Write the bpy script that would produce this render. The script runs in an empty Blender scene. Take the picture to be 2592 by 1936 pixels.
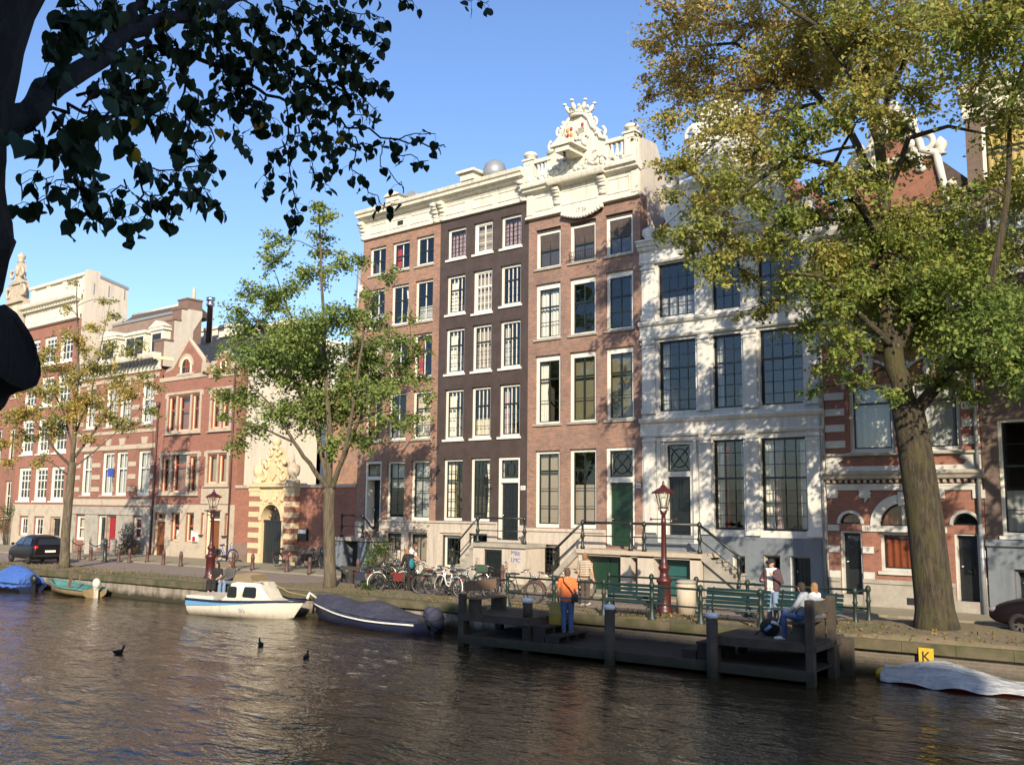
import bpy, bmesh, math, random
from math import sin, cos, pi, radians, sqrt, atan2
from mathutils import Vector as V, Matrix, noise
random.seed(7)
SC = bpy.context.scene
COL = SC.collection
YF = 32.7          # the house fronts stand on this line, x runs along the canal, z = 0 is the far quay
CAMZ = 3.2
WATER = -0.85
# ---------------------------------------------------------------- photo pixel <-> place (used for laying things out at their real spot)
_a, _p, _r, FPX = radians(39.43), radians(7.31), radians(.538), 2450.
F_ = V((-sin(_a)*cos(_p), cos(_a)*cos(_p), sin(_p)))
_R0 = V((cos(_a), sin(_a), 0)); _U0 = _R0.cross(F_)
R_ = _R0*cos(_r) + _U0*sin(_r); U_ = _U0*cos(_r) - _R0*sin(_r)
def ray(x, y): return F_*FPX + R_*(x-1296) - U_*(y-968)
def onz(x, y, z=0.): d = ray(x, y); return d*((z-CAMZ)/d.z) + V((0, 0, CAMZ))
def ony(x, y, Y): d = ray(x, y); return d*(Y/d.y) + V((0, 0, CAMZ))
def pxof(p): q = V(p)-V((0, 0, CAMZ)); z = q.dot(F_); return 1296+FPX*q.dot(R_)/z, 968-FPX*q.dot(U_)/z
def atd(x, y, dist): return ray(x, y).normalized()*dist + V((0, 0, CAMZ))
def quay_y(x): return 23.75 + .076*(x+22)
# ---------------------------------------------------------------- materials
MATS = {}
def nt(name):
    m = bpy.data.materials.new(name); m.use_nodes = True
    t = m.node_tree; b = t.nodes['Principled BSDF']; MATS[name] = m
    return m, t, b
def N(t, kind, **kw):
    n = t.nodes.new('ShaderNode'+kind)
    for k, v in kw.items():
        if k in n.inputs: n.inputs[k].default_value = v
        else: setattr(n, k, v)
    return n
def rgba(c): return (c[0], c[1], c[2], 1)
def noise_tex(t, vec, scale, detail=4, rough=.55):
    n = N(t, 'TexNoise'); n.inputs['Scale'].default_value = scale; n.inputs['Detail'].default_value = detail; n.inputs['Roughness'].default_value = rough
    t.links.new(vec, n.inputs['Vector']); return n.outputs['Fac']
def ramp(t, fac, lo, hi):
    n = N(t, 'MapRange'); n.inputs['From Min'].default_value = lo; n.inputs['From Max'].default_value = hi
    t.links.new(fac, n.inputs['Value']); return n.outputs['Result']
def mix(t, fac, a, b, mode='MIX'):
    n = N(t, 'Mix', data_type='RGBA', blend_type=mode)
    for sock, v in ((n.inputs[0], fac), (n.inputs[6], a), (n.inputs[7], b)):
        if isinstance(v, (int, float)): sock.default_value = v
        elif isinstance(v, (tuple, list)): sock.default_value = rgba(v)
        else: t.links.new(v, sock)
    return n.outputs[2]
def bump(t, b, h, strength=.3, dist=.02):
    n = N(t, 'Bump'); n.inputs['Strength'].default_value = strength; n.inputs['Distance'].default_value = dist
    t.links.new(h, n.inputs['Height']); t.links.new(n.outputs[0], b.inputs['Normal'])
def mat(name, col, rough=.7, var=.25, scale=2.5, col2=None, patch=.0, metal=0., streak=False, bmp=.0, coat=0.):
    """painted, plastered, stone or metal surface: colour with fine grain, broad wear and optional rain streaks"""
    m, t, b = nt(name)
    b.inputs['Roughness'].default_value = rough; b.inputs['Metallic'].default_value = metal; b.inputs['Coat Weight'].default_value = coat
    tc = N(t, 'TexCoord').outputs['Object']
    f = noise_tex(t, tc, scale*4, 6, .65)
    c = mix(t, ramp(t, f, .3, .75), tuple(x*(1-var) for x in col), tuple(min(1, x*(1+var*.4)) for x in col))
    if col2:
        mp = N(t, 'Mapping'); t.links.new(tc, mp.inputs['Vector'])
        mp.inputs['Scale'].default_value = (3., 3., .35) if streak else (1, 1, 1)
        f2 = noise_tex(t, mp.outputs[0], scale, 5, .6)
        c = mix(t, ramp(t, f2, .62-patch, .85-patch*.6), c, col2)
    t.links.new(c, b.inputs['Base Color'])
    if bmp: bump(t, b, f, bmp, .02)
    return m
def brick(name, c1, c2, mortar, scale=1., dirt=(.1, .07, .06), damount=.15, flat=False, bw=.22, bh=.068):
    m, t, b = nt(name); b.inputs['Roughness'].default_value = .85
    tc = N(t, 'TexCoord').outputs['Object']
    sp = N(t, 'SeparateXYZ'); t.links.new(tc, sp.inputs[0])
    cb = N(t, 'CombineXYZ')
    if flat:
        t.links.new(sp.outputs[0], cb.inputs[0]); t.links.new(sp.outputs[1], cb.inputs[1])
    else:
        ad = N(t, 'Math', operation='ADD'); t.links.new(sp.outputs[0], ad.inputs[0]); t.links.new(sp.outputs[1], ad.inputs[1])
        t.links.new(ad.outputs[0], cb.inputs[0]); t.links.new(sp.outputs[2], cb.inputs[1])
    bt = N(t, 'TexBrick'); t.links.new(cb.outputs[0], bt.inputs['Vector'])
    for k, v in (('Scale', 1.), ('Mortar Size', .008*scale), ('Brick Width', bw*scale), ('Row Height', bh*scale), ('Bias', -.1)): bt.inputs[k].default_value = v
    bt.inputs['Color1'].default_value = rgba(c1); bt.inputs['Color2'].default_value = rgba(c2); bt.inputs['Mortar'].default_value = rgba(mortar)
    f = noise_tex(t, tc, .9, 6, .6); f2 = noise_tex(t, tc, 9, 3, .6)
    c = mix(t, ramp(t, f2, .25, .8), bt.outputs['Color'], mix(t, .5, bt.outputs['Color'], dirt), 'MIX')
    c = mix(t, ramp(t, f, .62-damount, .95), c, dirt)
    t.links.new(c, b.inputs['Base Color']); bump(t, b, bt.outputs['Fac'], -.35, .01)
    return m
def plain(name, col, rough=.5, metal=0., coat=0.):
    m, t, b = nt(name); b.inputs['Base Color'].default_value = rgba(col); b.inputs['Roughness'].default_value = rough
    b.inputs['Metallic'].default_value = metal; b.inputs['Coat Weight'].default_value = coat
    tc = N(t, 'TexCoord').outputs['Object']
    c = mix(t, ramp(t, noise_tex(t, tc, 14, 4), .3, .8), tuple(x*.75 for x in col), col); t.links.new(c, b.inputs['Base Color'])
    return m
def glass(name, tint=(.88, .9, .9), dusty=.12, refl=1.):
    """an old window pane: clear, a little wavy, reflecting by its angle"""
    m, t, b = nt(name); out = t.nodes['Material Output']
    tr = N(t, 'BsdfTransparent'); tr.inputs[0].default_value = rgba(tint)
    gl = N(t, 'BsdfGlossy'); gl.inputs['Roughness'].default_value = .02; gl.inputs[0].default_value = (.9, .95, 1, 1)
    tc = N(t, 'TexCoord').outputs['Object']; nb = N(t, 'Bump'); nb.inputs['Strength'].default_value = .12; nb.inputs['Distance'].default_value = .05
    t.links.new(noise_tex(t, tc, 1.6, 2), nb.inputs['Height']); t.links.new(nb.outputs[0], gl.inputs['Normal'])
    lw = N(t, 'LayerWeight'); lw.inputs['Blend'].default_value = .5; t.links.new(nb.outputs[0], lw.inputs['Normal'])
    pw = N(t, 'Math', operation='POWER'); t.links.new(lw.outputs['Facing'], pw.inputs[0]); pw.inputs[1].default_value = 4.
    lw = N(t, 'Math', operation='MULTIPLY_ADD'); t.links.new(pw.outputs[0], lw.inputs[0]); lw.inputs[1].default_value = .8; lw.inputs[2].default_value = .085*refl
    mx = N(t, 'MixShader'); t.links.new(lw.outputs[0], mx.inputs[0]); t.links.new(tr.outputs[0], mx.inputs[1]); t.links.new(gl.outputs[0], mx.inputs[2])
    t.links.new(mx.outputs[0], out.inputs['Surface']); return m
def leaf_mat(name, cols, nscale=.35, trans=.45, zgrad=None, contrast=.18):
    """leaf blades: each leaf its own tint, turning by whole boughs, light passes through"""
    m, t, b = nt(name); out = t.nodes['Material Output']
    g = N(t, 'NewGeometry'); tc = N(t, 'TexCoord').outputs['Object']
    f = noise_tex(t, tc, nscale, 3, .6)
    ad = N(t, 'Math', operation='MULTIPLY_ADD'); t.links.new(g.outputs['Random Per Island'], ad.inputs[0]); ad.inputs[1].default_value = contrast*2
    s = ramp(t, f, .3, .7); 
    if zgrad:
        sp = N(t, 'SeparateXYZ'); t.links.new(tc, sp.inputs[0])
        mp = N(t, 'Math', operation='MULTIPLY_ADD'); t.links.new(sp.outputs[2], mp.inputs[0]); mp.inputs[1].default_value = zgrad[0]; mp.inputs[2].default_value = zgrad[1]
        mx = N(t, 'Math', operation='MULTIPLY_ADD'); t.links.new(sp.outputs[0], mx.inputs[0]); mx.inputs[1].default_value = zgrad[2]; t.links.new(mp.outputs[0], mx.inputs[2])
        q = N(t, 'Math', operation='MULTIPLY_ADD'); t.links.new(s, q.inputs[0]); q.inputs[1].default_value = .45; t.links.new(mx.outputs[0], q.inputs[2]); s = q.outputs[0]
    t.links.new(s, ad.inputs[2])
    su = N(t, 'Math', operation='SUBTRACT'); t.links.new(ad.outputs[0], su.inputs[0]); su.inputs[1].default_value = contrast
    cr = N(t, 'ValToRGB'); t.links.new(su.outputs[0], cr.inputs[0])
    e = cr.color_ramp.elements
    e[0].position = 0; e[0].color = rgba(cols[0]); e[1].position = 1; e[1].color = rgba(cols[-1])
    for i, c in enumerate(cols[1:-1]): k = e.new((i+1)/(len(cols)-1)); k.color = rgba(c)
    t.links.new(cr.outputs[0], b.inputs['Base Color']); b.inputs['Roughness'].default_value = .6; b.inputs['Specular IOR Level'].default_value = .3
    tl = N(t, 'BsdfTranslucent'); t.links.new(cr.outputs[0], tl.inputs[0])
    mx = N(t, 'MixShader'); mx.inputs[0].default_value = trans; t.links.new(b.outputs[0], mx.inputs[1]); t.links.new(tl.outputs[0], mx.inputs[2])
    t.links.new(mx.outputs[0], out.inputs['Surface']); return m
# ---------------------------------------------------------------- mesh builder
class MB:
    def __init__(s, T=None): s.v = []; s.f = []; s.m = []; s.s = []; s.T = T
    def add(s, vs, fs, m=0, sm=False):
        o = len(s.v)
        s.v += [tuple(s.T @ V(p)) for p in vs] if s.T else [tuple(p) for p in vs]
        for f in fs: s.f.append([o+i for i in f]); s.m.append(m); s.s.append(sm)
        return s
    def box(s, a, b, m=0):
        x0, x1 = sorted((a[0], b[0])); y0, y1 = sorted((a[1], b[1])); z0, z1 = sorted((a[2], b[2]))
        return s.add([(x0, y0, z0), (x1, y0, z0), (x1, y1, z0), (x0, y1, z0), (x0, y0, z1), (x1, y0, z1), (x1, y1, z1), (x0, y1, z1)],
              [(0, 3, 2, 1), (4, 5, 6, 7), (0, 1, 5, 4), (1, 2, 6, 5), (2, 3, 7, 6), (3, 0, 4, 7)], m)
    def bar(s, p, q, w, h, m=0, up=(0, 0, 1)):
        p, q = V(p), V(q); d = (q-p).normalized(); u = V(up)
        if abs(d.dot(u)) > .98: u = V((0, 1, 0))
        x = d.cross(u).normalized()*w/2; y = x.cross(d).normalized()*h/2
        vs = [p-x-y, p+x-y, p+x+y, p-x+y, q-x-y, q+x-y, q+x+y, q-x+y]
        return s.add(vs, [(0, 3, 2, 1), (4, 5, 6, 7), (0, 1, 5, 4), (1, 2, 6, 5), (2, 3, 7, 6), (3, 0, 4, 7)], m)
    def tube(s, pts, r, n=8, m=0, caps=True, sm=True):
        pts = [V(p) for p in pts]; k = len(pts)
        rs = r if isinstance(r, (list, tuple)) else [r]*k
        vs = []; prev = None
        for i, p in enumerate(pts):
            d = (pts[min(i+1, k-1)]-pts[max(i-1, 0)])
            d = d.normalized() if d.length > 1e-9 else V((0, 0, 1))
            if prev is None: u = d.orthogonal().normalized()
            else:
                u = prev-d*prev.dot(d); u = u.normalized() if u.length > 1e-6 else d.orthogonal().normalized()
            prev = u; w = d.cross(u)
            vs += [p+(u*cos(2*pi*j/n)+w*sin(2*pi*j/n))*rs[i] for j in range(n)]
        fs = [(i*n+j, i*n+(j+1) % n, (i+1)*n+(j+1) % n, (i+1)*n+j) for i in range(k-1) for j in range(n)]
        s.add(vs, fs, m, sm)
        if caps:
            o = len(s.v)-len(vs)
            s.f.append([o+j for j in range(n)][::-1]); s.m.append(m); s.s.append(False)
            s.f.append([o+(k-1)*n+j for j in range(n)]); s.m.append(m); s.s.append(False)
        return s
    def lathe(s, c, prof, n=14, m=0, sm=True):
        vs = [(c[0]+r*cos(2*pi*j/n), c[1]+r*sin(2*pi*j/n), c[2]+z) for r, z in prof for j in range(n)]
        k = len(prof)
        s.add(vs, [(i*n+j, i*n+(j+1) % n, (i+1)*n+(j+1) % n, (i+1)*n+j) for i in range(k-1) for j in range(n)] + [tuple(range(n))[::-1], tuple((k-1)*n+j for j in range(n))], m, sm)
        return s
    def ball(s, c, r, nu=10, nv=7, m=0):
        r = r if isinstance(r, (list, tuple)) else (r, r, r)
        vs = [(c[0], c[1], c[2]-r[2])]+[(c[0]+r[0]*sin(pi*i/nv)*cos(2*pi*j/nu), c[1]+r[1]*sin(pi*i/nv)*sin(2*pi*j/nu), c[2]-r[2]*cos(pi*i/nv)) for i in range(1, nv) for j in range(nu)]+[(c[0], c[1], c[2]+r[2])]
        fs = [(0, 1+(j+1) % nu, 1+j) for j in range(nu)]
        fs += [(1+i*nu+j, 1+i*nu+(j+1) % nu, 1+(i+1)*nu+(j+1) % nu, 1+(i+1)*nu+j) for i in range(nv-2) for j in range(nu)]
        e = len(vs)-1; o = 1+(nv-2)*nu
        fs += [(e, o+j, o+(j+1) % nu) for j in range(nu)]
        return s.add(vs, fs, m, True)
    def prism(s, poly, y0, y1, m=0, axis='y'):
        """outline (a, b) drawn in the facade plane and given thickness; axis x: outline is (y, z)"""
        k = len(poly)
        if axis == 'y': A = [(a, y0, b) for a, b in poly]+[(a, y1, b) for a, b in poly]
        elif axis == 'x': A = [(y0, a, b) for a, b in poly]+[(y1, a, b) for a, b in poly]
        else: A = [(a, b, y0) for a, b in poly]+[(a, b, y1) for a, b in poly]
        return s.add(A, [tuple(range(k)), tuple(range(2*k-1, k-1, -1))]+[(i, (i+1) % k, k+(i+1) % k, k+i) for i in range(k)], m)
    def torus(s, c, R, r, axis='y', n=24, k=6, m=0, a0=0, a1=2*pi):
        full = abs(a1-a0-2*pi) < 1e-6
        pts = []
        for i in range(n+1):
            a = a0+(a1-a0)*i/n
            pts.append((c[0]+R*cos(a), c[1], c[2]+R*sin(a)) if axis == 'y' else ((c[0]+R*cos(a), c[1]+R*sin(a), c[2]) if axis == 'z' else (c[0], c[1]+R*cos(a), c[2]+R*sin(a))))
        return s.tube(pts, r, k, m, caps=not full)
    def loft(s, rings, m=0, sm=True, closed=True, caps=True):
        n = len(rings[0]); vs = [p for r in rings for p in r]; k = len(rings)
        e = n if closed else n-1
        s.add(vs, [(i*n+j, i*n+(j+1) % n, (i+1)*n+(j+1) % n, (i+1)*n+j) for i in range(k-1) for j in range(e)], m, sm)
        if caps: s.add(rings[0], [tuple(range(n))[::-1]], m); s.add(rings[-1], [tuple(range(n))], m)
        return s
    def mesh(s, name, mats, fix=True):
        me = bpy.data.meshes.new(name); me.from_pydata(s.v, [], s.f)
        for q in (mats if isinstance(mats, (list, tuple)) else [mats]): me.materials.append(MATS[q] if isinstance(q, str) else q)
        me.polygons.foreach_set('material_index', s.m); me.polygons.foreach_set('use_smooth', s.s)
        if fix and len(s.f) < 9000:
            b = bmesh.new(); b.from_mesh(me); bmesh.ops.recalc_face_normals(b, faces=b.faces); b.to_mesh(me); b.free()
        me.update(); return me
    def build(s, name, mats, parent=None, world=True, fix=True):
        return link(name, s.mesh(name, mats, fix), parent, world)
def link(name, data, parent=None, world=True):
    o = bpy.data.objects.new(name, data); COL.objects.link(o)
    if parent:
        o.parent = parent
        if world and parent.parent is None: o.matrix_parent_inverse = parent.matrix_basis.inverted()
    return o
def tag(o, label=None, cat=None, group=None, kind=None):
    for k, v in (('label', label), ('category', cat), ('group', group), ('kind', kind)):
        if v: o[k] = v
    return o
def empty(name, loc, label, cat, group=None, rz=0, kind=None):
    o = bpy.data.objects.new(name, None); COL.objects.link(o); o.empty_display_size = .2
    o.location = loc; o.rotation_euler = (0, 0, rz); return tag(o, label, cat, group, kind)
def copy_tree(o, loc, rz=0, label=None, scale=None):
    def rec(s, p):
        c = s.copy(); COL.objects.link(c)
        if p: c.parent = p; c.matrix_parent_inverse = s.matrix_parent_inverse.copy()
        for ch in s.children: rec(ch, c)
        return c
    r = rec(o, None); r.location = loc; r.rotation_euler = (0, 0, rz)
    if scale: r.scale = (scale,)*3
    if label: r['label'] = label
    return r
def text(name, body, size, loc, rot, m, parent, world=True, ext=.002):
    cu = bpy.data.curves.new(name, 'FONT'); cu.body = body; cu.size = size; cu.extrude = ext; cu.align_x = 'CENTER'; cu.align_y = 'CENTER'
    t = bpy.data.objects.new(name, cu); COL.objects.link(t)
    dg = bpy.context.evaluated_depsgraph_get(); me = bpy.data.meshes.new_from_object(t.evaluated_get(dg)); me.name = name
    bpy.data.objects.remove(t)
    me.materials.clear(); me.materials.append(MATS[m])
    me.transform(Matrix.Translation(loc) @ Matrix.Rotation(rot[2], 4, 'Z') @ Matrix.Rotation(rot[1], 4, 'Y') @ Matrix.Rotation(rot[0], 4, 'X'))
    return link(name, me, parent, world)
def waterline(name, z0, z1, c):
    """algae and wet staining that stops a little above the water"""
    t = MATS[name].node_tree; b = t.nodes['Principled BSDF']; tc = N(t, 'TexCoord').outputs['Object']; sp = N(t, 'SeparateXYZ'); t.links.new(tc, sp.inputs[0])
    ad = N(t, 'Math', operation='MULTIPLY_ADD'); t.links.new(noise_tex(t, tc, 2.5, 4), ad.inputs[0]); ad.inputs[1].default_value = -.35; t.links.new(sp.outputs[2], ad.inputs[2])
    f = ramp(t, ad.outputs[0], z1-.175, z0-.175); src = b.inputs['Base Color'].links[0].from_socket; t.links.new(mix(t, f, src, c), b.inputs['Base Color'])
# ---- the palette
brick('brick_umber', (.155, .108, .085), (.11, .08, .066), (.16, .13, .11), damount=.15)
brick('brick_orange', (.42, .19, .09), (.20, .125, .115), (.30, .25, .21), damount=.14)
brick('brick_house', (.37, .185, .115), (.20, .12, .10), (.30, .25, .21), damount=.18)
brick('brick_red', (.36, .125, .075), (.27, .10, .07), (.28, .18, .14), damount=.08)
brick('brick_garden', (.40, .13, .065), (.27, .085, .055), (.30, .20, .15), damount=.12)
brick('brick_dark', (.20, .11, .08), (.13, .075, .06), (.22, .18, .15), damount=.1)
brick('brick_band', (.33, .12, .07), (.24, .09, .06), (.26, .16, .12), damount=.1)
brick('brick_brown', (.26, .17, .125), (.19, .125, .095), (.25, .21, .18), damount=.15)
brick('brick_quay', (.20, .15, .125), (.13, .10, .085), (.24, .21, .18), dirt=(.085, .08, .05), damount=.3, scale=1.2)
brick('paver', (.27, .215, .18), (.20, .165, .145), (.15, .12, .10), dirt=(.17, .145, .115), damount=.2, flat=True, bw=.21, bh=.105)
brick('paver_walk', (.30, .255, .20), (.25, .21, .17), (.17, .15, .10), dirt=(.20, .185, .10), damount=.3, flat=True, bw=.3, bh=.3)
mat('paint_dark', (.052, .036, .033), .75, .2, 2, (.066, .048, .045), .2)
mat('paint_white', (.72, .70, .62), .55, .08, 2.5, (.54, .51, .44), .08, streak=True)
mat('cornice_white', (.66, .63, .53), .6, .12, 2.5, (.42, .385, .30), .14, streak=True)
mat('plaster_white', (.63, .62, .57), .7, .1, 1.2, (.42, .40, .35), .12, streak=True)
mat('plaster_grey', (.50, .44, .37), .8, .15, 1.5, (.33, .285, .23), .15, streak=True)
mat('plaster_cream', (.62, .58, .50), .8, .08, 1., (.48, .44, .36), .1, streak=True)
mat('plaster_side', (.50, .45, .38), .85, .1, 1., (.38, .34, .28), .15, streak=True)
mat('plinth_blue', (.16, .185, .21), .75, .15, 1.5, (.11, .125, .14), .15, streak=True)
mat('stone_sand', (.46, .39, .30), .85, .2, 2, (.26, .22, .17), .1, bmp=.3)
mat('stone_yellow', (.62, .49, .30), .8, .15, 3, (.40, .30, .17), .05, bmp=.3)
mat('stone_grey', (.36, .33, .28), .85, .2, 2, (.19, .17, .14), .15, bmp=.3)
mat('stone_moss', (.17, .135, .085), .95, .4, 2.2, (.055, .058, .022), .35, bmp=.6)
mat('band_white', (.55, .54, .49), .7, .12, 2, (.38, .36, .32), .15)
mat('sash_green', (.014, .022, .018), .35, .2)
mat('sash_black', (.016, .018, .02), .35, .2)
mat('frame_cream', (.74, .62, .42), .5, .08)
mat('frame_red', (.40, .10, .06), .5, .1)
mat('door_green', (.012, .04, .022), .3, .15)
mat('door_black', (.012, .016, .018), .3, .15)
mat('door_wood', (.20, .075, .03), .45, .25, 3)
mat('door_redpaint', (.30, .02, .025), .4, .15)
mat('iron_black', (.018, .022, .022), .4, .2)
mat('iron_green', (.012, .026, .02), .5, .25)
mat('iron_red', (.065, .012, .011), .4, .25, 3, (.05, .012, .011), .1, coat=.15)
mat('iron_maroon', (.095, .045, .038), .6, .25, 4, (.06, .035, .03), .15)
mat('slate', (.035, .04, .05), .5, .25, 4)
brick('roof_red', (.40, .12, .06), (.30, .085, .045), (.16, .05, .03), bw=.26, bh=.3, damount=.05)
brick('roof_dark', (.07, .055, .05), (.05, .045, .045), (.02, .02, .02), bw=.26, bh=.3, damount=.05)
mat('zinc', (.27, .29, .31), .45, .15, metal=.3)
mat('steel', (.62, .62, .62), .25, .1, metal=1); mat('steel_dull', (.20, .20, .20), .45, .2, metal=.7)
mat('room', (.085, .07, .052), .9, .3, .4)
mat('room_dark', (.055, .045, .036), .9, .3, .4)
mat('curtain_white', (.74, .71, .62), .9, .08)
mat('curtain_grey', (.45, .45, .42), .9, .1)
mat('curtain_red', (.42, .02, .015), .8, .15)
mat('curtain_orange', (.24, .055, .015), .8, .2)
mat('curtain_yellow', (.55, .40, .12), .8, .15)
mat('curtain_pink', (.42, .30, .30), .8, .15)
mat('blind_cream', (.66, .56, .38), .8, .05)
mat('blind_tan', (.36, .30, .23), .8, .1)
mat('blind_amber', (.40, .22, .07), .8, .2)
glass('pane_glass')
glass('lamp_glass', (.9, .9, .85))
plain('print_black', (.02, .02, .02), .6)
plain('print_blue', (.04, .09, .40), .6)
plain('print_white', (.8, .8, .76), .5)
plain('enamel_red', (.45, .02, .03), .4)
plain('enamel_gold', (.55, .30, .04), .4)
# ================================================================ houses
_init = MB.__init__
CURT = [None]
def _mb(s, T=None): _init(s, T if T is not None else CURT[0])
MB.__init__ = _mb
def rect_frame(b, u0, z0, u1, z1, w, y0, y1, m=0, wb=None):
    wb = w if wb is None else wb
    b.box((u0, y0, z0), (u0+w, y1, z1), m); b.box((u1-w, y0, z0), (u1, y1, z1), m)
    b.box((u0+w, y0, z1-w), (u1-w, y1, z1), m); b.box((u0+w, y0, z0), (u1-w, y1, z0+wb), m)
def drape(b, u0, u1, z0, z1, y, folds=7, amp=.035, m=0, gather=0.):
    n = max(6, int(folds*4)); vs = []
    for k, z in enumerate((z0, (z0+z1)/2, z1)):
        for i in range(n+1):
            f = i/n; u = u0+(u1-u0)*f
            if gather: u = u0+(u1-u0)*f*(1-gather*(1 if k == 1 else .35 if k == 0 else 0))
            vs.append((u, y+amp*sin(f*folds*2*pi+k*.3), z))
    b.add(vs, [(k*(n+1)+i, k*(n+1)+i+1, (k+1)*(n+1)+i+1, (k+1)*(n+1)+i) for k in range(2) for i in range(n)], m, True)
def window(root, u0, z0, u1, z1, fm='paint_white', sm='sash_green', cols=2, bars=((.5, 1),), cw=.1, curtain=None, sill='paint_white', Yf=YF, top=None, cb=None, split=1, label=None, mw=.026, vbar=None, rec=.06):
    top = cw if top is None else top; Y0 = Yf; Yf = Yf+rec
    s = .1 if sill else 0.
    b = MB(); y0, y1 = Yf+.06, Yf+.19
    b.box((u0, y0, z0+s), (u0+cw, y1, z1)); b.box((u1-cw, y0, z0+s), (u1, y1, z1)); b.box((u0+cw, y0, z1-top), (u1-cw, y1, z1))
    cb = cw if cb is None else cb
    if cb > 0: b.box((u0+cw, y0, z0+s), (u1-cw, y1, z0+s+cb))
    w = b.build('window', fm, root)
    if label: w['label'] = label
    a0, c0, a1, c1 = u0+cw, z0+s+cb, u1-cw, z1-top
    b = MB(); rect_frame(b, a0, c0, a1, c1, .045, Yf+.1, Yf+.15)
    if vbar:
        vb = MB()
        for i in range(1, cols): u = a0+(a1-a0)*i/cols; vb.box((u-.013, Yf+.098, c0+.045), (u+.013, Yf+.144, c1-.045))
        vb.build('glazing_bar', vbar, w)
    for i in range(1, 0 if vbar else cols):
        u = a0+(a1-a0)*i/cols; ww = .06 if (split == 2 and i*2 == cols) else mw
        b.box((u-ww/2, Yf+.105, c0+.045), (u+ww/2, Yf+.145, c1-.045))
    for f, th in bars:
        z = c0+(c1-c0)*f; hh = .075 if th else mw
        b.box((a0+.045, Yf+(.09 if th else .108), z-hh/2), (a1-.045, Yf+(.155 if th else .142), z+hh/2))
    b.build('sash', sm, w)
    b = MB(); b.add([(a0, Yf+.126, c0), (a1, Yf+.126, c0), (a1, Yf+.126, c1), (a0, Yf+.126, c1)], [(0, 1, 2, 3)]); b.build('pane', 'pane_glass', w, fix=False)
    if sill:
        b = MB(); b.box((u0-.07, Y0-.07, z0), (u1+.07, Yf+.18, z0+.098)); b.build('sill', sill, w)
    if curtain:
        for kind, m in (curtain if isinstance(curtain, list) else [curtain]):
            b = MB(); y = Yf+.30; W = a1-a0; H = c1-c0
            if kind == 'full': drape(b, a0-.1, a1+.1, c0-.05, c1+.05, y)
            elif kind == 'left': drape(b, a0-.12, a0+W*.42, c0-.05, c1+.05, y, 5, gather=.3)
            elif kind == 'right': drape(b, a1+.12, a1-W*.42, c0-.05, c1+.05, y, 5, gather=.3)
            elif kind == 'leftthin': drape(b, a0-.1, a0+W*.2, c0-.05, c1+.05, y, 3)
            elif kind == 'rightthin': drape(b, a1+.1, a1-W*.2, c0-.05, c1+.05, y, 3)
            elif kind == 'leftmid': drape(b, a0+W*.2, a0+W*.4, c0-.05, c1+.05, y+.06, 3, gather=.4)
            elif kind == 'blind': b.box((a0-.05, y-.01, c0-.03), (a1+.05, y, c1+.03))
            elif kind == 'low': drape(b, a0-.1, a1+.1, c0-.05, c0+H*.38, y, 8, .02)
            elif kind == 'high': b.box((a0-.05, y-.01, c0+H*.55), (a1+.05, y, c1+.03))
            b.build('blind' if kind in ('blind', 'high') else 'curtain', m, w)
    return w
def door(root, u0, z0, u1, z1, lint=None, leaf='door_green', fm='paint_white', cw=.12, Yf=YF, deep=.16, panels=2, rows=3, glazed=False, light=None, step=True):
    b = MB(); y0 = Yf+.05; y1 = Yf+.05+deep+.12
    zt = lint[0] if lint else z1-cw
    b.box((u0, y0, z0), (u0+cw, y1, z1)); b.box((u1-cw, y0, z0), (u1, y1, z1)); b.box((u0+cw, y0, z1-cw), (u1-cw, y1, z1))
    if lint: b.box((u0+cw, y0-.02, lint[0]), (u1-cw, y1, lint[1]))
    d = b.build('door', fm, root)
    b = MB(); y = Yf+.05+deep; a0, a1 = u0+cw, u1-cw
    b.box((a0, y, z0), (a1, y+.05, zt))
    pw = (a1-a0-.1)/panels; ph = (zt-z0-.2)/rows
    if not glazed:
        for i in range(panels):
            for k in range(rows):
                p0 = a0+.05+i*pw+.05; q0 = z0+.15+k*ph
                rect_frame(b, p0, q0, p0+pw-.1, q0+ph-.1, .03, y-.018, y-.001)
    b.build('leaf', leaf, d)
    if glazed:
        b = MB(); b.box((a0+.12, y-.012, z0+.8), (a1-.12, y-.004, zt-.12)); b.build('pane', 'pane_glass', d, fix=False)
    b = MB(); b.ball((a0+.1, y-.05, z0+1.05), .035); b.build('handle', 'steel', d)
    if lint:
        b = MB(); rect_frame(b, a0, lint[1], a1, z1-cw, .05, Yf+.11, Yf+.16)
        if light == 'x':
            cx, cz = (a0+a1)/2, (lint[1]+z1-cw)/2
            b.torus((cx, Yf+.13, cz), min(a1-a0, z1-lint[1])*.36, .02, 'y', 20, 5); b.bar((a0+.1, Yf+.13, lint[1]+.1), (a1-.1, Yf+.13, z1-cw-.1), .035, .035); b.bar((a1-.1, Yf+.13, lint[1]+.1), (a0+.1, Yf+.13, z1-cw-.1), .035, .035)
        elif light == 'lantern':
            cx, cz = (a0+a1)/2, (lint[1]+z1-cw)/2; rect_frame(b, cx-.22, cz-.28, cx+.22, cz+.24, .04, Yf+.11, Yf+.15)
            b.bar((a0, Yf+.13, cz), (cx-.22, Yf+.13, cz), .03, .03); b.bar((a1, Yf+.13, cz), (cx+.22, Yf+.13, cz), .03, .03); b.bar((cx, Yf+.13, z1-cw), (cx, Yf+.13, cz+.24), .03, .03)
        b.build('fanlight', 'sash_black', d)
        b = MB(); b.add([(a0, Yf+.14, lint[1]), (a1, Yf+.14, lint[1]), (a1, Yf+.14, z1-cw), (a0, Yf+.14, z1-cw)], [(0, 1, 2, 3)]); b.build('pane', 'pane_glass', d, fix=False)
    return d
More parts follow.
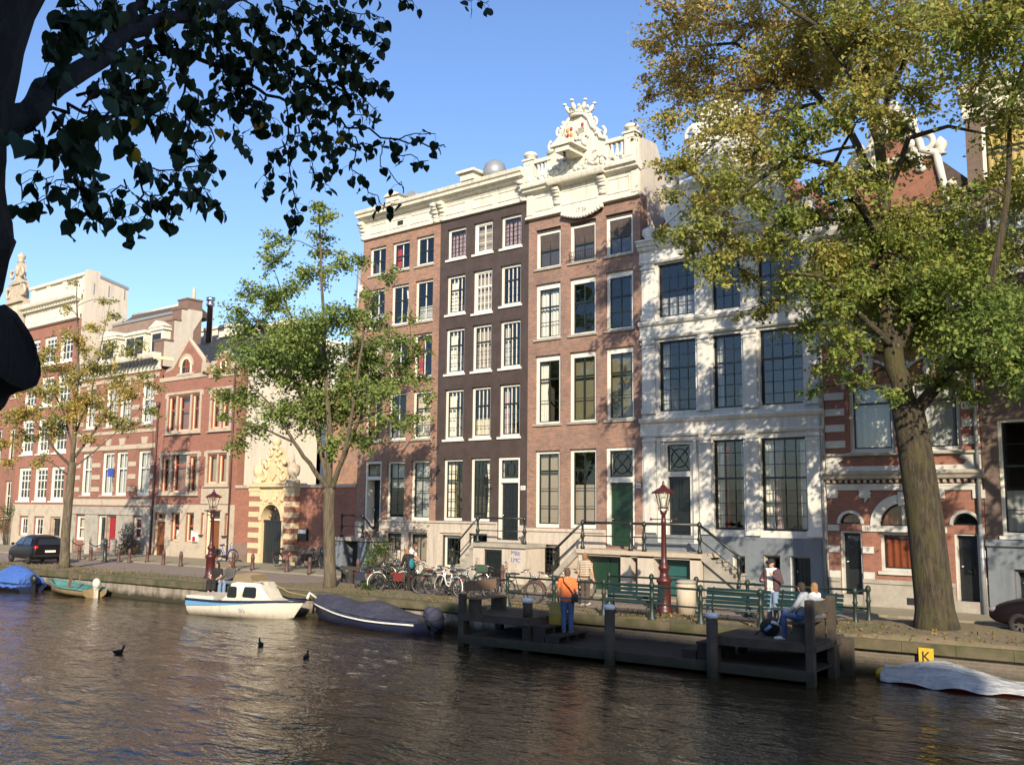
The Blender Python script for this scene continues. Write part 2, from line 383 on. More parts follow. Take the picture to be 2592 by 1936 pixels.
def shell(root, u0, u1, ztop, m, ops, Yf=YF, depth=9., z0=0., rows=None, inner='room', name='wall', rowgap=.2, top=True):
    """front wall with its openings, the sides and back, and the storeys' rooms behind the openings"""
    b = MB()
    xs = sorted({u0, u1}|{o[0] for o in ops}|{o[2] for o in ops}); zs = sorted({z0, ztop}|{o[1] for o in ops}|{o[3] for o in ops})
    for i in range(len(xs)-1):
        for k in range(len(zs)-1):
            cx, cz = (xs[i]+xs[i+1])/2, (zs[k]+zs[k+1])/2
            if any(o[0] < cx < o[2] and o[1] < cz < o[3] for o in ops): continue
            b.add([(xs[i], Yf, zs[k]), (xs[i+1], Yf, zs[k]), (xs[i+1], Yf, zs[k+1]), (xs[i], Yf, zs[k+1])], [(0, 1, 2, 3)])
    for o in ops:
        a, c, d, e = o[:4]; y = Yf+.3
        for q in (((a, c), (a, e)), ((a, e), (d, e)), ((d, e), (d, c)), ((d, c), (a, c))):
            b.add([(q[0][0], Yf, q[0][1]), (q[1][0], Yf, q[1][1]), (q[1][0], y, q[1][1]), (q[0][0], y, q[0][1])], [(0, 1, 2, 3)])
    Y1 = Yf+depth
    b.add([(u0, Yf, z0), (u0, Y1, z0), (u0, Y1, ztop), (u0, Yf, ztop)], [(0, 1, 2, 3)]); b.add([(u1, Yf, z0), (u1, Y1, z0), (u1, Y1, ztop), (u1, Yf, ztop)], [(0, 1, 2, 3)])
    b.add([(u0, Y1, z0), (u1, Y1, z0), (u1, Y1, ztop), (u0, Y1, ztop)], [(0, 1, 2, 3)])
    if top: b.add([(u0, Yf, ztop), (u1, Yf, ztop), (u1, Y1, ztop), (u0, Y1, ztop)], [(0, 1, 2, 3)])
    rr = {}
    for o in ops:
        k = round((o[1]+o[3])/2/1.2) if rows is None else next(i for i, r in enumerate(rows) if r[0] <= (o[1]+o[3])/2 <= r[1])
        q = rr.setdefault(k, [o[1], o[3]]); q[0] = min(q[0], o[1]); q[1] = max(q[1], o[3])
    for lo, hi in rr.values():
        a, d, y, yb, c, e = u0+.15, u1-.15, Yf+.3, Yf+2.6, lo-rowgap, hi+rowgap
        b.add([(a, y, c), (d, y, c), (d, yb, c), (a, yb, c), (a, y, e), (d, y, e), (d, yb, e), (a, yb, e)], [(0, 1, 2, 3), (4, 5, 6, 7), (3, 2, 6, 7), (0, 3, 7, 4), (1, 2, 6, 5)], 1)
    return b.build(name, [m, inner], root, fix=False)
def moulding(root, name, m, u0, u1, prof, Yf=YF):
    """a run of moulding: profile of (how far it stands out, height)"""
    b = MB(); b.prism([(Yf+.02, prof[0][1])]+[(Yf-p, z) for p, z in prof]+[(Yf+.02, prof[-1][1])], u0, u1, axis='x'); return b.build(name, m, root)
def scroll_bracket(b, u, w, z0, z1, out, Yf=YF, m=0):
    h = z1-z0; pr = [(Yf, z0)]
    for i in range(9):
        f = i/8; pr.append((Yf-out*(.25+.75*f**1.4)-.04*sin(f*9), z0+h*f))
    pr.append((Yf, z1)); b.prism(pr, u-w/2, u+w/2, m, 'x')
    for f, r in ((.06, .06), (.3, .05), (.52, .07), (.72, .05), (.9, .1)):
        b.tube([(u-w*.56, Yf-out*(.25+.75*f**1.4), z0+h*f), (u+w*.56, Yf-out*(.25+.75*f**1.4), z0+h*f)], r, 10, m)
def curl(b, cx, cz, R, a0, a1, y, r=.06, m=0, k=14):
    """a carved scroll: spiral bead standing on the front"""
    pts = []; 
    for i in range(k+1):
        f = i/k; a = a0+(a1-a0)*f; q = R*(1-.75*f); pts.append((cx+q*cos(a), y, cz+q*sin(a)))
    b.tube(pts, [r*(1-.4*i/k) for i in range(k+1)], 6, m)
def prop(label, cat='house', loc=(0, 0, 0), name='canal_house', group='houses along the far quay'):
    return empty(name, loc, label, cat, group)
# ---------------------------------------------------------------- orange brick house (first of the tall three)
def windows_of(ops, spec):
    for o, s in zip(ops, spec): window(*([s.pop('root')]+list(o[:4])), **s)
rt = prop('orange brick house with cream cornice, left neighbour of the dark brown house', loc=(-34.15, YF, 0))
cols = [(-36.4, -35.2), (-34.73, -33.5), (-33.06, -31.85)]
rowz = [(14.69, 16.24, .5), (11.93, 14.05, .62), (9.18, 11.43, .62), (6.26, 8.65, .64)]
ops = []; specs = []
rng = random.Random(3)
for ri, (a, c, f) in enumerate(rowz):
    for ci, (p, q) in enumerate(cols):
        ops.append((p, a, q, c))
        cur = {(1, 0): ('low', 'curtain_grey'), (1, 1): ('right', 'curtain_white'), (2, 1): ('low', 'curtain_orange'), (3, 2): ('blind', 'blind_cream'), (3, 0): ('left', 'curtain_orange'), (1, 2): ('low', 'curtain_grey'), (3, 1): ('low', 'curtain_pink'), (0, 1): ('leftthin', 'curtain_red'), (2, 0): ('full', 'blind_tan'), (2, 2): ('leftthin', 'curtain_red')}.get((ri, ci))
        specs.append(dict(root=rt, cols=2, vbar='paint_white', bars=((f, 1),)+(((f*.5, 0),) if ri else ()), curtain=cur, sill='stone_grey', cw=.11))
gr = [(-34.73, 2.53, -33.5, 5.33), (-33.06, 2.53, -31.82, 5.34)]
for i, o in enumerate(gr): ops.append(o); specs.append(dict(root=rt, cols=2, bars=((.72, 1), (.48, 0), (.24, 0)), curtain=[('high', 'curtain_grey')] if i == 0 else [('blind', 'curtain_grey')], sill=None, cw=.11, cb=.14))
bs = [(-34.78, 1.0, -33.59, 1.98), (-33.1, .55, -31.88, 1.98)]
for o in bs: ops.append(o); specs.append(dict(root=rt, cols=2, bars=(), curtain=('blind', 'blind_tan'), sill=None, cw=.09))
dr = (-36.28, 1.95, -35.11, 5.36); ops.append(dr)
shell(rt, -36.88, -31.41, 16.78, 'brick_orange', ops, depth=10.)
windows_of(ops, specs)
door(rt, *dr, lint=(4.45, 4.62), leaf='door_black', deep=.5)
b = MB(); 
for o in [(-36.86, -36.3), (-35.09, -34.8), (-33.57, -33.12), (-31.86, -31.43)]: b.box((o[0], YF-.06, 0), (o[1], YF-.004, 2.42))
for o in bs: b.box((o[0]-.02, YF-.06, 0), (o[2]+.02, YF-.004, o[1]-.01)); b.box((o[0]-.02, YF-.06, o[3]+.01), (o[2]+.02, YF-.004, 2.42)); b.box((o[0]-.1, YF-.13, o[3]+.1), (o[2]+.1, YF-.06, o[3]+.17))
b.build('plinth', 'plaster_grey', rt)
moulding(rt, 'plinth_moulding', 'plaster_grey', -35.1, -31.43, [(.07, 2.42), (.13, 2.45), (.13, 2.5), (.07, 2.53)])
def frieze(root, u0, u1, panels, m='cornice_white'):
    b = MB(); b.box((u0, YF-.08, 16.74), (u1, YF-.003, 17.52))
    b.prism([(YF, 16.7), (YF-.14, 16.72), (YF-.14, 16.8), (YF-.09, 16.85), (YF, 16.86)], u0, u1, axis='x')
    for p, q in panels: rect_frame(b, p, 16.95, q, 17.42, .045, YF-.115, YF-.081)
    b.build('frieze', m, root)
    moulding(root, 'cornice', m, u0-.0, u1, [(.1, 17.5), (.14, 17.62), (.30, 17.66), (.34, 17.76), (.52, 17.80), (.54, 17.92), (.62, 17.98), (.66, 18.12), (.60, 18.16)])
frieze(rt, -36.94, -31.42, [(-36.3, -35.1), (-34.9, -33.65), (-33.4, -32.1)])
b = MB()
for u in (-36.78, -31.62): scroll_bracket(b, u, .3, 16.72, 17.62, .42)
b.build('console', 'cornice_white', rt)
b = MB(); b.prism([(-36.9, 18.14), (-36.9, 18.3), (-34.15, 18.55), (-31.42, 18.3), (-31.42, 18.14)], YF+.5, YF+10); rf = b.build('roof', 'roof_dark', rt)
b = MB(); b.box((-34.6, YF-.65, 18.17), (-33.7, YF+.3, 18.42)); b.prism([(-34.75, 18.42), (-34.15, 18.7), (-33.55, 18.42)], YF-.75, YF+.3); b.build('hoist_hood', 'cornice_white', rf)
b = MB(); b.tube([(-33.5, YF-.05, 18.3), (-33.5, YF+1.2, 18.3)], .42, 16); b.build('dormer_cap', 'zinc', rf)
b = MB(); b.box((-34.28, YF-.13, 17.08), (-33.9, YF-.117, 17.28)); b.build('vent', 'print_black', rt)
b = MB(); b.tube([(-34.85, YF-.1, 16.75), (-34.85, YF-.14, 17.6), (-34.85, YF-.55, 18.0)], .035, 6); b.build('downpipe', 'paint_white', rt)
b = MB(); b.box((-36.98, YF-.1, 14.0), (-36.88, YF+.05, 14.4)); b.build('wall_bracket', 'paint_white', rt)
# ---------------------------------------------------------------- dark brown house
rt = prop('dark brown painted house with small-paned white framed windows and cream cornice', loc=(-28.7, YF, 0))
cols = [(-30.95, -29.77), (-29.28, -28.12), (-27.62, -26.43)]
ops = []; specs = []
for ri, (a, c) in enumerate([(14.67, 16.26), (12.02, 13.98), (9.2, 11.44), (6.15, 8.58)]):
    for ci, (p, q) in enumerate(cols):
        ops.append((p, a, q, c))
        if ri == 0: d = dict(cols=4 if ci != 1 else 2, bars=((.34, 0), (.67, 0)), sm='sash_black' if ci != 1 else 'paint_white', split=2, curtain=('full', 'curtain_pink') if ci != 1 else ('blind', 'blind_tan'))
        else:
            d = dict(cols=4, vbar='paint_white', bars=((.64, 1), (.21, 0), (.42, 0)), curtain={(1, 0): ('left', 'curtain_white'), (1, 1): ('blind', 'blind_tan'), (2, 0): ('left', 'curtain_white'), (2, 1): ('full', 'blind_tan'), (3, 0): ('left', 'curtain_white'), (3, 1): ('low', 'blind_cream'), (1, 2): ('rightthin', 'curtain_grey'), (2, 2): ('leftthin', 'curtain_grey'), (3, 2): ('leftthin', 'curtain_pink')}.get((ri, ci)))
            if (ri, ci) == (1, 1): d.update(sm='paint_white')
        ops[-1] = ops[-1] if (ri, ci) not in ((1, 1),) else (p, a-.14, q, c)
        specs.append(dict(root=rt, cw=.115, **d))
gr = [(-30.95, 2.55, -29.74, 5.36), (-29.27, 2.55, -28.1, 5.37)]
for i, o in enumerate(gr): ops.append(o); specs.append(dict(root=rt, cols=4, bars=((.66, 1), (.82, 0), (.5, 0), (.33, 0), (.17, 0)), curtain=[('left', 'curtain_white'), ('leftmid', 'curtain_yellow')] if i == 0 else ('right', 'curtain_white'), sill=None, cw=.11, cb=.12))
bw = (-30.86, .45, -29.77, 1.88); ops.append(bw); specs.append(dict(root=rt, cols=4, bars=((.5, 1),), sill=None, cw=.1))
bw2 = (-29.25, 1.55, -28.2, 2.0); ops.append(bw2); specs.append(dict(root=rt, cols=2, bars=(), sill=None, cw=.06))
dr = (-27.62, 1.78, -26.4, 5.35); ops.append(dr)
shell(rt, -31.40, -26.01, 16.78, 'paint_dark', ops, depth=10., rows=[(0, 2.1), (2.1, 5.6), (5.6, 9), (9, 11.7), (11.7, 14.3), (14.3, 17)])
windows_of(ops, specs)
door(rt, *dr, lint=(4.24, 4.43), leaf='door_black', deep=.12, rows=4, light='lantern')
b = MB()
for o in [(-31.38, -30.88), (-29.75, -29.27), (-28.18, -27.63), (-26.39, -26.03)]: b.box((o[0], YF-.06, 0), (o[1], YF-.004, 2.42))
b.box((-30.88, YF-.06, 1.9), (-29.75, YF-.004, 2.42)); b.box((-30.88, YF-.06, 0), (-29.75, YF-.004, .44)); b.box((-29.27, YF-.06, 2.01), (-28.18, YF-.004, 2.42)); b.box((-29.27, YF-.06, 0), (-28.18, YF-.004, 1.54)); b.box((-27.63, YF-.06, 0), (-26.39, YF-.004, 1.77))
b.box((-31.0, YF-.13, 2.0), (-29.65, YF-.06, 2.07))
b.build('plinth', 'plaster_grey', rt)
moulding(rt, 'plinth_moulding', 'plaster_grey', -31.38, -27.64, [(.07, 2.42), (.13, 2.45), (.13, 2.5), (.07, 2.53)])
frieze(rt, -31.40, -26.03, [(-31.0, -29.7), (-29.3, -28.0), (-27.75, -26.5)])
b = MB()
for u in (-31.18, -26.25): scroll_bracket(b, u, .3, 16.72, 17.62, .42)
b.build('console', 'cornice_white', rt)
b = MB(); b.prism([(-31.4, 18.14), (-31.4, 18.3), (-28.7, 18.55), (-26.02, 18.3), (-26.02, 18.14)], YF+.5, YF+10); rf = b.build('roof', 'roof_dark', rt)
b = MB(); b.box((-29.55, YF-.7, 18.17), (-28.75, YF+.5, 18.5)); b.box((-29.7, YF-.85, 18.5), (-28.6, YF+.5, 18.62)); b.build('hoist_hood', 'cornice_white', rf)
b = MB(); b.lathe((-28.2, YF+.2, 18.2), [(.55, 0), (.55, .45), (.45, .75), (.2, .92), (.02, .95)], 14); b.build('dormer_cap', 'zinc', rf)
b = MB(); b.box((-26.33, YF-.03, 3.92), (-26.08, YF-.003, 4.1)); pl = b.build('number_plate', 'print_white', rt)
text('digits', '259', .12, (-26.205, YF-.032, 4.01), (pi/2, 0, 0), 'print_black', pl)
b = MB(); b.tube([(-28.0, YF, 4.0), (-28.0, YF-.35, 3.95), (-28.0, YF-.38, 4.15)], .022, 6)
b.lathe((-28.0, YF-.38, 4.15), [(.05, 0), (.08, .02), (.1, .3), (.13, .32), (.02, .45), (.015, .55)], 8); b.build('wall_lantern', 'iron_black', rt)
# ---------------------------------------------------------------- brick house under the carved white gable
rt = prop('brown brick house with ornate white carved gable, balustrade and crown, dark green door', loc=(-23.1, YF, 0))
cols = [(-25.6, -24.24), (-23.77, -22.41), (-21.93, -20.59)]
ops = []; specs = []
curt = {(0, 0): ('left', 'curtain_white'), (0, 2): ('rightthin', 'curtain_grey'), (1, 0): ('full', 'curtain_white'), (1, 2): ('rightthin', 'curtain_grey'), (2, 0): ('left', 'curtain_white'), (2, 1): ('blind', 'blind_olive'), (2, 2): ('blind', 'blind_olive'), (0, 1): ('rightthin', 'curtain_grey')}
mat('blind_olive', (.17, .15, .085), .8, .1)
for ri, (a, c, f) in enumerate([(13.42, 15.28, .48), (10.3, 12.83, .62), (6.62, 9.67, .7)]):
    for ci, (p, q) in enumerate(cols):
        ops.append((p, a, q, c)); specs.append(dict(root=rt, cols=2, bars=((f, 1), (f*.5, 0)) if ri else ((f, 1),), split=2 if ri else 1, curtain=curt.get((ri, ci)), sill='stone_grey', cw=.14, top=.24, cb=.08, sm='sash_green'))
gr = [(-25.58, 2.35, -24.26, 5.58), (-23.76, 2.35, -22.4, 5.6)]
for i, o in enumerate(gr): ops.append(o); specs.append(dict(root=rt, cols=2, split=2, bars=((.75, 1), (.5, 0), (.25, 0)), curtain=('blind', 'blind_tan') if i == 0 else [('blind', 'blind_tan'), ('high', 'blind_amber')], sill=None, cw=.13, cb=.15))
bw = (-25.58, .3, -24.22, 1.64); ops.append(bw); specs.append(dict(root=rt, cols=6, bars=((.17, 0), (.33, 0), (.5, 0), (.67, 0), (.83, 0)), sill=None, cw=.1, sm='sash_black', mw=.035))
dr = (-21.92, 1.7, -20.58, 5.6); ops.append(dr)
shell(rt, -26.0, -20.24, 15.9, 'brick_house', ops, depth=4.2)
b = MB(); b.add([(-26.0, YF+4.2, 0), (-26.0, YF+11, 0), (-26., YF+11, 13.), (-26., YF+4.2, 13)], [(0, 1, 2, 3)]); b.add([(-20.24, YF+4.2, 0), (-20.24, YF+11, 0), (-20.24, YF+11, 13.), (-20.24, YF+4.2, 13)], [(0, 1, 2, 3)]); b.build('side_wall', 'plaster_side', rt)
windows_of(ops, specs)
door(rt, *dr, lint=(4.2, 4.42), leaf='door_green', deep=.14, panels=1, rows=2, light='x')
b = MB()
for o in [(-25.98, -25.6), (-24.2, -21.94), (-20.56, -20.26)]: b.box((o[0], YF-.06, 0), (o[1], YF-.004, 2.16))
b.box((-25.6, YF-.06, 0), (-24.2, YF-.004, .29)); b.box((-25.6, YF-.06, 1.66), (-24.2, YF-.004, 2.16)); b.build('plinth', 'plaster_grey', rt)
moulding(rt, 'plinth_moulding', 'plaster_grey', -25.98, -21.95, [(.07, 2.16), (.12, 2.19), (.12, 2.27), (.07, 2.31)])
b = MB(); b.box((-20.5, YF-.03, 3.98), (-20.3, YF-.003, 4.16)); pl = b.build('number_plate', 'print_white', rt)
text('digits', '261', .11, (-20.4, YF-.032, 4.07), (pi/2, 0, 0), 'print_black', pl)
g = 'cornice_white'
b = MB(); b.box((-26.02, YF-.1, 15.86), (-20.22, YF-.003, 16.95)); b.prism([(YF, 15.78), (YF-.2, 15.8), (YF-.2, 15.88), (YF-.13, 15.95), (YF, 15.98)], -26.06, -20.2, axis='x')
for u in (-25.85, -20.4):
    b.box((u-.17, YF-.15, 15.98), (u+.17, YF-.1, 16.9))
    for k in (-.08, 0, .08): b.box((u+k-.015, YF-.175, 16.05), (u+k+.015, YF-.15, 16.8))
for p, q in ((-25.6, -24.55), (-24.1, -22.2), (-21.75, -20.65)): rect_frame(b, p, 16.1, q, 16.75, .04, YF-.13, YF-.1)
for u in (-24.33, -21.97): scroll_bracket(b, u, .3, 16.2, 16.95, .22, YF-.08)
b.build('frieze', g, rt)
moulding(rt, 'cornice', g, -26.12, -20.16, [(.12, 16.9), (.2, 16.96), (.36, 17.0), (.38, 17.1), (.5, 17.14), (.52, 17.24), (.46, 17.28)])
moulding(rt, 'cornice', g, -24.6, -21.7, [(.52, 17.0), (.56, 17.06), (.60, 17.18), (.60, 17.26), (.52, 17.285)])
b = MB(); b.prism([(-24.05, 15.9)]+[(-24.05+2.1*i/14, 15.62-.28*sin(pi*i/14)+(.07 if i % 2 else 0)) for i in range(15)]+[(-21.95, 15.9)], YF-.24, YF-.1)
for i in range(15): b.ball((-24.0+2.0*i/14, YF-.22, 15.66-.24*sin(pi*i/14)), (.11, .07, .09), 8, 6)
ct = b.build('cartouche', g, rt)
text('year', '17 36', .26, (-23.0, YF-.262, 15.68), (pi/2, 0, 0), 'stone_grey', ct)
# balustrade
b = MB(); y0, y1 = YF-.28, YF-.02
b.box((-25.98, y0-.03, 17.27), (-24.7, y1, 17.42)); b.box((-21.6, y0-.03, 17.27), (-20.28, y1, 17.42))
b.box((-25.5, y0-.04, 18.24), (-24.6, y1+.02, 18.4)); b.box((-21.7, y0-.04, 18.24), (-20.75, y1+.02, 18.4))
b.build('balustrade_rail', g, rt)
b = MB()
for u0, u1 in ((-25.45, -24.85), (-21.6, -20.85)):
    k = 3
    for i in range(k):
        u = u0+(u1-u0)*(i+.5)/k; b.lathe((u, YF-.15, 17.42), [(.08, 0), (.08, .08), (.05, .12), (.1, .3), (.1, .38), (.05, .6), (.05, .66), (.08, .72), (.08, .82)], 10)
    curl(b, (u0+u1)/2, 17.55, .5, pi*1.05, pi*1.95, YF-.3, .07); 
    for i in range(7): b.ball((u0+(u1-u0)*i/6, YF-.27, 17.5+.18*sin(i*2.1)**2), (.12, .08, .1), 8, 6)
b.build('baluster', g, rt)
b = MB()
for u in (-25.78, -20.5):
    b.box((u-.26, YF-.36, 17.27), (u+.26, YF-.01, 18.42)); rect_frame(b, u-.18, 17.45, u+.18, 18.25, .03, YF-.385, YF-.36)
    b.box((u-.32, YF-.42, 18.42), (u+.32, YF+.05, 18.5)); b.lathe((u, YF-.18, 18.5), [(.2, 0), (.16, .08), (.3, .14), (.33, .22), (.26, .3), (.1, .34)], 14)
b.build('pedestal', g, rt)
# bell shaped centre with carving
half = [(0, 19.95), (.35, 19.9), (.62, 19.72), (.72, 19.5), (.80, 19.25), (1.0, 19.12), (1.18, 18.95), (1.22, 18.7), (1.3, 18.5), (1.62, 18.45), (1.62, 18.3), (1.58, 17.27)]
poly = [(-23.2+a, z) for a, z in half]+[(-23.2-a, z) for a, z in half[::-1][:-1]]
b = MB(); b.prism(poly, YF-.26, YF+.1)
cb_ = b
for sgn in (-1, 1):
    pts = [(-23.2+sgn*a, YF-.3, z) for a, z in ((1.55, 18.5), (1.22, 18.62), (1.1, 18.95), (.8, 19.2), (.62, 19.6), (.35, 19.85))]
    b.tube(pts, [.09, .08, .08, .08, .08, .07], 8)
    curl(b, -23.2+sgn*1.25, 18.75, .3, pi/2-sgn*.3, pi/2-sgn*5.0, YF-.3, .07)
    curl(b, -23.2+sgn*.85, 19.3, .26, pi/2-sgn*.3, pi/2-sgn*5.0, YF-.3, .07)
    curl(b, -23.2+sgn*.55, 18.75, .28, -pi/2, -pi/2-sgn*4.6, YF-.32, .07)
    curl(b, -23.2+sgn*1.0, 17.75, .42, pi/2, pi/2+sgn*4.6, YF-.3, .075)
    curl(b, -23.2+sgn*1.35, 17.55, .25, 0, sgn*4.6, YF-.3, .06)
    for i in range(9): b.ball((-23.2+sgn*(.45+.12*i), YF-.29, 17.5+.35*abs(sin(i*1.3))), (.13, .09, .11), 8, 6)
    for i in range(6): b.ball((-23.2+sgn*(1.05-.07*i), YF-.29, 18.85+.17*i), (.12, .08, .1), 8, 6)
b.build('gable', g, rt)
b = MB()
for i in range(9):
    a = pi*i/8; b.ball((-23.2+.5*cos(a), YF-.31, 18.55+.3*sin(a)), (.1, .08, .1), 8, 6)
for i in range(13):
    rr_ = random.Random(i); b.ball((-23.2+rr_.uniform(-.9, .9), YF-.28, rr_.uniform(17.4, 17.75)), (.12, .07, .1), 8, 6)
b.build('carving', g, rt)
b = MB()
for cx in (-23.5, -22.9):
    b.prism([(cx-.26, 19.5), (cx+.26, 19.5), (cx+.27, 19.2), (cx+.15, 18.95), (cx, 18.86), (cx-.15, 18.95), (cx-.27, 19.2)], YF-.36, YF-.26)
sh = b.build('coat_of_arms', g, rt)
b = MB(); 
for (u, z) in ((-23.62, 19.28), (-23.42, 19.05)): b.ball((u, YF-.37, z), (.09, .04, .1), 8, 6, 0)
for (u, z) in ((-23.42, 19.3), (-23.6, 19.05), (-22.84, 19.36)): b.ball((u, YF-.37, z), (.08, .04, .09), 8, 6, 1)
for k in range(4): b.bar((-23.08, YF-.37, 19.0+.07*k), (-22.74, YF-.37, 19.03+.07*k), .03, .03, 2)
b.build('heraldry', ['enamel_gold', 'enamel_red', 'stone_grey'], sh)
b = MB(); b.torus((-23.2, YF-.05, 20.0), .42, .07, 'z', 16, 6); b.torus((-23.2, YF-.05, 19.88), .4, .07, 'z', 16, 6); b.lathe((-23.2, YF-.05, 19.85), [(.38, 0), (.36, .15), (.3, .2)], 12)
for i in range(7):
    a = 2*pi*i/7+.3; x, y = cos(a), sin(a)
    b.tube([(-23.2+.4*x, YF-.05+.4*y, 20.0), (-23.2+.52*x, YF-.05+.52*y, 20.2), (-23.2+.62*x, YF-.05+.62*y, 20.36)], [.08, .11, .03], 6)
    b.ball((-23.2+.66*x, YF-.05+.66*y, 20.4), (.1, .1, .06), 8, 6); b.ball((-23.2+.45*cos(a+.45), YF-.05+.45*sin(a+.45), 20.22), .08, 8, 6)
b.ball((-23.2, YF-.05, 20.3), .12)
b.build('crown', g, rt)
b = MB(); b.box((-23.55, YF-1.35, 17.98), (-22.85, YF-.2, 18.22)); b.prism([(-23.75, 18.22), (-23.75, 18.3), (-23.2, 18.62), (-22.65, 18.3), (-22.65, 18.22)], YF-1.45, YF-.2)
b.box((-23.65, YF-1.4, 18.2), (-22.75, YF-.2, 18.24)); hb = b.build('hoist_beam', g, rt)
b = MB(); b.tube([(-23.2, YF-1.15, 17.98), (-23.2, YF-1.15, 17.8)], .06, 8); b.torus((-23.2, YF-1.15, 17.7), .1, .025, 'y', 12, 5, 0, -pi*.9, pi*.5); b.build('hook', 'iron_black', hb)
b = MB(); b.prism([(YF+.02, 15.88), (YF+.02, 18.3), (YF+1.25, 18.36), (YF+2.55, 16.4), (YF+3.6, 13.6), (YF+3.6, 12.8), (YF+.8, 12.8), (YF+.5, 15.88)], -20.55, -20.2, axis='x'); b.build('gable_side', 'plaster_side', rt)
b = MB(); b.prism([(YF+.02, 15.88), (YF+.02, 18.3), (YF+1.25, 18.36), (YF+2.55, 16.4), (YF+3.6, 13.6), (YF+3.6, 12.8), (YF+.8, 12.8), (YF+.5, 15.88)], -26.03, -25.7, axis='x'); b.build('gable_side', 'plaster_side', rt)
b = MB(); b.prism([(YF+.05, 15.95), (YF+.05, 17.4), (YF+1.2, 18.1), (YF+2.4, 16.3), (YF+4.2, 13.2), (YF+11, 13.2), (YF+11, 13), (YF+.3, 13)], -25.69, -20.56, axis='x'); b.build('roof', 'roof_dark', rt)
b = MB(); b.bar((-23.9, YF-.09, 13.62), (-22.3, YF-.09, 13.62), .03, .03); b.bar((-23.75, YF-.09, 13.95), (-22.45, YF-.09, 13.95), .02, .02)
for i in range(14): b.bar((-23.7+1.22*i/13, YF-.09, 13.5), (-23.7+1.22*i/13, YF-.09, 13.95), .015, .015)
b.build('window_guard', 'iron_black', rt)
# ---------------------------------------------------------------- white plastered house
rt = prop('white plastered house with tall gable and blue-grey plinth', loc=(-16.55, YF, 0))
cols = [(-19.44, -17.82), (-17.08, -15.91), (-15.2, -13.58)]
ops = []; specs = []
for ri, (a, c, bars) in enumerate([(10.65, 12.78, ((.5, 1), (.75, 0), (.25, 0))), (6.92, 9.68, ((.62, 1), (.81, 0), (.46, 0), (.31, 0), (.15, 0)))]):
    for ci, (p, q) in enumerate(cols):
        ops.append((p, a, q, c)); specs.append(dict(root=rt, cols=3 if ci == 1 else 4, bars=bars, cw=.035, sill=None, fm='sash_black', sm='sash_black', curtain=[('low', 'curtain_grey')] if (ri, ci) == (0, 0) else (('leftthin', 'curtain_grey') if (ri == 1 and ci < 2) else None)))
gr = [(-17.15, 2.44, -15.92, 5.74), (-15.25, 2.44, -13.56, 5.74)]
ops.append(gr[0]); specs.append(dict(root=rt, cols=3, bars=((.57, 1), (.86, 0), (.72, 0), (.43, 0), (.29, 0), (.15, 0)), cw=.035, sill=None, fm='sash_black', sm='sash_black', curtain=[('leftthin', 'curtain_white'), ('leftmid', 'curtain_red'), ('rightthin', 'curtain_grey')]))
ops.append(gr[1]); specs.append(dict(root=rt, cols=4, bars=((.57, 1), (.86, 0), (.72, 0), (.43, 0), (.29, 0), (.15, 0)), cw=.035, sill=None, fm='sash_black', sm='sash_black', curtain=[('leftthin', 'curtain_white'), ('rightthin', 'curtain_white'), ('leftmid', 'curtain_pink')]))
for o in [(-16.4, .2, -15.93, 1.5), (-15.19, .5, -14.6, 1.57)]: ops.append(o); specs.append(dict(root=rt, cols=2, bars=((.6, 0),), cw=.05, sill=None, fm='stone_grey', sm='sash_black'))
bd = (-14.21, .0, -13.49, 1.57); dr = (-19.23, 1.66, -18.05, 5.73); ops += [bd, dr]
shell(rt, -20.22, -12.87, 13.6, 'plaster_white', ops, depth=10., inner='room_dark', rows=[(0, 1.2), (1.2, 6), (6, 10), (10, 13)], rowgap=.1)
windows_of(ops, specs)
door(rt, *dr, lint=(4.4, 4.6), leaf='door_black', deep=.15, rows=4, fm='plaster_white', light='x', cw=.1)
door(rt, *bd, leaf='door_black', fm='plinth_blue', deep=.2, cw=.05)
b = MB(); L = [(-20.2, -16.42), (-15.91, -15.21), (-14.58, -14.23), (-13.47, -12.89)]
for p, q in L: b.box((p, YF-.07, 0), (q, YF-.004, 2.2))
b.box((-16.42, YF-.07, 1.52), (-15.91, YF-.004, 2.2)); b.box((-15.21, YF-.07, 1.59), (-14.58, YF-.004, 2.2)); b.box((-14.23, YF-.07, 1.59), (-13.47, YF-.004, 2.2)); b.box((-16.42, YF-.07, 0), (-15.91, YF-.004, .19)); b.box((-15.21, YF-.07, 0), (-14.58, YF-.004, .49))
b.build('plinth', 'plinth_blue', rt)
g = 'plaster_white'
b = MB()
for z0, z1 in ((2.26, 5.95), (6.86, 9.8), (10.56, 12.85)):
    for u, w in ((-19.85, .56), (-17.44, .5), (-15.55, .5), (-13.22, .56)):
        if z0 < 3 and u < -19: w = .5
        b.box((u-w/2, YF-.09, z0), (u+w/2, YF-.003, z1)); b.box((u-w/2-.05, YF-.13, z0), (u+w/2+.05, YF-.09, z0+.22)); b.box((u-w/2-.06, YF-.14, z1-.2), (u+w/2+.06, YF-.09, z1-.1)); b.box((u-w/2-.03, YF-.12, z1-.34), (u+w/2+.03, YF-.09, z1-.28))
b.build('pilaster', g, rt)
for z in (5.95, 9.8, 12.85): moulding(rt, 'string_course', g, -20.24, -12.86, [(.12, z), (.16, z+.08), (.1, z+.14), (.1, z+.5), (.2, z+.56), (.26, z+.66), (.2, z+.72)])
b = MB(); rect_frame(b, -19.5, 1.9, -17.8, 5.9, .14, YF-.1, YF-.004, 0, .01); b.build('door_surround', g, rt)
moulding(rt, 'cornice', g, -20.24, -12.86, [(.1, 13.5), (.3, 13.56), (.34, 13.68), (.42, 13.74), (.4, 13.8)])
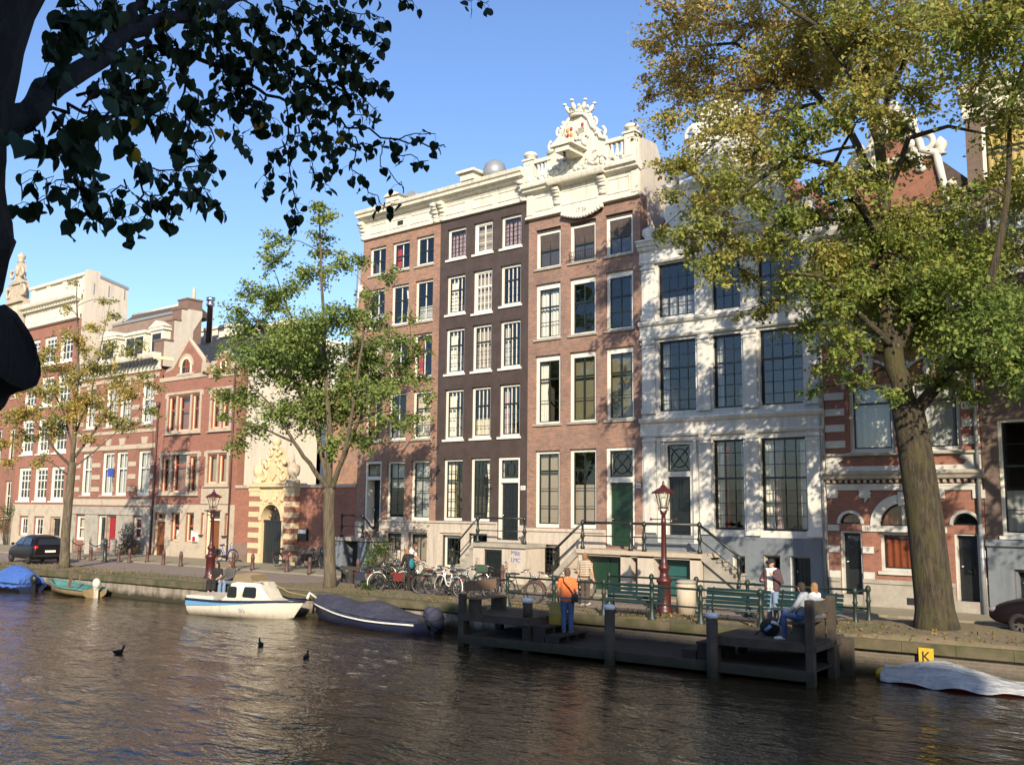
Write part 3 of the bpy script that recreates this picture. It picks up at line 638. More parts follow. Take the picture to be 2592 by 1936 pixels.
half = [(2.4, 13.7), (2.4, 15.2), (2.38, 15.5), (1.2, 15.86), (1.15, 16.4), (1.3, 16.9), (1.25, 17.6), (1.05, 18.1), (.7, 18.35), (.55, 18.7), (0, 18.95)]
poly = [(-16.55+a, z) for a, z in half]+[(-16.55-a, z) for a, z in half[::-1][1:]]
b = MB(); b.prism(poly, YF-.2, YF+.35)
for sgn in (-1, 1):
    curl(b, -16.55+sgn*2.75, 14.2, .6, pi/2+sgn*.2, pi/2+sgn*5, YF-.1, .12); curl(b, -16.55+sgn*1.5, 16.3, .45, pi/2, pi/2-sgn*4.8, YF-.18, .12)
    curl(b, -16.55+sgn*1.1, 17.6, .42, pi/2, pi/2-sgn*4.8, YF-.22, .1); curl(b, -16.55+sgn*.5, 18.3, .3, pi/2, pi/2-sgn*4.8, YF-.22, .09)
    b.lathe((-16.55+sgn*2.2, YF+.05, 15.8), [(.2, 0), (.12, .1), (.26, .25), (.22, .42), (.05, .55)], 12); b.lathe((-16.55+sgn*3.3, YF+.05, 13.8), [(.2, 0), (.14, .1), (.3, .3), (.26, .5), (.06, .62)], 12)
    for i in range(10): b.ball((-16.55+sgn*(.3+.09*i), YF-.22, 16.1+.21*i), (.17, .1, .14), 8, 6)
    b.box((-16.55+sgn*1.9-.05, YF-.24, 13.85), (-16.55+sgn*1.9+.05, YF-.2, 15.3))
b.build('gable', g, rt)
moulding(rt, 'gable_cornice', g, -19.0, -14.1, [(.22, 15.5), (.3, 15.58), (.42, 15.7), (.46, 15.84), (.3, 15.9)])
b = MB(); b.prism([(-20.2, 13.62), (-20.2, 13.75), (-16.55, 17.6), (-12.88, 13.75), (-12.88, 13.62)], YF+.36, YF+10); b.build('roof', 'roof_red', rt)
b = MB(); b.tube([(-12.96, YF-.1, 0), (-12.96, YF-.1, 13.4)], .05, 8); b.build('downpipe', 'zinc', rt)
# ---------------------------------------------------------------- banded brick and white house
rt = prop('red brick house banded with white stone, arched ground floor windows, orange curtains', loc=(-10.38, YF, 0))
ops = []; specs = []
for o, cur in [((-12.02, 5.02, -10.5, 7.42), ('full', 'curtain_grey')), ((-9.98, 5.02, -8.45, 7.42), ('full', 'curtain_grey')), ((-11.95, 8.8, -10.6, 11.2), None), ((-10.0, 8.8, -8.6, 11.2), ('leftthin', 'curtain_grey'))]:
    ops.append(o); specs.append(dict(root=rt, cols=1, bars=((.74, 1),), curtain=cur, cw=.13, sill='band_white', fm='band_white', sm='sash_black'))
mid = (-11.12, 1.12, -9.6, 2.5); ops.append(mid); specs.append(dict(root=rt, cols=1, bars=(), curtain=('full', 'curtain_orange'), cw=.1, fm='band_white', sill='band_white', sm='sash_black'))
dl, dR = (-12.44, .42, -11.7, 2.5), (-8.8, .42, -8.08, 2.5)
ops += [dl, dR]
arcs = [(-12.07, 2.74, .36, 'curtain_orange'), (-8.44, 2.76, .38, None)]
big = (-10.36, 2.68, .74)
for cx, cz, R, c in arcs: ops.append((cx-R, cz, cx+R, cz+R))
ops.append((big[0]-big[2], big[1], big[0]+big[2], big[1]+big[2]))
shell(rt, -12.86, -7.88, 12.95, 'brick_band', ops, depth=10., inner='room_dark', rows=[(0, 4.2), (4.2, 8), (8, 12)])
windows_of(ops, specs)
door(rt, *dl, leaf='sash_black', fm='band_white', deep=.2, cw=.06, glazed=True); door(rt, *dR, leaf='sash_black', fm='band_white', deep=.2, cw=.06, glazed=True)
b = MB()
def arch_fill(b, cx, cz, R, y0, y1, m=0, n=12):
    """brick spandrels that round a square opening into an arch"""
    for s in (-1, 1):
        pl = [(cx+s*R, cz), (cx+s*R, cz+R), (cx, cz+R)]+[(cx+s*R*sin(pi/2*i/n), cz+R*cos(pi/2*i/n)) for i in range(1, n)]
        b.prism(pl, y0, y1, m)
for cx, cz, R, c in arcs: arch_fill(b, cx, cz, R, YF+.002, YF+.2)
arch_fill(b, *big, YF+.002, YF+.2)
b.build('spandrel', 'brick_band', rt)
b = MB()
def ring(b, cx, cz, R, w, y0, y1, m=0, n=18):
    pl = [(cx+R*cos(pi*i/n), cz+R*sin(pi*i/n)) for i in range(n+1)]+[(cx+(R+w)*cos(pi*i/n), cz+(R+w)*sin(pi*i/n)) for i in range(n, -1, -1)]
    b.prism(pl, y0, y1, m)
ring(b, *big, .3, YF-.06, YF+.06); 
for cx, cz, R, c in arcs: ring(b, cx, cz, R, .09, YF-.05, YF+.06)
for s in (-1, 1): b.prism([(big[0]+s*.95, 3.78), (big[0]+s*1.2, 3.78), (big[0]+s*1.2, 3.45)], YF-.05, YF-.003)
b.box((big[0]-.09, YF-.1, 3.36), (big[0]+.09, YF-.005, 3.8))
b.build('stone_arch', 'band_white', rt)
for cx, cz, R, c in arcs+[(big[0], big[1], big[2], 'curtain_orange')]:
    b = MB(); ring(b, cx, cz, R-.05, .05, YF+.1, YF+.15); b.box((cx-R, YF+.1, cz), (cx+R, YF+.15, cz+.05))
    w = b.build('window', 'sash_black', rt)
    if R > .5: b = MB(); b.box((cx-.04, YF+.08, cz+.05), (cx+.04, YF+.15, cz+R-.03)); b.build('mullion', 'band_white', w)
    b = MB(); b.add([(cx-R, YF+.126, cz), (cx+R, YF+.126, cz), (cx+R, YF+.126, cz+R), (cx-R, YF+.126, cz+R)], [(0, 1, 2, 3)]); b.build('pane', 'pane_glass', w, fix=False)
    if c: b = MB(); drape(b, cx-R-.05, cx+R+.05, cz-.03, cz+R*.8, YF+.3, 8); b.build('curtain', c, w)
b = MB(); y0, y1 = YF-.04, YF-.003
for u0, u1 in ((-12.84, -12.46), (-11.68, -11.32), (-9.4, -9.05), (-8.06, -7.9)):
    for z in (.95, 1.78): b.box((u0, y0, z), (u1, y1, z+.22))
for u0, u1 in ((-12.84, -12.46), (-11.68, -9.0), (-8.06, -7.9)): b.box((u0, y0-.01, 2.5), (u1, y1, 2.7))
b.box((-12.84, y0-.02, 3.86), (-7.9, y1, 4.0)); b.box((-12.84, y0-.04, 4.0), (-7.9, y1, 4.06))
for u in (-12.65, -11.55, -9.2, -8.0): b.box((u-.18, y0-.02, 3.6), (u+.18, y1, 3.86))
b.box((-12.84, y0-.01, 4.5), (-7.9, y1, 4.66))
for s, u in ((1, -12.84), (-1, -7.9)): b.prism([(u, 4.66), (u+s*.5, 4.66), (u+s*.42, 4.8), (u+s*.62, 4.88), (u+s*.55, 4.98), (u, 4.98)], y0-.01, y1)
for z in (5.3, 5.85, 6.4, 6.95):
    for u0, u1 in ((-12.84, -12.15), (-10.42, -10.06), (-8.4, -7.9)): b.box((u0, y0, z), (u1, y1, z+.24))
for z in (8.9, 9.6, 10.3):
    for u0, u1 in ((-12.84, -12.0), (-10.5, -10.1), (-8.5, -7.9)): b.box((u0, y0, z), (u1, y1, z+.24))
for u in (-11.26, -9.3):
    b.prism([(u-.12, 11.4), (u+.12, 11.4), (u+.2, 12.1), (u-.2, 12.1)], y0-.05, y1)
    for s in (-1, 1): b.prism([(u+s*.62, 11.3), (u+s*.82, 11.3), (u+s*.9, 11.65), (u+s*.7, 11.65)], y0-.03, y1)
    b.prism([(u-.1, 7.75), (u+.1, 7.75), (u+.2, 8.5), (u-.2, 8.5)], y0-.08, y1); b.ball((u, y0-.08, 7.75), (.2, .08, .2)); b.ball((u, y0-.06, 8.45), (.15, .08, .18))
    for s in (-1, 1): b.prism([(u+s*.6, 7.85), (u+s*.8, 7.78), (u+s*.85, 8.05), (u+s*.66, 8.1)], y0-.03, y1)
    ring(b, u, 7.3, .85, .1, y0-.02, y1)
b.box((-12.84, y0-.02, 12.3), (-7.9, y1, 12.5))
b.build('stone_band', 'band_white', rt)
moulding(rt, 'cornice', 'stone_grey', -12.95, -7.82, [(.05, 4.2), (.16, 4.24), (.2, 4.34), (.26, 4.4), (.24, 4.5)])
b = MB()
for i in range(24): b.box((-12.8+i*.21, YF-.14, 4.1), (-12.72+i*.21, YF-.04, 4.2))
b.build('dentil', 'stone_grey', rt)
moulding(rt, 'sill_course', 'stone_grey', -12.86, -7.88, [(.06, 4.98), (.14, 5.02), (.1, 5.1)])
moulding(rt, 'cornice', 'band_white', -12.95, -7.82, [(.1, 12.6), (.3, 12.7), (.4, 12.85), (.42, 12.98)])
b = MB()
for u0, u1 in ((-12.84, -12.46), (-11.68, -8.82), (-8.06, -7.9)): b.box((u0, YF-.08, 0), (u1, YF-.004, .82)); b.box((u0, YF-.12, .82), (u1, YF-.004, .95))
b.box((-12.46, YF-.05, 0), (-11.68, YF+.3, .42)); b.box((-8.82, YF-.05, 0), (-8.06, YF+.3, .42)); b.build('plinth', 'stone_grey', rt)
b = MB(); b.box((-10.3, YF-.09, .2), (-9.95, YF-.081, .42)); b.build('vent', 'print_black', rt)
for u, s in ((-11.48, '267'), (-9.22, '265')): text('house_number', s, .15, (u, YF-.052, 2.6), (pi/2, 0, 0), 'print_black', rt)
half = [(2.3, 12.95), (2.1, 13.4), (1.55, 13.7), (1.4, 14.6), (1.35, 14.9), (.9, 15.1), (.8, 15.6), (.6, 16.1), (.3, 16.5), (0, 16.7)]
poly = [(-10.1+a, z) for a, z in half]+[(-10.1-a, z) for a, z in half[::-1][1:]]
b = MB(); b.prism(poly, YF-.1, YF+.3); b.build('gable', 'brick_band', rt)
b = MB()
for s in (-1, 1):
    pts = [(-10.1+s*a, YF-.12, z) for a, z in half[:-1]]; b.tube(pts, .14, 6)
    curl(b, -10.1+s*1.9, 13.4, .45, pi/2, pi/2+s*5, YF-.12, .12); curl(b, -10.1+s*1.0, 15.3, .35, pi/2, pi/2-s*4.8, YF-.14, .12); curl(b, -10.1+s*.5, 16.1, .3, pi/2, pi/2-s*4.8, YF-.14, .1)
    b.lathe((-10.1+s*1.45, YF+.05, 14.9), [(.2, 0), (.1, .1), (.22, .25), (.2, .4), (.04, .6)], 10)
    for i in range(7): b.ball((-10.1+s*(.25+.1*i), YF-.14, 16.3-.3*i), (.2, .1, .17), 8, 6)
b.lathe((-10.1, YF+.05, 16.6), [(.25, 0), (.14, .1), (.26, .25), (.2, .4), (.03, .55)], 10); b.box((-11.6, YF-.2, 14.85), (-8.6, YF-.09, 15.05)); b.build('gable_carving', 'band_white', rt)
b = MB(); b.prism([(-12.8, 12.97), (-10.1, 16.2), (-7.85, 13.9), (-7.85, 12.97)], YF+.31, YF+10); b.build('roof', 'roof_dark', rt)
b = MB(); b.tube([(-7.98, YF-.1, 2.8), (-7.98, YF-.1, 12.6)], .06, 8); b.tube([(-7.98, YF-.1, 0), (-7.98, YF-.1, 2.8)], .075, 8); b.build('downpipe', 'zinc', rt)
# ---------------------------------------------------------------- dark brick house at the right edge
rt = prop('brown brick house with blue-grey basement at the right end of the row', loc=(-5.2, YF, 0))
ops = []; specs = []
for a, c, cur in [(2.36, 6.04, ('low', 'curtain_grey')), (7.05, 9.6, None), (10.55, 12.95, ('full', 'curtain_grey')), (13.5, 15.6, ('full', 'curtain_yellow'))]:
    for u in (-7.4, -5.2): ops.append((u, a, u+1.6, c)); specs.append(dict(root=rt, cols=2, bars=((.58, 1),) if a > 6 else ((.6, 1), (.8, 0), (.4, 0), (.2, 0)), curtain=cur, cw=.1, sill='paint_white'))
bo = (-7.1, 0, -5.4, 1.45); ops.append(bo)
shell(rt, -7.86, -2.6, 16.4, 'brick_umber', ops, depth=10., inner='room_dark', rows=[(0, 1.5), (1.5, 6.5), (6.5, 10), (10, 13.2), (13.2, 16)])
windows_of(ops, specs)
b = MB(); b.box((-7.84, YF-.08, 0), (-7.12, YF-.004, 2.1)); b.box((-5.38, YF-.08, 0), (-2.62, YF-.004, 2.1)); b.box((-7.12, YF-.08, 1.47), (-5.38, YF-.004, 2.1)); b.build('plinth', 'plinth_blue', rt)
door(rt, *bo, leaf='sash_black', fm='plinth_blue', deep=.3, cw=.06, panels=3, rows=1)
moulding(rt, 'plinth_moulding', 'plinth_blue', -7.86, -2.6, [(.1, 2.1), (.17, 2.15), (.15, 2.26), (.08, 2.34)])
moulding(rt, 'cornice', 'cornice_white', -7.9, -2.55, [(.08, 15.85), (.12, 15.95), (.14, 16.4), (.4, 16.5), (.45, 16.7), (.5, 16.85)])
b = MB()
for u in (-7.0, -5.6, -4.0): scroll_bracket(b, u, .35, 15.7, 16.5, .3)
b.build('console', 'cornice_white', rt)
# ================================================================ the lower, older houses on the left
def lite(root, u0, z0, u1, z1, fm='frame_cream', fr='frame_red', cur=None, bar=None, cw=.07, sill=None):
    return window(root, u0, z0, u1, z1, fm=fm, sm=fr, cols=1, bars=((bar, 1),) if bar else (), cw=cw, curtain=cur, sill=sill)
# ---- red brick institute with the pointed gable (its blind side wall rises behind the garden wall)
rt = prop('red brick house with pointed gable and sandstone ground floor beside the garden wall', loc=(-51.6, YF, 0))
ops = []; sp = []
for u0, u1 in ((-54.5, -53.6), (-53.4, -52.05), (-51.9, -51.05), (-49.8, -48.95), (-48.75, -47.95)):
    ops.append((u0, 7.6, u1, 9.75)); sp.append(dict(bar=.62))
for o, bar in [((-54.85, 3.9, -53.95, 6.0), .66), ((-53.65, 3.9, -52.1, 6.42), .66), ((-51.85, 3.9, -51.0, 6.0), .66), ((-49.95, 4.4, -49.0, 6.05), None), ((-48.85, 4.4, -48.0, 6.05), None)]: ops.append(o); sp.append(dict(bar=bar, cur=('blind', 'blind_tan') if bar is None else None))
for u0, u1 in ((-53.45, -52.55), (-51.9, -51.05)): ops.append((u0, .98, u1, 2.66)); sp.append(dict(bar=.55, cur=('low', 'curtain_white')))
for u0 in (-50.32, -47.95): ops.append((u0, 1.45, u0+.3, 2.66)); sp.append(dict(bar=None))
ops.append((-55.3, 2.2, -54.15, 2.65)); sp.append(dict(bar=None))
d1, d2 = (-55.3, .02, -54.1, 2.2), (-49.75, .1, -48.4, 2.9); ops += [d1, d2]
shell(rt, -55.66, -47.05, 11.0, 'brick_red', ops, depth=.5, rows=[(0, 3), (3, 7), (7, 10)])
for o, s in zip(ops, sp): lite(rt, *o, **s)
door(rt, *d1, leaf='door_wood', fm='frame_cream', cw=.08, deep=.1); door(rt, *d2, lint=(2.25, 2.36), leaf='door_wood', fm='frame_cream', cw=.14, deep=.12)
b = MB()
for u0, u1, zb in ((-55.64, -55.32, 0), (-54.08, -53.47, 0), (-52.53, -51.92, 0), (-51.03, -50.34, 0), (-50.0, -49.77, 0), (-48.38, -47.97, 0), (-47.63, -47.07, 0)): b.box((u0, YF-.05, zb), (u1, YF-.003, 3.15))
for u0, u1, z0, z1 in ((-55.32, -54.08, 2.67, 3.15), (-53.47, -52.53, 2.68, 3.15), (-53.47, -52.53, 0, .96), (-51.92, -51.03, 2.68, 3.15), (-51.92, -51.03, 0, .96), (-50.34, -50.0, 2.68, 3.15), (-50.34, -50.0, 0, 1.43), (-47.97, -47.63, 2.68, 3.15), (-47.97, -47.63, 0, 1.43), (-49.77, -48.38, 2.92, 3.15)): b.box((u0, YF-.05, z0), (u1, YF-.003, z1))
b.build('ground_floor_stone', 'stone_sand', rt)
b = MB(); Y0, Y1 = YF-.06, YF-.004
def surround(b, u0, z0, u1, z1, w=.16, sill=.18):
    rect_frame(b, u0-w, z0-sill, u1+w, z1+w*1.6, w-.005, Y0, Y1, 0, sill-.005); b.box((u0-w-.12, Y0-.08, z0-sill-.05), (u1+w+.12, Y1, z0-sill))
    for s, u in ((-1, u0-w), (1, u1+w)): b.box((u, Y0, z1-.1), (u+s*.16, Y1, z1+.22))
surround(b, -54.5, 7.6, -51.05, 9.75); surround(b, -49.8, 7.6, -47.95, 9.75); surround(b, -54.85, 3.9, -51.0, 6.05); surround(b, -49.95, 4.4, -48.0, 6.05)
for u in (-53.5, -51.97): b.box((u-.09, Y0+.01, 7.6), (u+.06, Y1, 9.75))
for u in (-53.8, -51.97): b.box((u-.14, Y0+.01, 3.9), (u+.1, Y1, 6.05))
for u in (-48.9,): b.box((u-.08, Y0+.01, 4.4), (u+.03, Y1, 6.05)); b.box((u-.05, Y0+.01, 7.6), (u+.13, Y1, 9.75))
b.box((-50.4, Y0, 3.2), (-47.6, Y1, 4.1)); b.prism([(-49.9, 2.95), (-49.5, 3.18), (-49.05, 3.25), (-48.6, 3.18), (-48.25, 2.95), (-48.25, 2.85), (-49.9, 2.85)], Y0-.1, Y0-.001)
b.box((-55.6, Y0, 10.75), (-50.4, Y1, 11.0)); b.box((-50.2, Y0, 10.6), (-47.1, Y1, 10.8)); b.build('stone_trim', 'stone_sand', rt)
text('inscription', 'ANNO 1889', .3, (-49.0, Y0-.004, 3.62), (pi/2, 0, 0), 'enamel_gold', rt)
b = MB(); o = (-53.5, 11.1, -51.95, 12.1)
pl = [(-55.2, 11.0), (-55.2, 11.35), (-54.3, 11.5), (-52.6, 13.15), (-50.95, 11.75), (-50.95, 11.35), (-50.3, 11.3), (-50.3, 11.0)]; b.prism(pl, YF, YF+.4)
pl = [(-49.85, 11.0), (-49.85, 11.45), (-49.5, 11.5)]+[(-48.8-.68*cos(pi*i/8), 11.55+.42*sin(pi*i/8)) for i in range(9)]+[(-48.1, 11.5), (-47.6, 11.45), (-47.6, 11.2), (-47.06, 11.2), (-47.06, 11.0)]; b.prism(pl, YF, YF+.4); b.build('gable', 'brick_red', rt)
b = MB(); b.tube([(-55.2, YF+.1, 11.4), (-54.3, YF+.1, 11.55), (-52.6, YF+.1, 13.22), (-50.95, YF+.1, 11.82), (-50.95, YF+.1, 11.4)], .14, 6, sm=False); b.tube([(-49.85, YF+.1, 11.5), (-49.5, YF+.1, 11.55)]+[(-48.8-.72*cos(pi*i/8), YF+.1, 11.6+.45*sin(pi*i/8)) for i in range(9)]+[(-48.1, YF+.1, 11.55), (-47.6, YF+.1, 11.5)], .12, 6, sm=False)
for u in (-50.75, -49.75, -47.75): b.box((u-.2, YF-.1, 11.0), (u+.2, YF+.35, 11.6))
ring(b, -52.75, 11.55, .62, .16, YF-.05, YF-.003); b.box((-53.6, YF-.1, 10.98), (-51.9, YF-.003, 11.12)); b.build('gable_coping', 'stone_sand', rt)
b = MB(); ring(b, -52.75, 11.55, .45, .17, YF-.04, YF-.002); b.box((-53.37, YF-.04, 11.12), (-53.2, YF-.002, 11.55)); b.box((-52.3, YF-.04, 11.12), (-52.13, YF-.002, 11.55)); w = b.build('window', 'frame_cream', rt)
b = MB(); b.prism([(-52.75+.44*cos(pi*i/12), 11.55+.44*sin(pi*i/12)) for i in range(13)]+[(-53.19, 11.12), (-52.31, 11.12)], YF-.012, YF-.004); b.build('pane', 'sash_black', w)
b = MB(); b.box((-52.78, YF-.03, 11.12), (-52.72, YF-.013, 12)); b.box((-52.55, YF-.03, 11.12), (-52.5, YF-.013, 11.9)); b.box((-53.19, YF-.03, 11.5), (-52.31, YF-.013, 11.55)); b.build('glazing_bar', 'frame_red', w)
b = MB(); b.torus((-48.8, YF-.03, 11.3), .27, .06, 'y', 18, 6); w = b.build('round_window', 'frame_cream', rt)
b = MB(); b.tube([(-48.8, YF-.002, 11.3), (-48.8, YF-.02, 11.3)], .26, 16); b.build('pane', 'sash_black', w); b = MB(); b.bar((-48.8, YF-.03, 11.05), (-48.8, YF-.03, 11.55), .05, .03); b.bar((-49.05, YF-.03, 11.3), (-48.55, YF-.03, 11.3), .05, .03); b.build('glazing_bar', 'frame_red', w)
b = MB(); b.box((-54.35, YF-1.3, 12.0), (-54.2+.02, YF, 12.2)); b.build('hoist_beam', 'frame_cream', rt)
b = MB(); b.box((-47.4, YF+.5, 0), (-47.05, YF+6, 11.2)); b.box((-55.66, YF+.5, 0), (-55.4, YF+6, 11.0)); b.box((-55.66, YF+5.7, 0), (-47.05, YF+6, 11)); b.build('side_wall', 'plaster_cream', rt)
b = MB(); b.prism([(YF+.1, 11.15), (YF+3.6, 14.0), (YF+6, 14.0), (YF+6, 11.0), (YF+.1, 11.0)], -55.3, -47.15, axis='x'); b.prism([(-54.4, 11.2), (-52.6, 13.0), (-51., 11.2)], YF+.1, YF+3.); rf = b.build('roof', 'slate', rt)
b = MB(); b.box((-54.6, YF+3.4, 14.0), (-46.9, YF+6.2, 14.4)); b.build('eaves_board', 'cornice_white', rf)
b = MB(); b.tube([(-50.75, YF-.08, 11.0), (-50.3, YF-.08, 10.9)], .08, 6); b.tube([(-47.5, YF-.1, 0), (-47.5, YF-.1, 10.9)], .055, 6); b.tube([(-55.5, YF-.12, 0), (-55.5, YF-.12, 9.2)], .055, 6); b.tube([(-55.5, YF-.12, 9.2), (-55.5, YF-.12, 9.5)], .13, 6); b.build('downpipe', 'iron_maroon', rt)
b = MB(); b.box((-50.95, YF-.2, 1.0), (-50.45, YF-.06, 1.55)); m_ = b.build('letter_box', 'print_white', rt); b = MB(); b.box((-50.85, YF-.21, 1.02), (-50.55, YF-.201, 1.3)); b.build('red_panel', 'enamel_red', m_)
b = MB(); b.box((-50.3, YF-.2, 1.35), (-50.0, YF-.06, 1.42)); b.box((-48.0, YF-.2, 1.35), (-47.65, YF-.06, 1.42)); b.build('ledge', 'iron_black', rt)
# ---- modern white roof box and its flue
rt = empty('rooftop_extension', (-50, YF+10, 0), 'white modern box building on the roofs behind the pointed gable, with shiny flue', 'building')
b = MB(); b.box((-62.5, YF+6.2, 0), (-57.0, YF+24, 15.5)); b.box((-62.6, YF+6.1, 15.5), (-56.9, YF+24.1, 15.7)); b.build('wall', 'paint_white', rt)
b = MB(); b.lathe((-56.5, YF+3.9, 13.9), [(.2, 0), (.2, 2.5), (.28, 2.52), (.28, 2.72), (.2, 2.74), (.2, 2.85), (.3, 2.87), (.3, 3.1)], 14); b.build('flue', 'steel', rt)
b = MB(); b.tube([(-55.2, YF+5.0, 14), (-55.2, YF+5.0, 15.1)], .2, 10); b.tube([(-51.2, YF+5.8, 14.5), (-47.3, YF+5.8, 14.5)], .2, 8); b.build('duct', 'zinc', rt)
# ---- set-back house between institute and the tall row
rt = empty('canal_house', (-42, YF+6.3, 0), 'set-back brick house with curved gable slope behind the garden wall and middle tree', 'house')
b = MB(); pl = [(-47.0, 0), (-47., 8.2), (-46.6, 9.0), (-45.5, 11.2), (-44.7, 13.2), (-44.3, 15.5), (-44.2, 18.0), (-38.4, 18.0), (-38.4, 0)]
b.prism(pl, YF+6.3, YF+12); b.build('wall', 'brick_orange', rt)
b = MB(); b.tube([(u, YF+6.25, z) for u, z in pl[1:7]], .16, 6); b.build('roof_edge', 'zinc', rt)
CY = YF+6.3-.22
window(rt, -41.0, 5.0, -40.0, 8.0, fm='frame_cream', sm='frame_cream', cols=1, bars=((.5, 1),), Yf=CY, sill='stone_sand')
# ---- garden wall and stone gateway
rt = empty('garden_wall', (-42, YF, 0), 'red brick garden wall with stone coping between the gabled house and the tall row', 'wall')
b = MB(); b.box((-47.04, YF, 0), (-45.28, YF+.4, 4.1)); b.box((-41.4, YF, 0), (-36.9, YF+.4, 4.1)); b.build('brickwork', 'brick_garden', rt)
b = MB(); b.box((-47.04, YF-.08, 4.1), (-44.9, YF+.48, 4.26)); b.box((-41.8, YF-.08, 4.1), (-36.9, YF+.48, 4.26)); b.build('coping', 'stone_sand', rt)
b = MB(); b.box((-47.04, YF-.05, 0), (-45.28, YF-.003, 1.0)); b.box((-41.4, YF-.05, 0), (-36.9, YF-.003, 1.0)); b.build('plinth', 'brick_brown', rt)
t = empty('notice_case', (-41.0, YF-.1, 1.3), 'small black and white notice case on the garden wall right of the gateway', 'notice case')
b = MB(); b.box((-41.25, YF-.14, 1.35), (-40.5, YF-.01, 1.95)); b.build('case', 'iron_black', t); b = MB(); b.box((-41.2, YF-.15, 1.72), (-40.55, YF-.141, 1.92)); b.build('notice', 'print_white', t)
rt = empty('stone_gateway', (-43.3, YF-.1, 0), 'carved yellow sandstone gateway banded with red brick, arched opening and pinnacled top', 'gateway')
gy0, gy1 = YF-.35, YF+.3
AC, AZ, AR = -43.28, 2.35, .86
b = MB()
for s in (-1, 1):
    for i in range(7):
        z = .0+i*.56
        if i == 0: b.box((AC+s*(AR+.0), gy0, 0), (AC+s*1.95, gy1, .56), 0); continue
        b.box((AC+s*1.1, gy0, z), (AC+s*1.95, gy1, z+.28), 1); b.box((AC+s*1.1, gy0-.03, z+.28), (AC+s*1.95, gy1, z+.56), 0)
    b.box((AC+s*AR, gy0+.06, .56), (AC+s*1.1, gy1, AZ), 0)
    b.box((AC+s*1.05, gy0-.06, 3.92), (AC+s*2.0, gy1, 4.14), 0)
arch_fill(b, AC, AZ, AR, gy0+.06, gy1, 0); b.box((AC-1.1, gy0+.06, AZ+AR), (AC+1.1, gy1, 4.14), 0)
for s in (-1, 1): b.box((AC+s*AR, gy0+.06, AZ), (AC+s*1.1, gy1, AZ+AR), 0)
ring(b, AC, AZ, AR, .22, gy0-.02, gy0+.055); b.box((AC-.16, gy0-.12, AZ+AR+.1), (AC+.16, gy0+.06, 3.95)); 
for s in (-.62, .62): b.prism([(AC+s-.1, 3.2), (AC+s+.1, 3.2), (AC+s*1.25+.12, 3.9), (AC+s*1.25-.12, 3.9)], gy0-.06, gy0+.06)
for i in range(10): b.ball((AC-.9+.2*i, gy0, 3.55+.12*sin(i*2)), (.12, .08, .12), 8, 6)
b.box((-45.3, gy0-.15, 4.14), (-41.26, gy1+.1, 4.34)); b.build('masonry', ['stone_yellow', 'brick_garden'], rt, fix=False)
b = MB(); b.prism([(AC-1.0, 4.34), (AC-.95, 4.9), (AC-.75, 5.2), (AC-.8, 5.5), (AC-.45, 5.8), (AC-.4, 6.1), (AC, 6.3), (AC+.4, 6.1), (AC+.45, 5.8), (AC+.8, 5.5), (AC+.75, 5.2), (AC+.95, 4.9), (AC+1.0, 4.34)], gy0+.1, gy1-.1)
for s in (-1, 1):
    curl(b, AC+s*.9, 4.7, .35, pi/2, pi/2+s*5, gy0+.05, .1); curl(b, AC+s*.62, 5.35, .3, pi/2, pi/2+s*5, gy0+.05, .09); curl(b, AC+s*.35, 5.95, .25, pi/2, pi/2+s*5, gy0+.05, .08)
    b.ball((AC+s*.85, gy0+.1, 5.45), (.16, .14, .15)); b.ball((AC+s*.45, gy0+.1, 6.0), (.13, .11, .12))
b.lathe((AC, gy0+.2, 6.2), [(.25, 0), (.12, .08), (.12, .16), (.24, .28), (.26, .42), (.18, .56), (.03, .62)], 12); b.prism([(AC-.3, 5.3), (AC+.3, 5.3), (AC+.3, 4.8), (AC, 4.5), (AC-.3, 4.8)], gy0-.02, gy0+.1)
for i in range(14): r_ = random.Random(i+50); b.ball((AC+r_.uniform(-.7, .7), gy0+.06, r_.uniform(4.45, 5.7)), (.09, .08, .1), 8, 6)
b.build('pediment', 'stone_yellow', rt)
for s in (-1, 1):
    b = MB(); b.lathe((AC+s*1.48, gy0+.25, 4.34), [(.36, 0), (.36, .16), (.2, .2), (.16, .32), (.3, .44), (.36, .8), (.30, .86), (.34, .9), (.2, .98), (.1, 1.02), (.06, 1.2), (.01, 1.55)], 14); b.build('urn', 'stone_yellow' if s < 0 else 'stone_sand', rt)
b = MB(); n = 7
for i in range(n): b.box((AC-AR+2*AR*i/n+.01, gy0+.22, .02), (AC-AR+2*AR*(i+1)/n-.01, gy0+.3, 2.25))
b.box((AC-AR, gy0+.18, 2.25), (AC+AR, gy0+.32, 2.38)); b.box((AC-AR, gy0+.31, .02), (AC+AR, gy0+.36, 2.3)); gd = b.build('gate_door', 'iron_black', rt)
b = MB()
for i in range(9):
    a = pi*(i+.5)/9; b.bar((AC+.3*cos(a), gy1-.15, 2.38+.3*sin(a)), (AC+.84*cos(a), gy1-.15, 2.38+.84*sin(a)), .03, .03)
b.torus((AC, gy1-.15, 2.38), .32, .025, 'y', 20, 5, 0, 0, pi); b.torus((AC, gy1-.15, 2.38), .58, .02, 'y', 20, 5, 0, 0, pi); b.build('fan_grille', 'iron_black', gd)
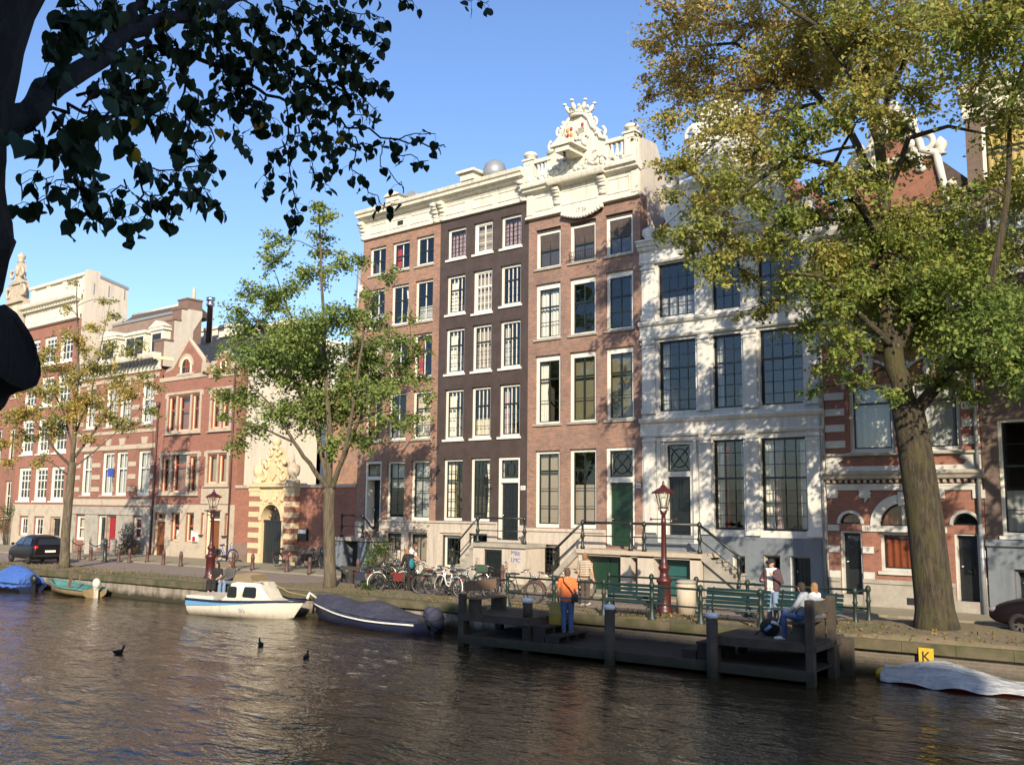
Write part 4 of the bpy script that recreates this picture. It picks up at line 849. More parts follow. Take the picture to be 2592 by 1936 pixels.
# ---- banded brick house with mansard and dormers
rt = prop('brick house with stone bands and white dormers behind the small autumn tree', loc=(-60.7, YF, 0))
ops = []; sp = []
for u0, u1 in ((-64.95, -63.6), (-62.25, -60.7), (-60.45, -59.0), (-57.75, -56.25)):
    ops.append((u0, 8.1, u1, 10.85)); sp.append(dict(bar=.62, cur=('full', 'curtain_grey'))); ops.append((u0, 3.6, u1, 6.55)); sp.append(dict(bar=.62, cur=('full', 'curtain_grey')))
for o in ((-65.25, .7, -63.95, 2.35), (-57.9, .9, -56.8, 2.36)): ops.append(o); sp.append(dict(bar=.5, cur=('blind', 'blind_cream' if o[0] < -60 else 'curtain_red')))
dr = (-61.1, .3, -59.85, 2.38); dw = (-62.2, .3, -61.2, 2.38); ops += [dr, dw]
shell(rt, -65.86, -55.7, 12.3, 'brick_band', ops, depth=10, rows=[(0, 3), (3, 7), (7, 11)])
for o, s in zip(ops, sp): window(rt, *o, cols=2 if o[1] > 3 else 1, bars=((s['bar'], 1),), fm='paint_white', sm='paint_white', cw=.13, sill='stone_sand' if o[1] > 3 else None, curtain=s['cur'])
door(rt, *dr, leaf='door_redpaint', fm='stone_grey', cw=.06, deep=.12); door(rt, *dw, leaf='door_black', fm='paint_white', cw=.1, deep=.12)
b = MB()
for z in (3.95, 4.75, 5.55, 8.4, 9.2, 10.):
    for u0, u1 in ((-65.84, -65.1), (-63.5, -62.4), (-60.62, -60.52), (-58.85, -57.9), (-56.15, -55.75)): b.box((u0+.02, YF-.04, z), (u1-.02, YF-.003, z+.3))
b.box((-65.84, YF-.05, 6.66), (-55.72, YF-.003, 6.95)); b.box((-65.84, YF-.06, 3.05), (-55.72, YF-.003, 3.45)); b.box((-65.84, YF-.05, 7.7), (-55.72, YF-.003, 7.9)); b.box((-65.84, YF-.06, 11.15), (-55.72, YF-.003, 11.4))
for u in (-64.27, -61.47, -59.72, -57.0):
    b.prism([(u-.25, 6.95), (u+.25, 6.95), (u+.4, 7.4), (u-.4, 7.4)], YF-.07, YF-.003); b.box((u-.6, YF-.05, 10.87), (u+.6, YF-.003, 11.12))
b.build('stone_band', 'stone_sand', rt)
b = MB()
for u0, u1 in ((-65.84, -65.27), (-63.93, -62.22), (-61.18, -61.12), (-59.83, -57.92), (-56.78, -55.72)): b.box((u0, YF-.08, 0), (u1, YF-.003, 2.45))
b.box((-65.84, YF-.14, 2.45), (-55.72, YF-.003, 2.95)); b.build('plinth', 'stone_grey', rt)
moulding(rt, 'cornice', 'cornice_white', -65.86, -55.6, [(.08, 11.6), (.12, 11.75), (.14, 12.1), (.6, 12.3), (.66, 12.45), (.7, 12.6), (.6, 12.66)])
b = MB()
for i in range(22): b.box((-65.6+i*.46, YF-.55, 11.98), (-65.45+i*.46, YF-.15, 12.2))
b.build('modillion', 'slate', rt)
b = MB(); b.prism([(YF+.1, 12.5), (YF+2.0, 15.75), (YF+2.4, 15.75), (YF+2.4, 12.5)], -65.7, -56.5, axis='x'); rf = b.build('roof', 'brick_brown', rt)
b = MB(); b.box((-65.7, YF+1.9, 15.74), (-56.5, YF+2.2, 15.92)); b.build('ridge_flashing', 'zinc', rf)
b = MB(); b.prism([(YF+2.25, 15.8), (YF+3.4, 16.75), (YF+5.0, 15.8)], -65.6, -57.6, axis='x'); b.build('upper_roof', 'roof_dark', rf)
b = MB(); b.tube([(-65.6, YF+3.4, 16.78), (-57.6, YF+3.4, 16.78)], .1, 6); b.build('ridge_cap', 'cornice_white', rf)
for u, w, pd in ((-56.5, .75, 1), (-59.2, 1.25, 0), (-62.6, 1.0, 1)):
    b = MB(); b.box((u-w, YF+.12, 12.7), (u+w, YF+2., 14.2)); b.box((u-w-.12, YF+.02, 14.2), (u+w+.12, YF+2., 14.4))
    if pd: b.prism([(u-w-.2, 14.4), (u, 14.85), (u+w+.2, 14.4)], YF-.02, YF+2)
    dm = b.build('dormer', 'cornice_white', rt); b = MB(); n = 2 if not pd else 1
    for i in range(n): p = u-w+.22+i*(2*w-.3)/n; b.box((p, YF+.1, 12.85), (p+(2*w-.44)/n-.06, YF+.118, 14.0))
    b.build('pane', 'sash_black', dm)
b = MB()
for y0_, y1_, zt in ((-.05, .62, 13.45), (.62, 1.1, 14.85), (1.1, 1.5, 15.65), (1.5, 2.6, 16.35)): b.box((-56.5, YF+y0_, 11.8), (-55.42, YF+y1_, zt)); b.box((-56.56, YF+y0_-.05, zt), (-55.36, YF+y1_+.02, zt+.1))
b.build('stepped_parapet', 'brick_dark', rt)
b = MB(); b.prism([(YF, 11.8), (YF, 13.4), (YF+.64, 13.4), (YF+.64, 14.8), (YF+1.12, 14.8), (YF+1.12, 15.6), (YF+1.52, 15.6), (YF+1.52, 15.7), (YF+2.6, 15.7), (YF+2.6, 15.3), (YF+2.0, 14.3), (YF+2.0, 11.8)], -55.415, -55.38, axis='x'); b.build('parapet_side', 'plaster_side', rt)
b = MB()
for u in (-60.0, -58.4): b.box((u-.35, YF+3.5, 15.0), (u+.35, YF+4.1, 16.9 if u < -59 else 16.6)); b.tube([(u, YF+3.8, 16.5), (u, YF+3.8, 17.9 if u > -59 else 17.1)], .12, 8)
b.build('chimney', 'stone_sand', rf)
b = MB(); b.box((-60.9, YF-.28, 4.9), (-60.45, YF-.1, 5.45)); b.build('sign_box', 'print_blue', rt)
# ---- brick house with the cream attic
rt = prop('orange-red brick house with tall cream attic storey and bare grey side wall', loc=(-71, YF, 0))
cols = [(-74.5, -72.5), (-71.9, -69.9), (-69.4, -67.4)]
ops = [(a, z0, c, z1) for a, c in cols for z0, z1 in ((13.1, 15.3), (10.05, 12.35), (6.6, 9.3), (3.2, 5.75))]; big = list(ops)
sm_ = [(-73.7, .8, -72.3, 2.15), (-71.4, .8, -69.85, 2.15)]; dr = (-68.9, .3, -67.4, 2.2)
shell(rt, -75.1, -66.32, 16.2, 'brick_red', ops+sm_+[dr], depth=3.0, rows=[(0, 2.5), (2.5, 6), (6, 9.6), (9.6, 12.6), (12.6, 15.6)])
for o in big: window(rt, *o, cols=3, bars=((.62, 1), (.31, 0), (.82, 0)), fm='paint_white', sm='paint_white', cw=.22, mw=.06, curtain=None)
for o in sm_: window(rt, *o, cols=3, bars=((.5, 0),), fm='paint_white', sm='paint_white', cw=.12, sill=None)
door(rt, *dr, leaf='door_black', fm='stone_sand', cw=.1, deep=.2)
b = MB()
for u0, u1 in ((-75.08, -73.72), (-72.28, -71.42), (-69.83, -68.92), (-67.38, -65.95)): b.box((u0, YF-.06, 0), (u1, YF-.003, 3.05))
for u0, u1 in ((-73.72, -72.28), (-71.42, -69.83), (-68.92, -67.38)): b.box((u0, YF-.06, 2.22), (u1, YF-.003, 3.05))
b.box((-73.72, YF-.06, 0), (-72.28, YF-.003, .78)); b.box((-71.42, YF-.06, 0), (-69.83, YF-.003, .78)); b.build('plinth', 'stone_sand', rt)
b = MB(); b.box((-75.1, YF-.06, 16.22), (-66.5, YF+.5, 17.9)); b.box((-75.2, YF+.3, 17.9), (-66.5, YF+.8, 19.35)); b.box((-75.3, YF+.1, 19.35), (-66.4, YF+.9, 19.55))
for u in (-75, -72.5, -70, -67.0): b.box((u, YF+.18, 18.3), (u+.5, YF+.29, 19.34))
for u in (-74.2, -71.5, -69): b.box((u, YF-.09, 16.6), (u+1.7, YF-.061, 17.3))
b.build('attic', 'cornice_white', rt)
moulding(rt, 'cornice', 'cornice_white', -75.2, -66.5, [(.1, 16.15), (.25, 16.22), (.25, 16.4), (.1, 16.5)]); moulding(rt, 'cornice', 'cornice_white', -75.2, -66.5, [(.1, 17.5), (.6, 17.7), (.66, 17.9), (.62, 18.0)])
b = MB()
for i in range(20): b.box((-75+i*.43, YF-.4, 17.45), (-74.82+i*.43, YF-.11, 17.62))
b.build('dentil', 'cornice_white', rt)
b = MB(); b.prism([(YF-.02, 0), (YF-.02, 19.6), (YF+.9, 19.6), (YF+1.0, 19.2), (YF+3.1, 18.7), (YF+3.1, 0)], -66.3, -65.9, axis='x'); b.build('side_wall', 'plaster_side', rt)
b = MB(); b.bar((-65.88, YF+.9, 19.25), (-65.88, YF+3.1, 18.75), .1, .2)
for y in (.5, 1.6, 2.8): b.bar((-65.88, YF+y, 18.7), (-65.88, YF+y, 17.9), .05, .05)
b.build('flashing', 'zinc', rt)
b = MB(); b.box((-75., YF+.9, 16.2), (-66.35, YF+3, 18.8)); b.build('roof', 'roof_dark', rt)
# ---- gabled brick house cut by the left edge
rt = prop('far left brick house with tall stone finial on its carved gable', loc=(-78.5, YF, 0))
ops = [(-76.65, z0, -75.5, z1) for z0, z1 in ((11, 13.8), (6.1, 8.8), (1.9, 4.8))]+[(-78.9, z0, -77.7, z1) for z0, z1 in ((11, 13.8), (6.1, 8.8), (1.9, 4.8))]
shell(rt, -82, -75.15, 16.4, 'brick_band', ops, depth=10, rows=[(0, 5), (5, 10), (10, 15)], inner='room_dark')
for o in ops: window(rt, *o, cols=2, bars=((.6, 1),), fm='stone_sand', sm='paint_white', cw=.12, sill='stone_sand')
b = MB(); b.box((-78.9, YF, 16.4), (-75.6, YF+.5, 18.7)); b.prism([(-78.5, 18.7), (-78.3, 20.2), (-77.6, 20.6), (-77.5, 21.8), (-77.2, 22.0), (-76.9, 21.8), (-76.8, 20.6), (-76.2, 20.2), (-76., 18.7)], YF, YF+.5); b.build('gable', 'stone_sand', rt)
b = MB(); b.lathe((-77.2, YF+.2, 21.9), [(.3, 0), (.15, .15), (.3, .35), (.3, .55), (.12, .7), (.02, .85)], 12)
for s in (-1, 1): curl(b, -77.2+s*.75, 20.9, .4, pi/2, pi/2-s*5, YF-.05, .13); curl(b, -77.2+s*1.2, 19.4, .5, pi/2, pi/2-s*5, YF-.05, .15); b.box((-77.2+s*.85-.1, YF-.08, 18.7), (-77.2+s*.85+.1, YF, 20.3))
b.box((-78.6, YF-.2, 18.6), (-75.8, YF-.003, 18.85)); b.box((-82, YF-.15, 16.3), (-75.2, YF-.003, 16.55)); b.box((-78.5, YF-.12, 20.1), (-75.9, YF-.003, 20.3)); b.ball((-77.2, YF-.05, 21.2), (.3, .15, .4)); b.build('gable_stone', 'stone_sand', rt)
b = MB(); b.box((-77.6, YF-.02, 16.9), (-76.8, YF-.004, 18.4)); b.build('gable_window', 'blind_cream', rt)
b = MB(); b.box((-82, YF-.06, 0), (-75.2, YF-.003, .85)); b.build('plinth', 'stone_grey', rt)
b = MB(); b.prism([(-82, 16.4), (-79, 19), (-75.2, 16.4)], YF+.5, YF+10); b.build('roof', 'roof_dark', rt)
# ================================================================ ground, quay, water
def sheet(name, poly, z, m, kind='structure'):
    b = MB(); b.add([(x, y, z) for x, y in poly], [tuple(range(len(poly)))]); return tag(b.build(name, m), kind=kind)
XL, XR = -260., 90.
mat('verge_soil', (.20, .155, .095), .95, .35, 2.2, (.095, .105, .035), .15, bmp=.6)
sheet('ground', [(XL, quay_y(XL) if 0 else 5.), (XR, 31.), (XR, 400), (XL, 400)], -1.6, 'verge_soil')
sheet('road', [(-130, quay_y(-130)+.3), (60, quay_y(60)+.3), (60, 60), (-130, 60)], 0., 'paver')
KY = lambda x: 28.6+(x+45)*.045 if x < -30 else 29.3+(x+30)*.05
b = MB(); xs = [-130, -60, -45, -30, -15, 0, 60]
for a, c in zip(xs[:-1], xs[1:]):
    b.add([(a, KY(a), .07), (c, KY(c), .07), (c, 45, .07), (a, 45, .07)], [(0, 1, 2, 3)]); b.add([(a, KY(a), .0), (c, KY(c), .0), (c, KY(c), .07), (a, KY(a), .07)], [(0, 1, 2, 3)])
tag(b.build('pavement', 'paver_walk'), kind='structure')
# earthy verge along the water with the tree roots' mounds
TREES = {'a': (-48.6, 24.0), 'b': (-30.25, 25.6), 'c': (-7.95, 27.3)}
b = MB(); nx, ny = 260, 12; xs = [-110+150*i/nx for i in range(nx+1)]; vs = []
def verge_z(x, y):
    z = .02+.05*noise.noise((x*.5, y*.5, 0))+.03*noise.noise((x*2, y*2, 3))
    for (tx, ty), r, h in ((TREES['a'], 1.2, .1), (TREES['b'], 1.5, .14), (TREES['c'], 2.4, .22)): z += h*math.exp(-((x-tx)**2+(y-ty)**2)/r**2)
    return z
for x in xs:
    w = 2.3+.35*noise.noise((x*.3, 5, 0))+(2.2 if x > -11 else 0)+(.9 if -32 < x < -19 else 0)
    for k in range(ny+1): y = quay_y(x)+(.34+.22*noise.noise((x*1.1, 2, 0)) if x < -20 else .08+.2*noise.noise((x*1.3, 2, 0)))+w*max(0, k-.7)/ny; vs.append((x, y, -.06 if k == 0 else verge_z(x, y) if k < ny else -.02))
b.add(vs, [(i*(ny+1)+k, (i+1)*(ny+1)+k, (i+1)*(ny+1)+k+1, i*(ny+1)+k+1) for i in range(nx) for k in range(ny)], 0, True); tag(b.build('verge_ground', 'verge_soil', fix=False), kind='structure')
mat('quay_stone', (.33, .285, .23), .9, .3, 1.2, (.10, .085, .055), .2, streak=True, bmp=.5)
waterline('quay_stone', -.72, -.48, (.03, .028, .014)); waterline('brick_quay', -.72, -.4, (.03, .032, .014))
rt = empty('quay_wall', (-30, quay_y(-30), -1), 'long weathered canal quay wall with mossy coping stones', 'quay wall')
def strip(b, x0, x1, off0, off1, z0, z1, n=1, m=0, jit=0):
    for i in range(n):
        a, c = x0+(x1-x0)*i/n, x0+(x1-x0)*(i+1)/n-(.012 if n > 1 else 0); j = jit*random.uniform(-1, 1); k = jit*random.uniform(-.5, .5)
        p = [(a, quay_y(a)+off0+j), (c, quay_y(c)+off0+j), (c, quay_y(c)+off1), (a, quay_y(a)+off1)]
        b.add([(x, y, z0) for x, y in p]+[(x, y, z1+k) for x, y in p], [(0, 3, 2, 1), (4, 5, 6, 7), (0, 1, 5, 4), (1, 2, 6, 5), (2, 3, 7, 6), (3, 0, 4, 7)], m)
b = MB(); strip(b, -120, -19.2, .1, .8, -3, -.22, 120, 0, .012); b.build('stone_face', 'quay_stone', rt)
b = MB(); strip(b, -19.2, 40, .1, .8, -3, -.22); b.build('brick_face', 'brick_quay', rt)
b = MB(); strip(b, -120, 40, -.03, .5, -.22, .03, 130, 0, .012); b.build('coping', 'stone_moss', rt)
# near quay; unseen houses are added behind it to cast shade
NQ = .9
b = MB(); b.box((-120, -40, -3), (60, .6, NQ)); tag(b.build('near_pavement', 'paver'), kind='structure')
# water: real swell as geometry, ripples in the surface
m, t, bs_ = nt('canal_water'); bs_.inputs['Base Color'].default_value = (.036, .024, .010, 1); bs_.inputs['Roughness'].default_value = .035; bs_.inputs['IOR'].default_value = 1.42
tc = N(t, 'TexCoord').outputs['Object']; mp = N(t, 'Mapping'); mp.inputs['Scale'].default_value = (.62, 1.35, 1); mp.inputs['Rotation'].default_value = (0, 0, radians(39)); t.links.new(tc, mp.inputs['Vector'])
h1 = noise_tex(t, mp.outputs[0], 3.2, 3, .55); h2 = noise_tex(t, mp.outputs[0], 9.0, 3, .5)
mm = N(t, 'Math', operation='MULTIPLY_ADD'); t.links.new(h2, mm.inputs[0]); mm.inputs[1].default_value = .22; t.links.new(h1, mm.inputs[2]); bump(t, bs_, mm.outputs[0], 1.0, .058)
b = MB(); nx, ny = 380, 130; vs = []
for i in range(nx+1):
    x = -130+190*i/nx
    for k in range(ny+1):
        y = .4+(quay_y(x)+.3-.4)*k/ny
        z = WATER+.03*noise.noise((x*.5, y*.9, 1.))+.045*noise.noise((x*.9+y*.3, y*1.6-x*.2, 4.))
        vs.append((x, y, z))
b.add(vs, [(i*(ny+1)+k, (i+1)*(ny+1)+k, (i+1)*(ny+1)+k+1, i*(ny+1)+k+1) for i in range(nx) for k in range(ny)], 0, True); tag(b.build('canal_water', 'canal_water', fix=False), kind='structure')
# ================================================================ stoops
def railing(name, parent, m, posts, rails, rz=(.5, .98), baluster=True, r=.035, k=0):
    b = MB()
    for p in posts:
        x, y, z, h = p
        b.lathe((x, y, z), [(.09, 0), (.09, .1), (.05, .16), (.05, h*.4), (.1, h*.5), (.05, h*.62), (.045, h-.08), (.08, h-.04), (.09, h+.03), (.05, h+.1), (.01, h+.14)], 10)
    b.build(name+'_post', m, parent)
    b = MB()
    for p, q, rr in rails: b.tube([p, q], rr, 8)
    b.build(name+'_bar', m, parent)
def steps(b, x_top, x_bot, n, z_top, y0, y1, m=0):
    """solid flight from x_top down to x_bot"""
    for i in range(n):
        a = x_top+(x_bot-x_top)*i/n; z = z_top*(n-i)/(n+1)
        b.box((a, y0, 0), (a+(x_bot-x_top)/n, y1, z-.07)); s = 1 if x_bot > x_top else -1
        b.box((a-s*.0, y0-.04, z-.07), (a+(x_bot-x_top)/n+s*.05, y1+.02, z))
SY = 31.3
rt = empty('stoop', (-26.8, SY, 0), 'sandstone stoop with graffiti and iron railing before the dark brown house', 'stoop', 'house stoops')
b = MB(); b.box((-27.85, SY-.1, 1.52), (-24.9, YF-.08, 1.68)); b.build('landing', 'stone_grey', rt)
b = MB(); b.box((-27.8, SY, 0), (-27.2, YF-.08, 1.52)); b.box((-26.2, SY, 0), (-24.95, YF-.08, 1.52)); b.box((-27.2, SY, 1.42), (-26.2, YF-.08, 1.52)); b.box((-27.75, SY-.03, .02), (-27.35, SY-.002, 1.4)); b.box((-26.05, SY-.03, .02), (-25.8, SY-.002, 1.4)); b.build('base', 'plaster_grey', rt)
b = MB(); b.box((-27.2, SY+.15, 0), (-26.2, SY+.2, 1.42)); rect_frame(b, -27.2, 0, -26.2, 1.42, .12, SY+.08, SY+.149); d_ = b.build('basement_door', 'sash_black', rt)
b = MB(); 
for i in range(2):
    for k in range(4):
        u, z = -27.05+i*.37, .12+k*.31
        rect_frame(b, u, z, u+.34, z+.28, .025, SY+.11, SY+.148)
        if k > 1: b.bar((u, SY+.13, z), (u+.34, SY+.13, z+.28), .025, .025); b.bar((u+.34, SY+.13, z), (u, SY+.13, z+.28), .025, .025)
b.build('door_grille', 'sash_green', d_)
b = MB(); steps(b, -27.85, -29.3, 6, 1.68, SY+.1, YF-.1); b.build('step', 'stone_grey', rt)
railing('railing', rt, 'iron_black', [(-27.55, SY, 1.68, 1.0), (-25.0, SY, 1.68, 1.0), (-29.0, SY, .35, .95)], [((-27.55, SY, 2.72), (-25.0, SY, 2.72), .04), ((-27.55, SY, 2.2), (-25.0, SY, 2.2), .02), ((-27.55, SY, 2.72), (-29.0, SY, 1.4), .04), ((-27.55, SY, 2.15), (-29.0, SY, .85), .02)])
for s, u, z, sz, c, r_ in (('MBK', -25.45, 1.3, .26, 'print_blue', .1), ('LMC', -25.45, 1.02, .26, 'print_blue', .05), ('SPO', -25.5, .55, .24, 'stone_grey', 0), ('2', -25.45, .8, .2, 'stone_grey', 0), ('Carux', -27.55, .8, .2, 'print_black', pi/2), ('eVKn', -25.93, .7, .24, 'print_black', pi/2)):
    text('graffiti', s, sz, (u, SY-.034 if u < -25.8 else SY-.004, z), (pi/2, r_, 0), c, rt)
rt = empty('stoop', (-19.5, SY, 0), 'long double stoop with steps both ways shared by the green door and the white house', 'stoop', 'house stoops')
b = MB(); b.box((-22.35, SY-.1, 1.44), (-16.9, YF-.1, 1.6)); b.build('landing', 'stone_sand', rt)
b = MB()
for u0, u1 in ((-22.3, -22.0), (-20.35, -19.9), (-19.6, -18.9), (-17.4, -16.95)): b.box((u0, SY, 0), (u1, YF-.1, 1.44))
b.box((-22.0, SY, 1.36), (-16.95, YF-.1, 1.44)); b.box((-22, SY+.5, 0), (-16.95, YF-.1, 1.36)); b.build('base', 'plaster_grey', rt)
b = MB(); b.box((-21.9, SY+.42, 0), (-20.4, SY+.49, 1.3)); b.box((-21.2, SY+.38, 0), (-21.1, SY+.42, 1.3)); b.build('basement_door', 'door_green', rt)
mat('teal_paint', (.02, .09, .085), .5, .2)
b = MB(); b.box((-18.85, SY+.42, .75), (-17.45, SY+.49, 1.35)); b.box((-18.85, SY+.42, 0), (-17.45, SY+.48, .7)); b.build('basement_panel', 'teal_paint', rt)
b = MB(); steps(b, -22.35, -23.9, 6, 1.6, SY+.1, YF-.1); b.build('step', 'stone_sand', rt)
b = MB(); steps(b, -16.9, -14.9, 6, 1.6, SY+.1, YF-.1); b.build('step', 'stone_grey', rt)
b = MB(); b.bar((-16.9, SY+.02, 1.5), (-14.85, SY+.02, .05), .1, .24); b.bar((-22.35, SY+.02, 1.5), (-23.95, SY+.02, .05), .1, .24); b.build('stringer', 'stone_grey', rt)
railing('railing', rt, 'iron_black', [(-22.1, SY, 1.6, 1.0), (-19.9, SY, 1.6, .98), (-19.3, SY, 1.6, .98), (-17.0, SY, 1.6, 1.0), (-15.5, SY, .5, 1.0), (-23.5, SY, .4, 1.0)], [((-22.1, SY, 2.62), (-17.0, SY, 2.62), .05), ((-22.1, SY, 2.12), (-17.0, SY, 2.12), .022), ((-22.1, SY, 2.62), (-23.6, SY, 1.4), .05), ((-22.1, SY, 2.1), (-23.6, SY, .9), .022), ((-17., SY, 2.62), (-15.4, SY, 1.5), .05), ((-17., SY, 2.1), (-15.4, SY, 1.0), .022)])
rt = empty('stoop', (-35, SY, 0), 'small raised stoop with black railing at the deep doorway left of the ivy', 'stoop', 'house stoops')
b = MB(); b.box((-36.9, SY-.1, 1.52), (-34.4, YF-.1, 1.68)); b.build('landing', 'stone_grey', rt)
b = MB(); b.box((-36.8, SY, 0), (-36.1, YF-.1, 1.52)); b.box((-35.1, SY, 0), (-34.5, YF-.1, 1.52)); b.box((-36.1, SY+.6, 0), (-35.1, YF-.1, 1.52)); b.build('base', 'plinth_blue', rt)
b = MB(); b.box((-36.0, SY+.5, 0), (-35.15, SY+.59, 1.45)); b.build('basement_door', 'print_black', rt)
b = MB(); steps(b, -34.4, -33.2, 6, 1.68, SY+.2, YF-.1); b.build('step', 'stone_grey', rt)
railing('railing', rt, 'iron_black', [(-36.3, SY, 1.68, 1.0), (-34.8, SY, 1.68, 1.0)], [((-36.3, SY, 2.72), (-34.8, SY, 2.72), .04), ((-36.3, SY, 2.2), (-34.8, SY, 2.2), .02), ((-34.8, SY, 2.72), (-33.7, SY, 1.75), .04), ((-34.8, SY, 2.2), (-33.7, SY, 1.2), .02), ((-36.3, SY, 2.72), (-36.3, YF-.1, 2.72), .03)])
rt = empty('area_fence', (-32.6, 31.6, 0), 'short black spiked iron fence in front of the orange brick house basement', 'fence')
b = MB()
for i in range(9): x = -33.6+i*.27; b.tube([(x, 31.6, .07), (x, 31.6, 1.35), (x, 31.6, 1.5)], [.018, .018, .004], 5)
b.build('spike', 'iron_black', rt); b = MB()
b.bar((-33.6, 31.6, 1.2), (-31.4, 31.6, 1.2), .03, .03); b.bar((-33.6, 31.6, .3), (-31.4, 31.6, .3), .03, .03); b.build('rail', 'iron_black', rt)
# ================================================================ bollards
def bollard_mesh():
    return MB(None).lathe((0, 0, 0), [(.115, 0), (.115, .06), (.09, .1), (.085, .5), (.105, .53), (.105, .57), (.085, .6), (.085, .68), (.05, .75), (.01, .77)], 14)
CURT[0] = None
spots = [(660, 1210, 'maroon'), (757, 1215, 0), (990, 1230, 0), (1080, 1235, 0), (1230, 1240, 0), (1365, 1252, 0), (1510, 1265, 0), (1950, 1290, 0), (2110, 1305, 0), (500, 1225, 0)]
pts = [onz(x*.3026, 1050+y*.3026) for x, y, c in spots]+[onz(550+x*.3026, 1050+y*.3026) for x, y in ((580, 1325), (770, 1340), (1175, 1355))]+[V((-25.9, 31.0, 0)), onz(2116, 1519)+V((-.3, -1., 0))]
labs = ['standing nearest the stone post chain, in front of the banded house', 'second from the small autumn tree, before the banded house', 'in front of the bushy shrub beside the banded house', 'just right of the bushy shrub', 'before the corner downpipe of the gabled red brick house', 'before the left wooden door of the gabled house', 'before the sandstone front of the gabled house', 'just right of the red lamp post by the blue bicycle', 'before the left edge of the stone gateway', 'partly behind the trunk of the small autumn tree', 'in front of the bicycles at the gateway', 'left of the middle tree trunk', 'right of the middle tree, by the dark basement doorway', 'rising behind the bicycles below the graffiti', 'behind the far right bench by the banded house']
bol = None
for p, l in zip(pts, labs):
    lab = 'maroon iron bollard '+l
    z = .07 if p.y > KY(p.x) else 0
    if bol is None:
        bol = bollard_mesh().build('bollard', 'iron_maroon'); bol.location = (p.x, p.y, z); tag(bol, lab, 'bollard', 'bollards along the street')
    else: copy_tree(bol, (p.x, p.y, z), 0, lab)
# stone posts and chains of the banded house
rt = empty('chain_fence', (-58.5, 30.5, 0), 'row of grey stone posts linked by hanging black chains before the banded house', 'chain fence')
xs = [-63.2, -61.2, -59.0, -57.0, -55.9]
for x in xs:
    b = MB(); b.lathe((x, 30.4, .05), [(.2, 0), (.2, .8), (.23, .84), (.2, .95), (.1, 1.02)], 8, sm=False); b.build('post', 'stone_grey', rt)
for a, c in zip(xs[:-1], xs[1:]):
    b = MB(); b.tube([(a+(c-a)*i/10, 30.4, .85-.3*sin(pi*i/10)) for i in range(11)], .035, 6); b.build('chain', 'iron_black', rt)
p = onz(875*.3026, 1050+1225*.3026)
b = MB(); b.lathe((p.x, p.y, 0), [(.16, 0), (.16, .08), (.11, .12), (.1, .9), (.13, .95), (.08, 1.08), (.02, 1.14)], 12); tag(b.build('post', 'iron_black'), 'single tall black iron post in the pavement before the red door', 'post')
# ================================================================ street lamps
def lamp():
    rt = empty('street_lamp', (0, 0, 0), '', 'street lamp', 'red lantern street lamps')
    b = MB(); b.lathe((0, 0, 0), [(.27, 0), (.27, .08), (.22, .14), (.2, .3), (.19, .85), (.23, .9), (.23, .98), (.14, 1.05), (.12, 1.2), (.17, 1.28), (.17, 1.34), (.1, 1.42), (.085, 1.6), (.07, 2.6), (.09, 2.64), (.07, 2.68), (.065, 2.85), (.1, 2.9), (.1, 2.96)], 16); b.build('column', 'iron_red', rt, False)
    b = MB(); b.tube([(-.38, 0, 2.72), (.38, 0, 2.72)], .016, 6); b.ball((-.38, 0, 2.72), .04); b.ball((.38, 0, 2.72), .04); b.build('crossbar', 'iron_red', rt, False)
    b = MB()
    for i in range(4):
        a = pi/4+i*pi/2; b.tube([(.1*cos(a), .1*sin(a), 2.96), (.17*cos(a), .17*sin(a), 3.0), (.15*cos(a), .15*sin(a), 3.08), (.27*cos(a), .27*sin(a), 3.5)], .016, 6)
    b.lathe((0, 0, 3.03), [(.16, 0), (.16, .04)], 4); b.lathe((0, 0, 3.48), [(.36, 0), (.34, .04), (.2, .13), (.1, .18), (.07, .24), (.03, .27), (.045, .31), (.01, .38)], 12); b.build('lantern_cage', 'iron_red', rt, False)
    b = MB(); b.lathe((0, 0, 3.07), [(.14, 0), (.24, .41)], 4, sm=False); b.build('lantern_glass', 'lamp_glass', rt, False)
    b = MB(); b.lathe((0, 0, 3.07), [(.05, 0), (.08, .06), (.09, .25), (.05, .3)], 10); b.build('bulb', 'print_white', rt, False)
    return rt
l1 = lamp(); p = onz(531, 1463); l1.location = (p.x, p.y, 0); l1['label'] = 'dark red lantern lamp post behind the seated couple, left of the white boat'
p = onz(1682, 1551); copy_tree(l1, (p.x, p.y, 0), .3, 'dark red lantern lamp post standing among the green benches', 1.05)
# ================================================================ railings of the landing place
def rail_post(): return MB().lathe((0, 0, 0), [(.14, 0), (.13, .05), (.07, .22), (.055, .3), (.055, .62), (.08, .68), (.055, .72), (.05, .9), (.075, .94), (.085, 1.0), (.06, 1.07), (.01, 1.1)], 12)
def rails(label, pts, group):
    rt = empty('railing', (pts[0].x, pts[0].y, 0), label, 'railing', group)
    for p in pts:
        b = rail_post(); b.v = [(v[0]+p.x, v[1]+p.y, v[2]) for v in b.v]; b.build('post', 'iron_green', rt)
    b = MB()
    for z, r in ((.96, .032), (.46, .026)): b.tube([(p.x, p.y, z) for p in pts], r, 8)
    b.build('rail', 'iron_green', rt)
rails('low green iron railing along the quay edge above the jetty', [V((-20.25, 24.5, 0)), V((-18.4, 24.52, 0)), V((-16.56, 24.55, 0)), V((-14.91, 24.57, 0)), V((-13.36, 24.6, 0)), V((-11.6, 24.65, 0))], 'green quay railings')
rails('green iron railing behind the benches, turning back at its right end', [V((-18.2, 27.3, 0)), V((-16.7, 27.5, 0)), V((-15.05, 27.45, 0)), V((-13.3, 27.4, 0)), V((-11.3, 27.6, 0)), V((-9.86, 27.87, 0)), V((-9.91, 26.98, 0))], 'green quay railings')
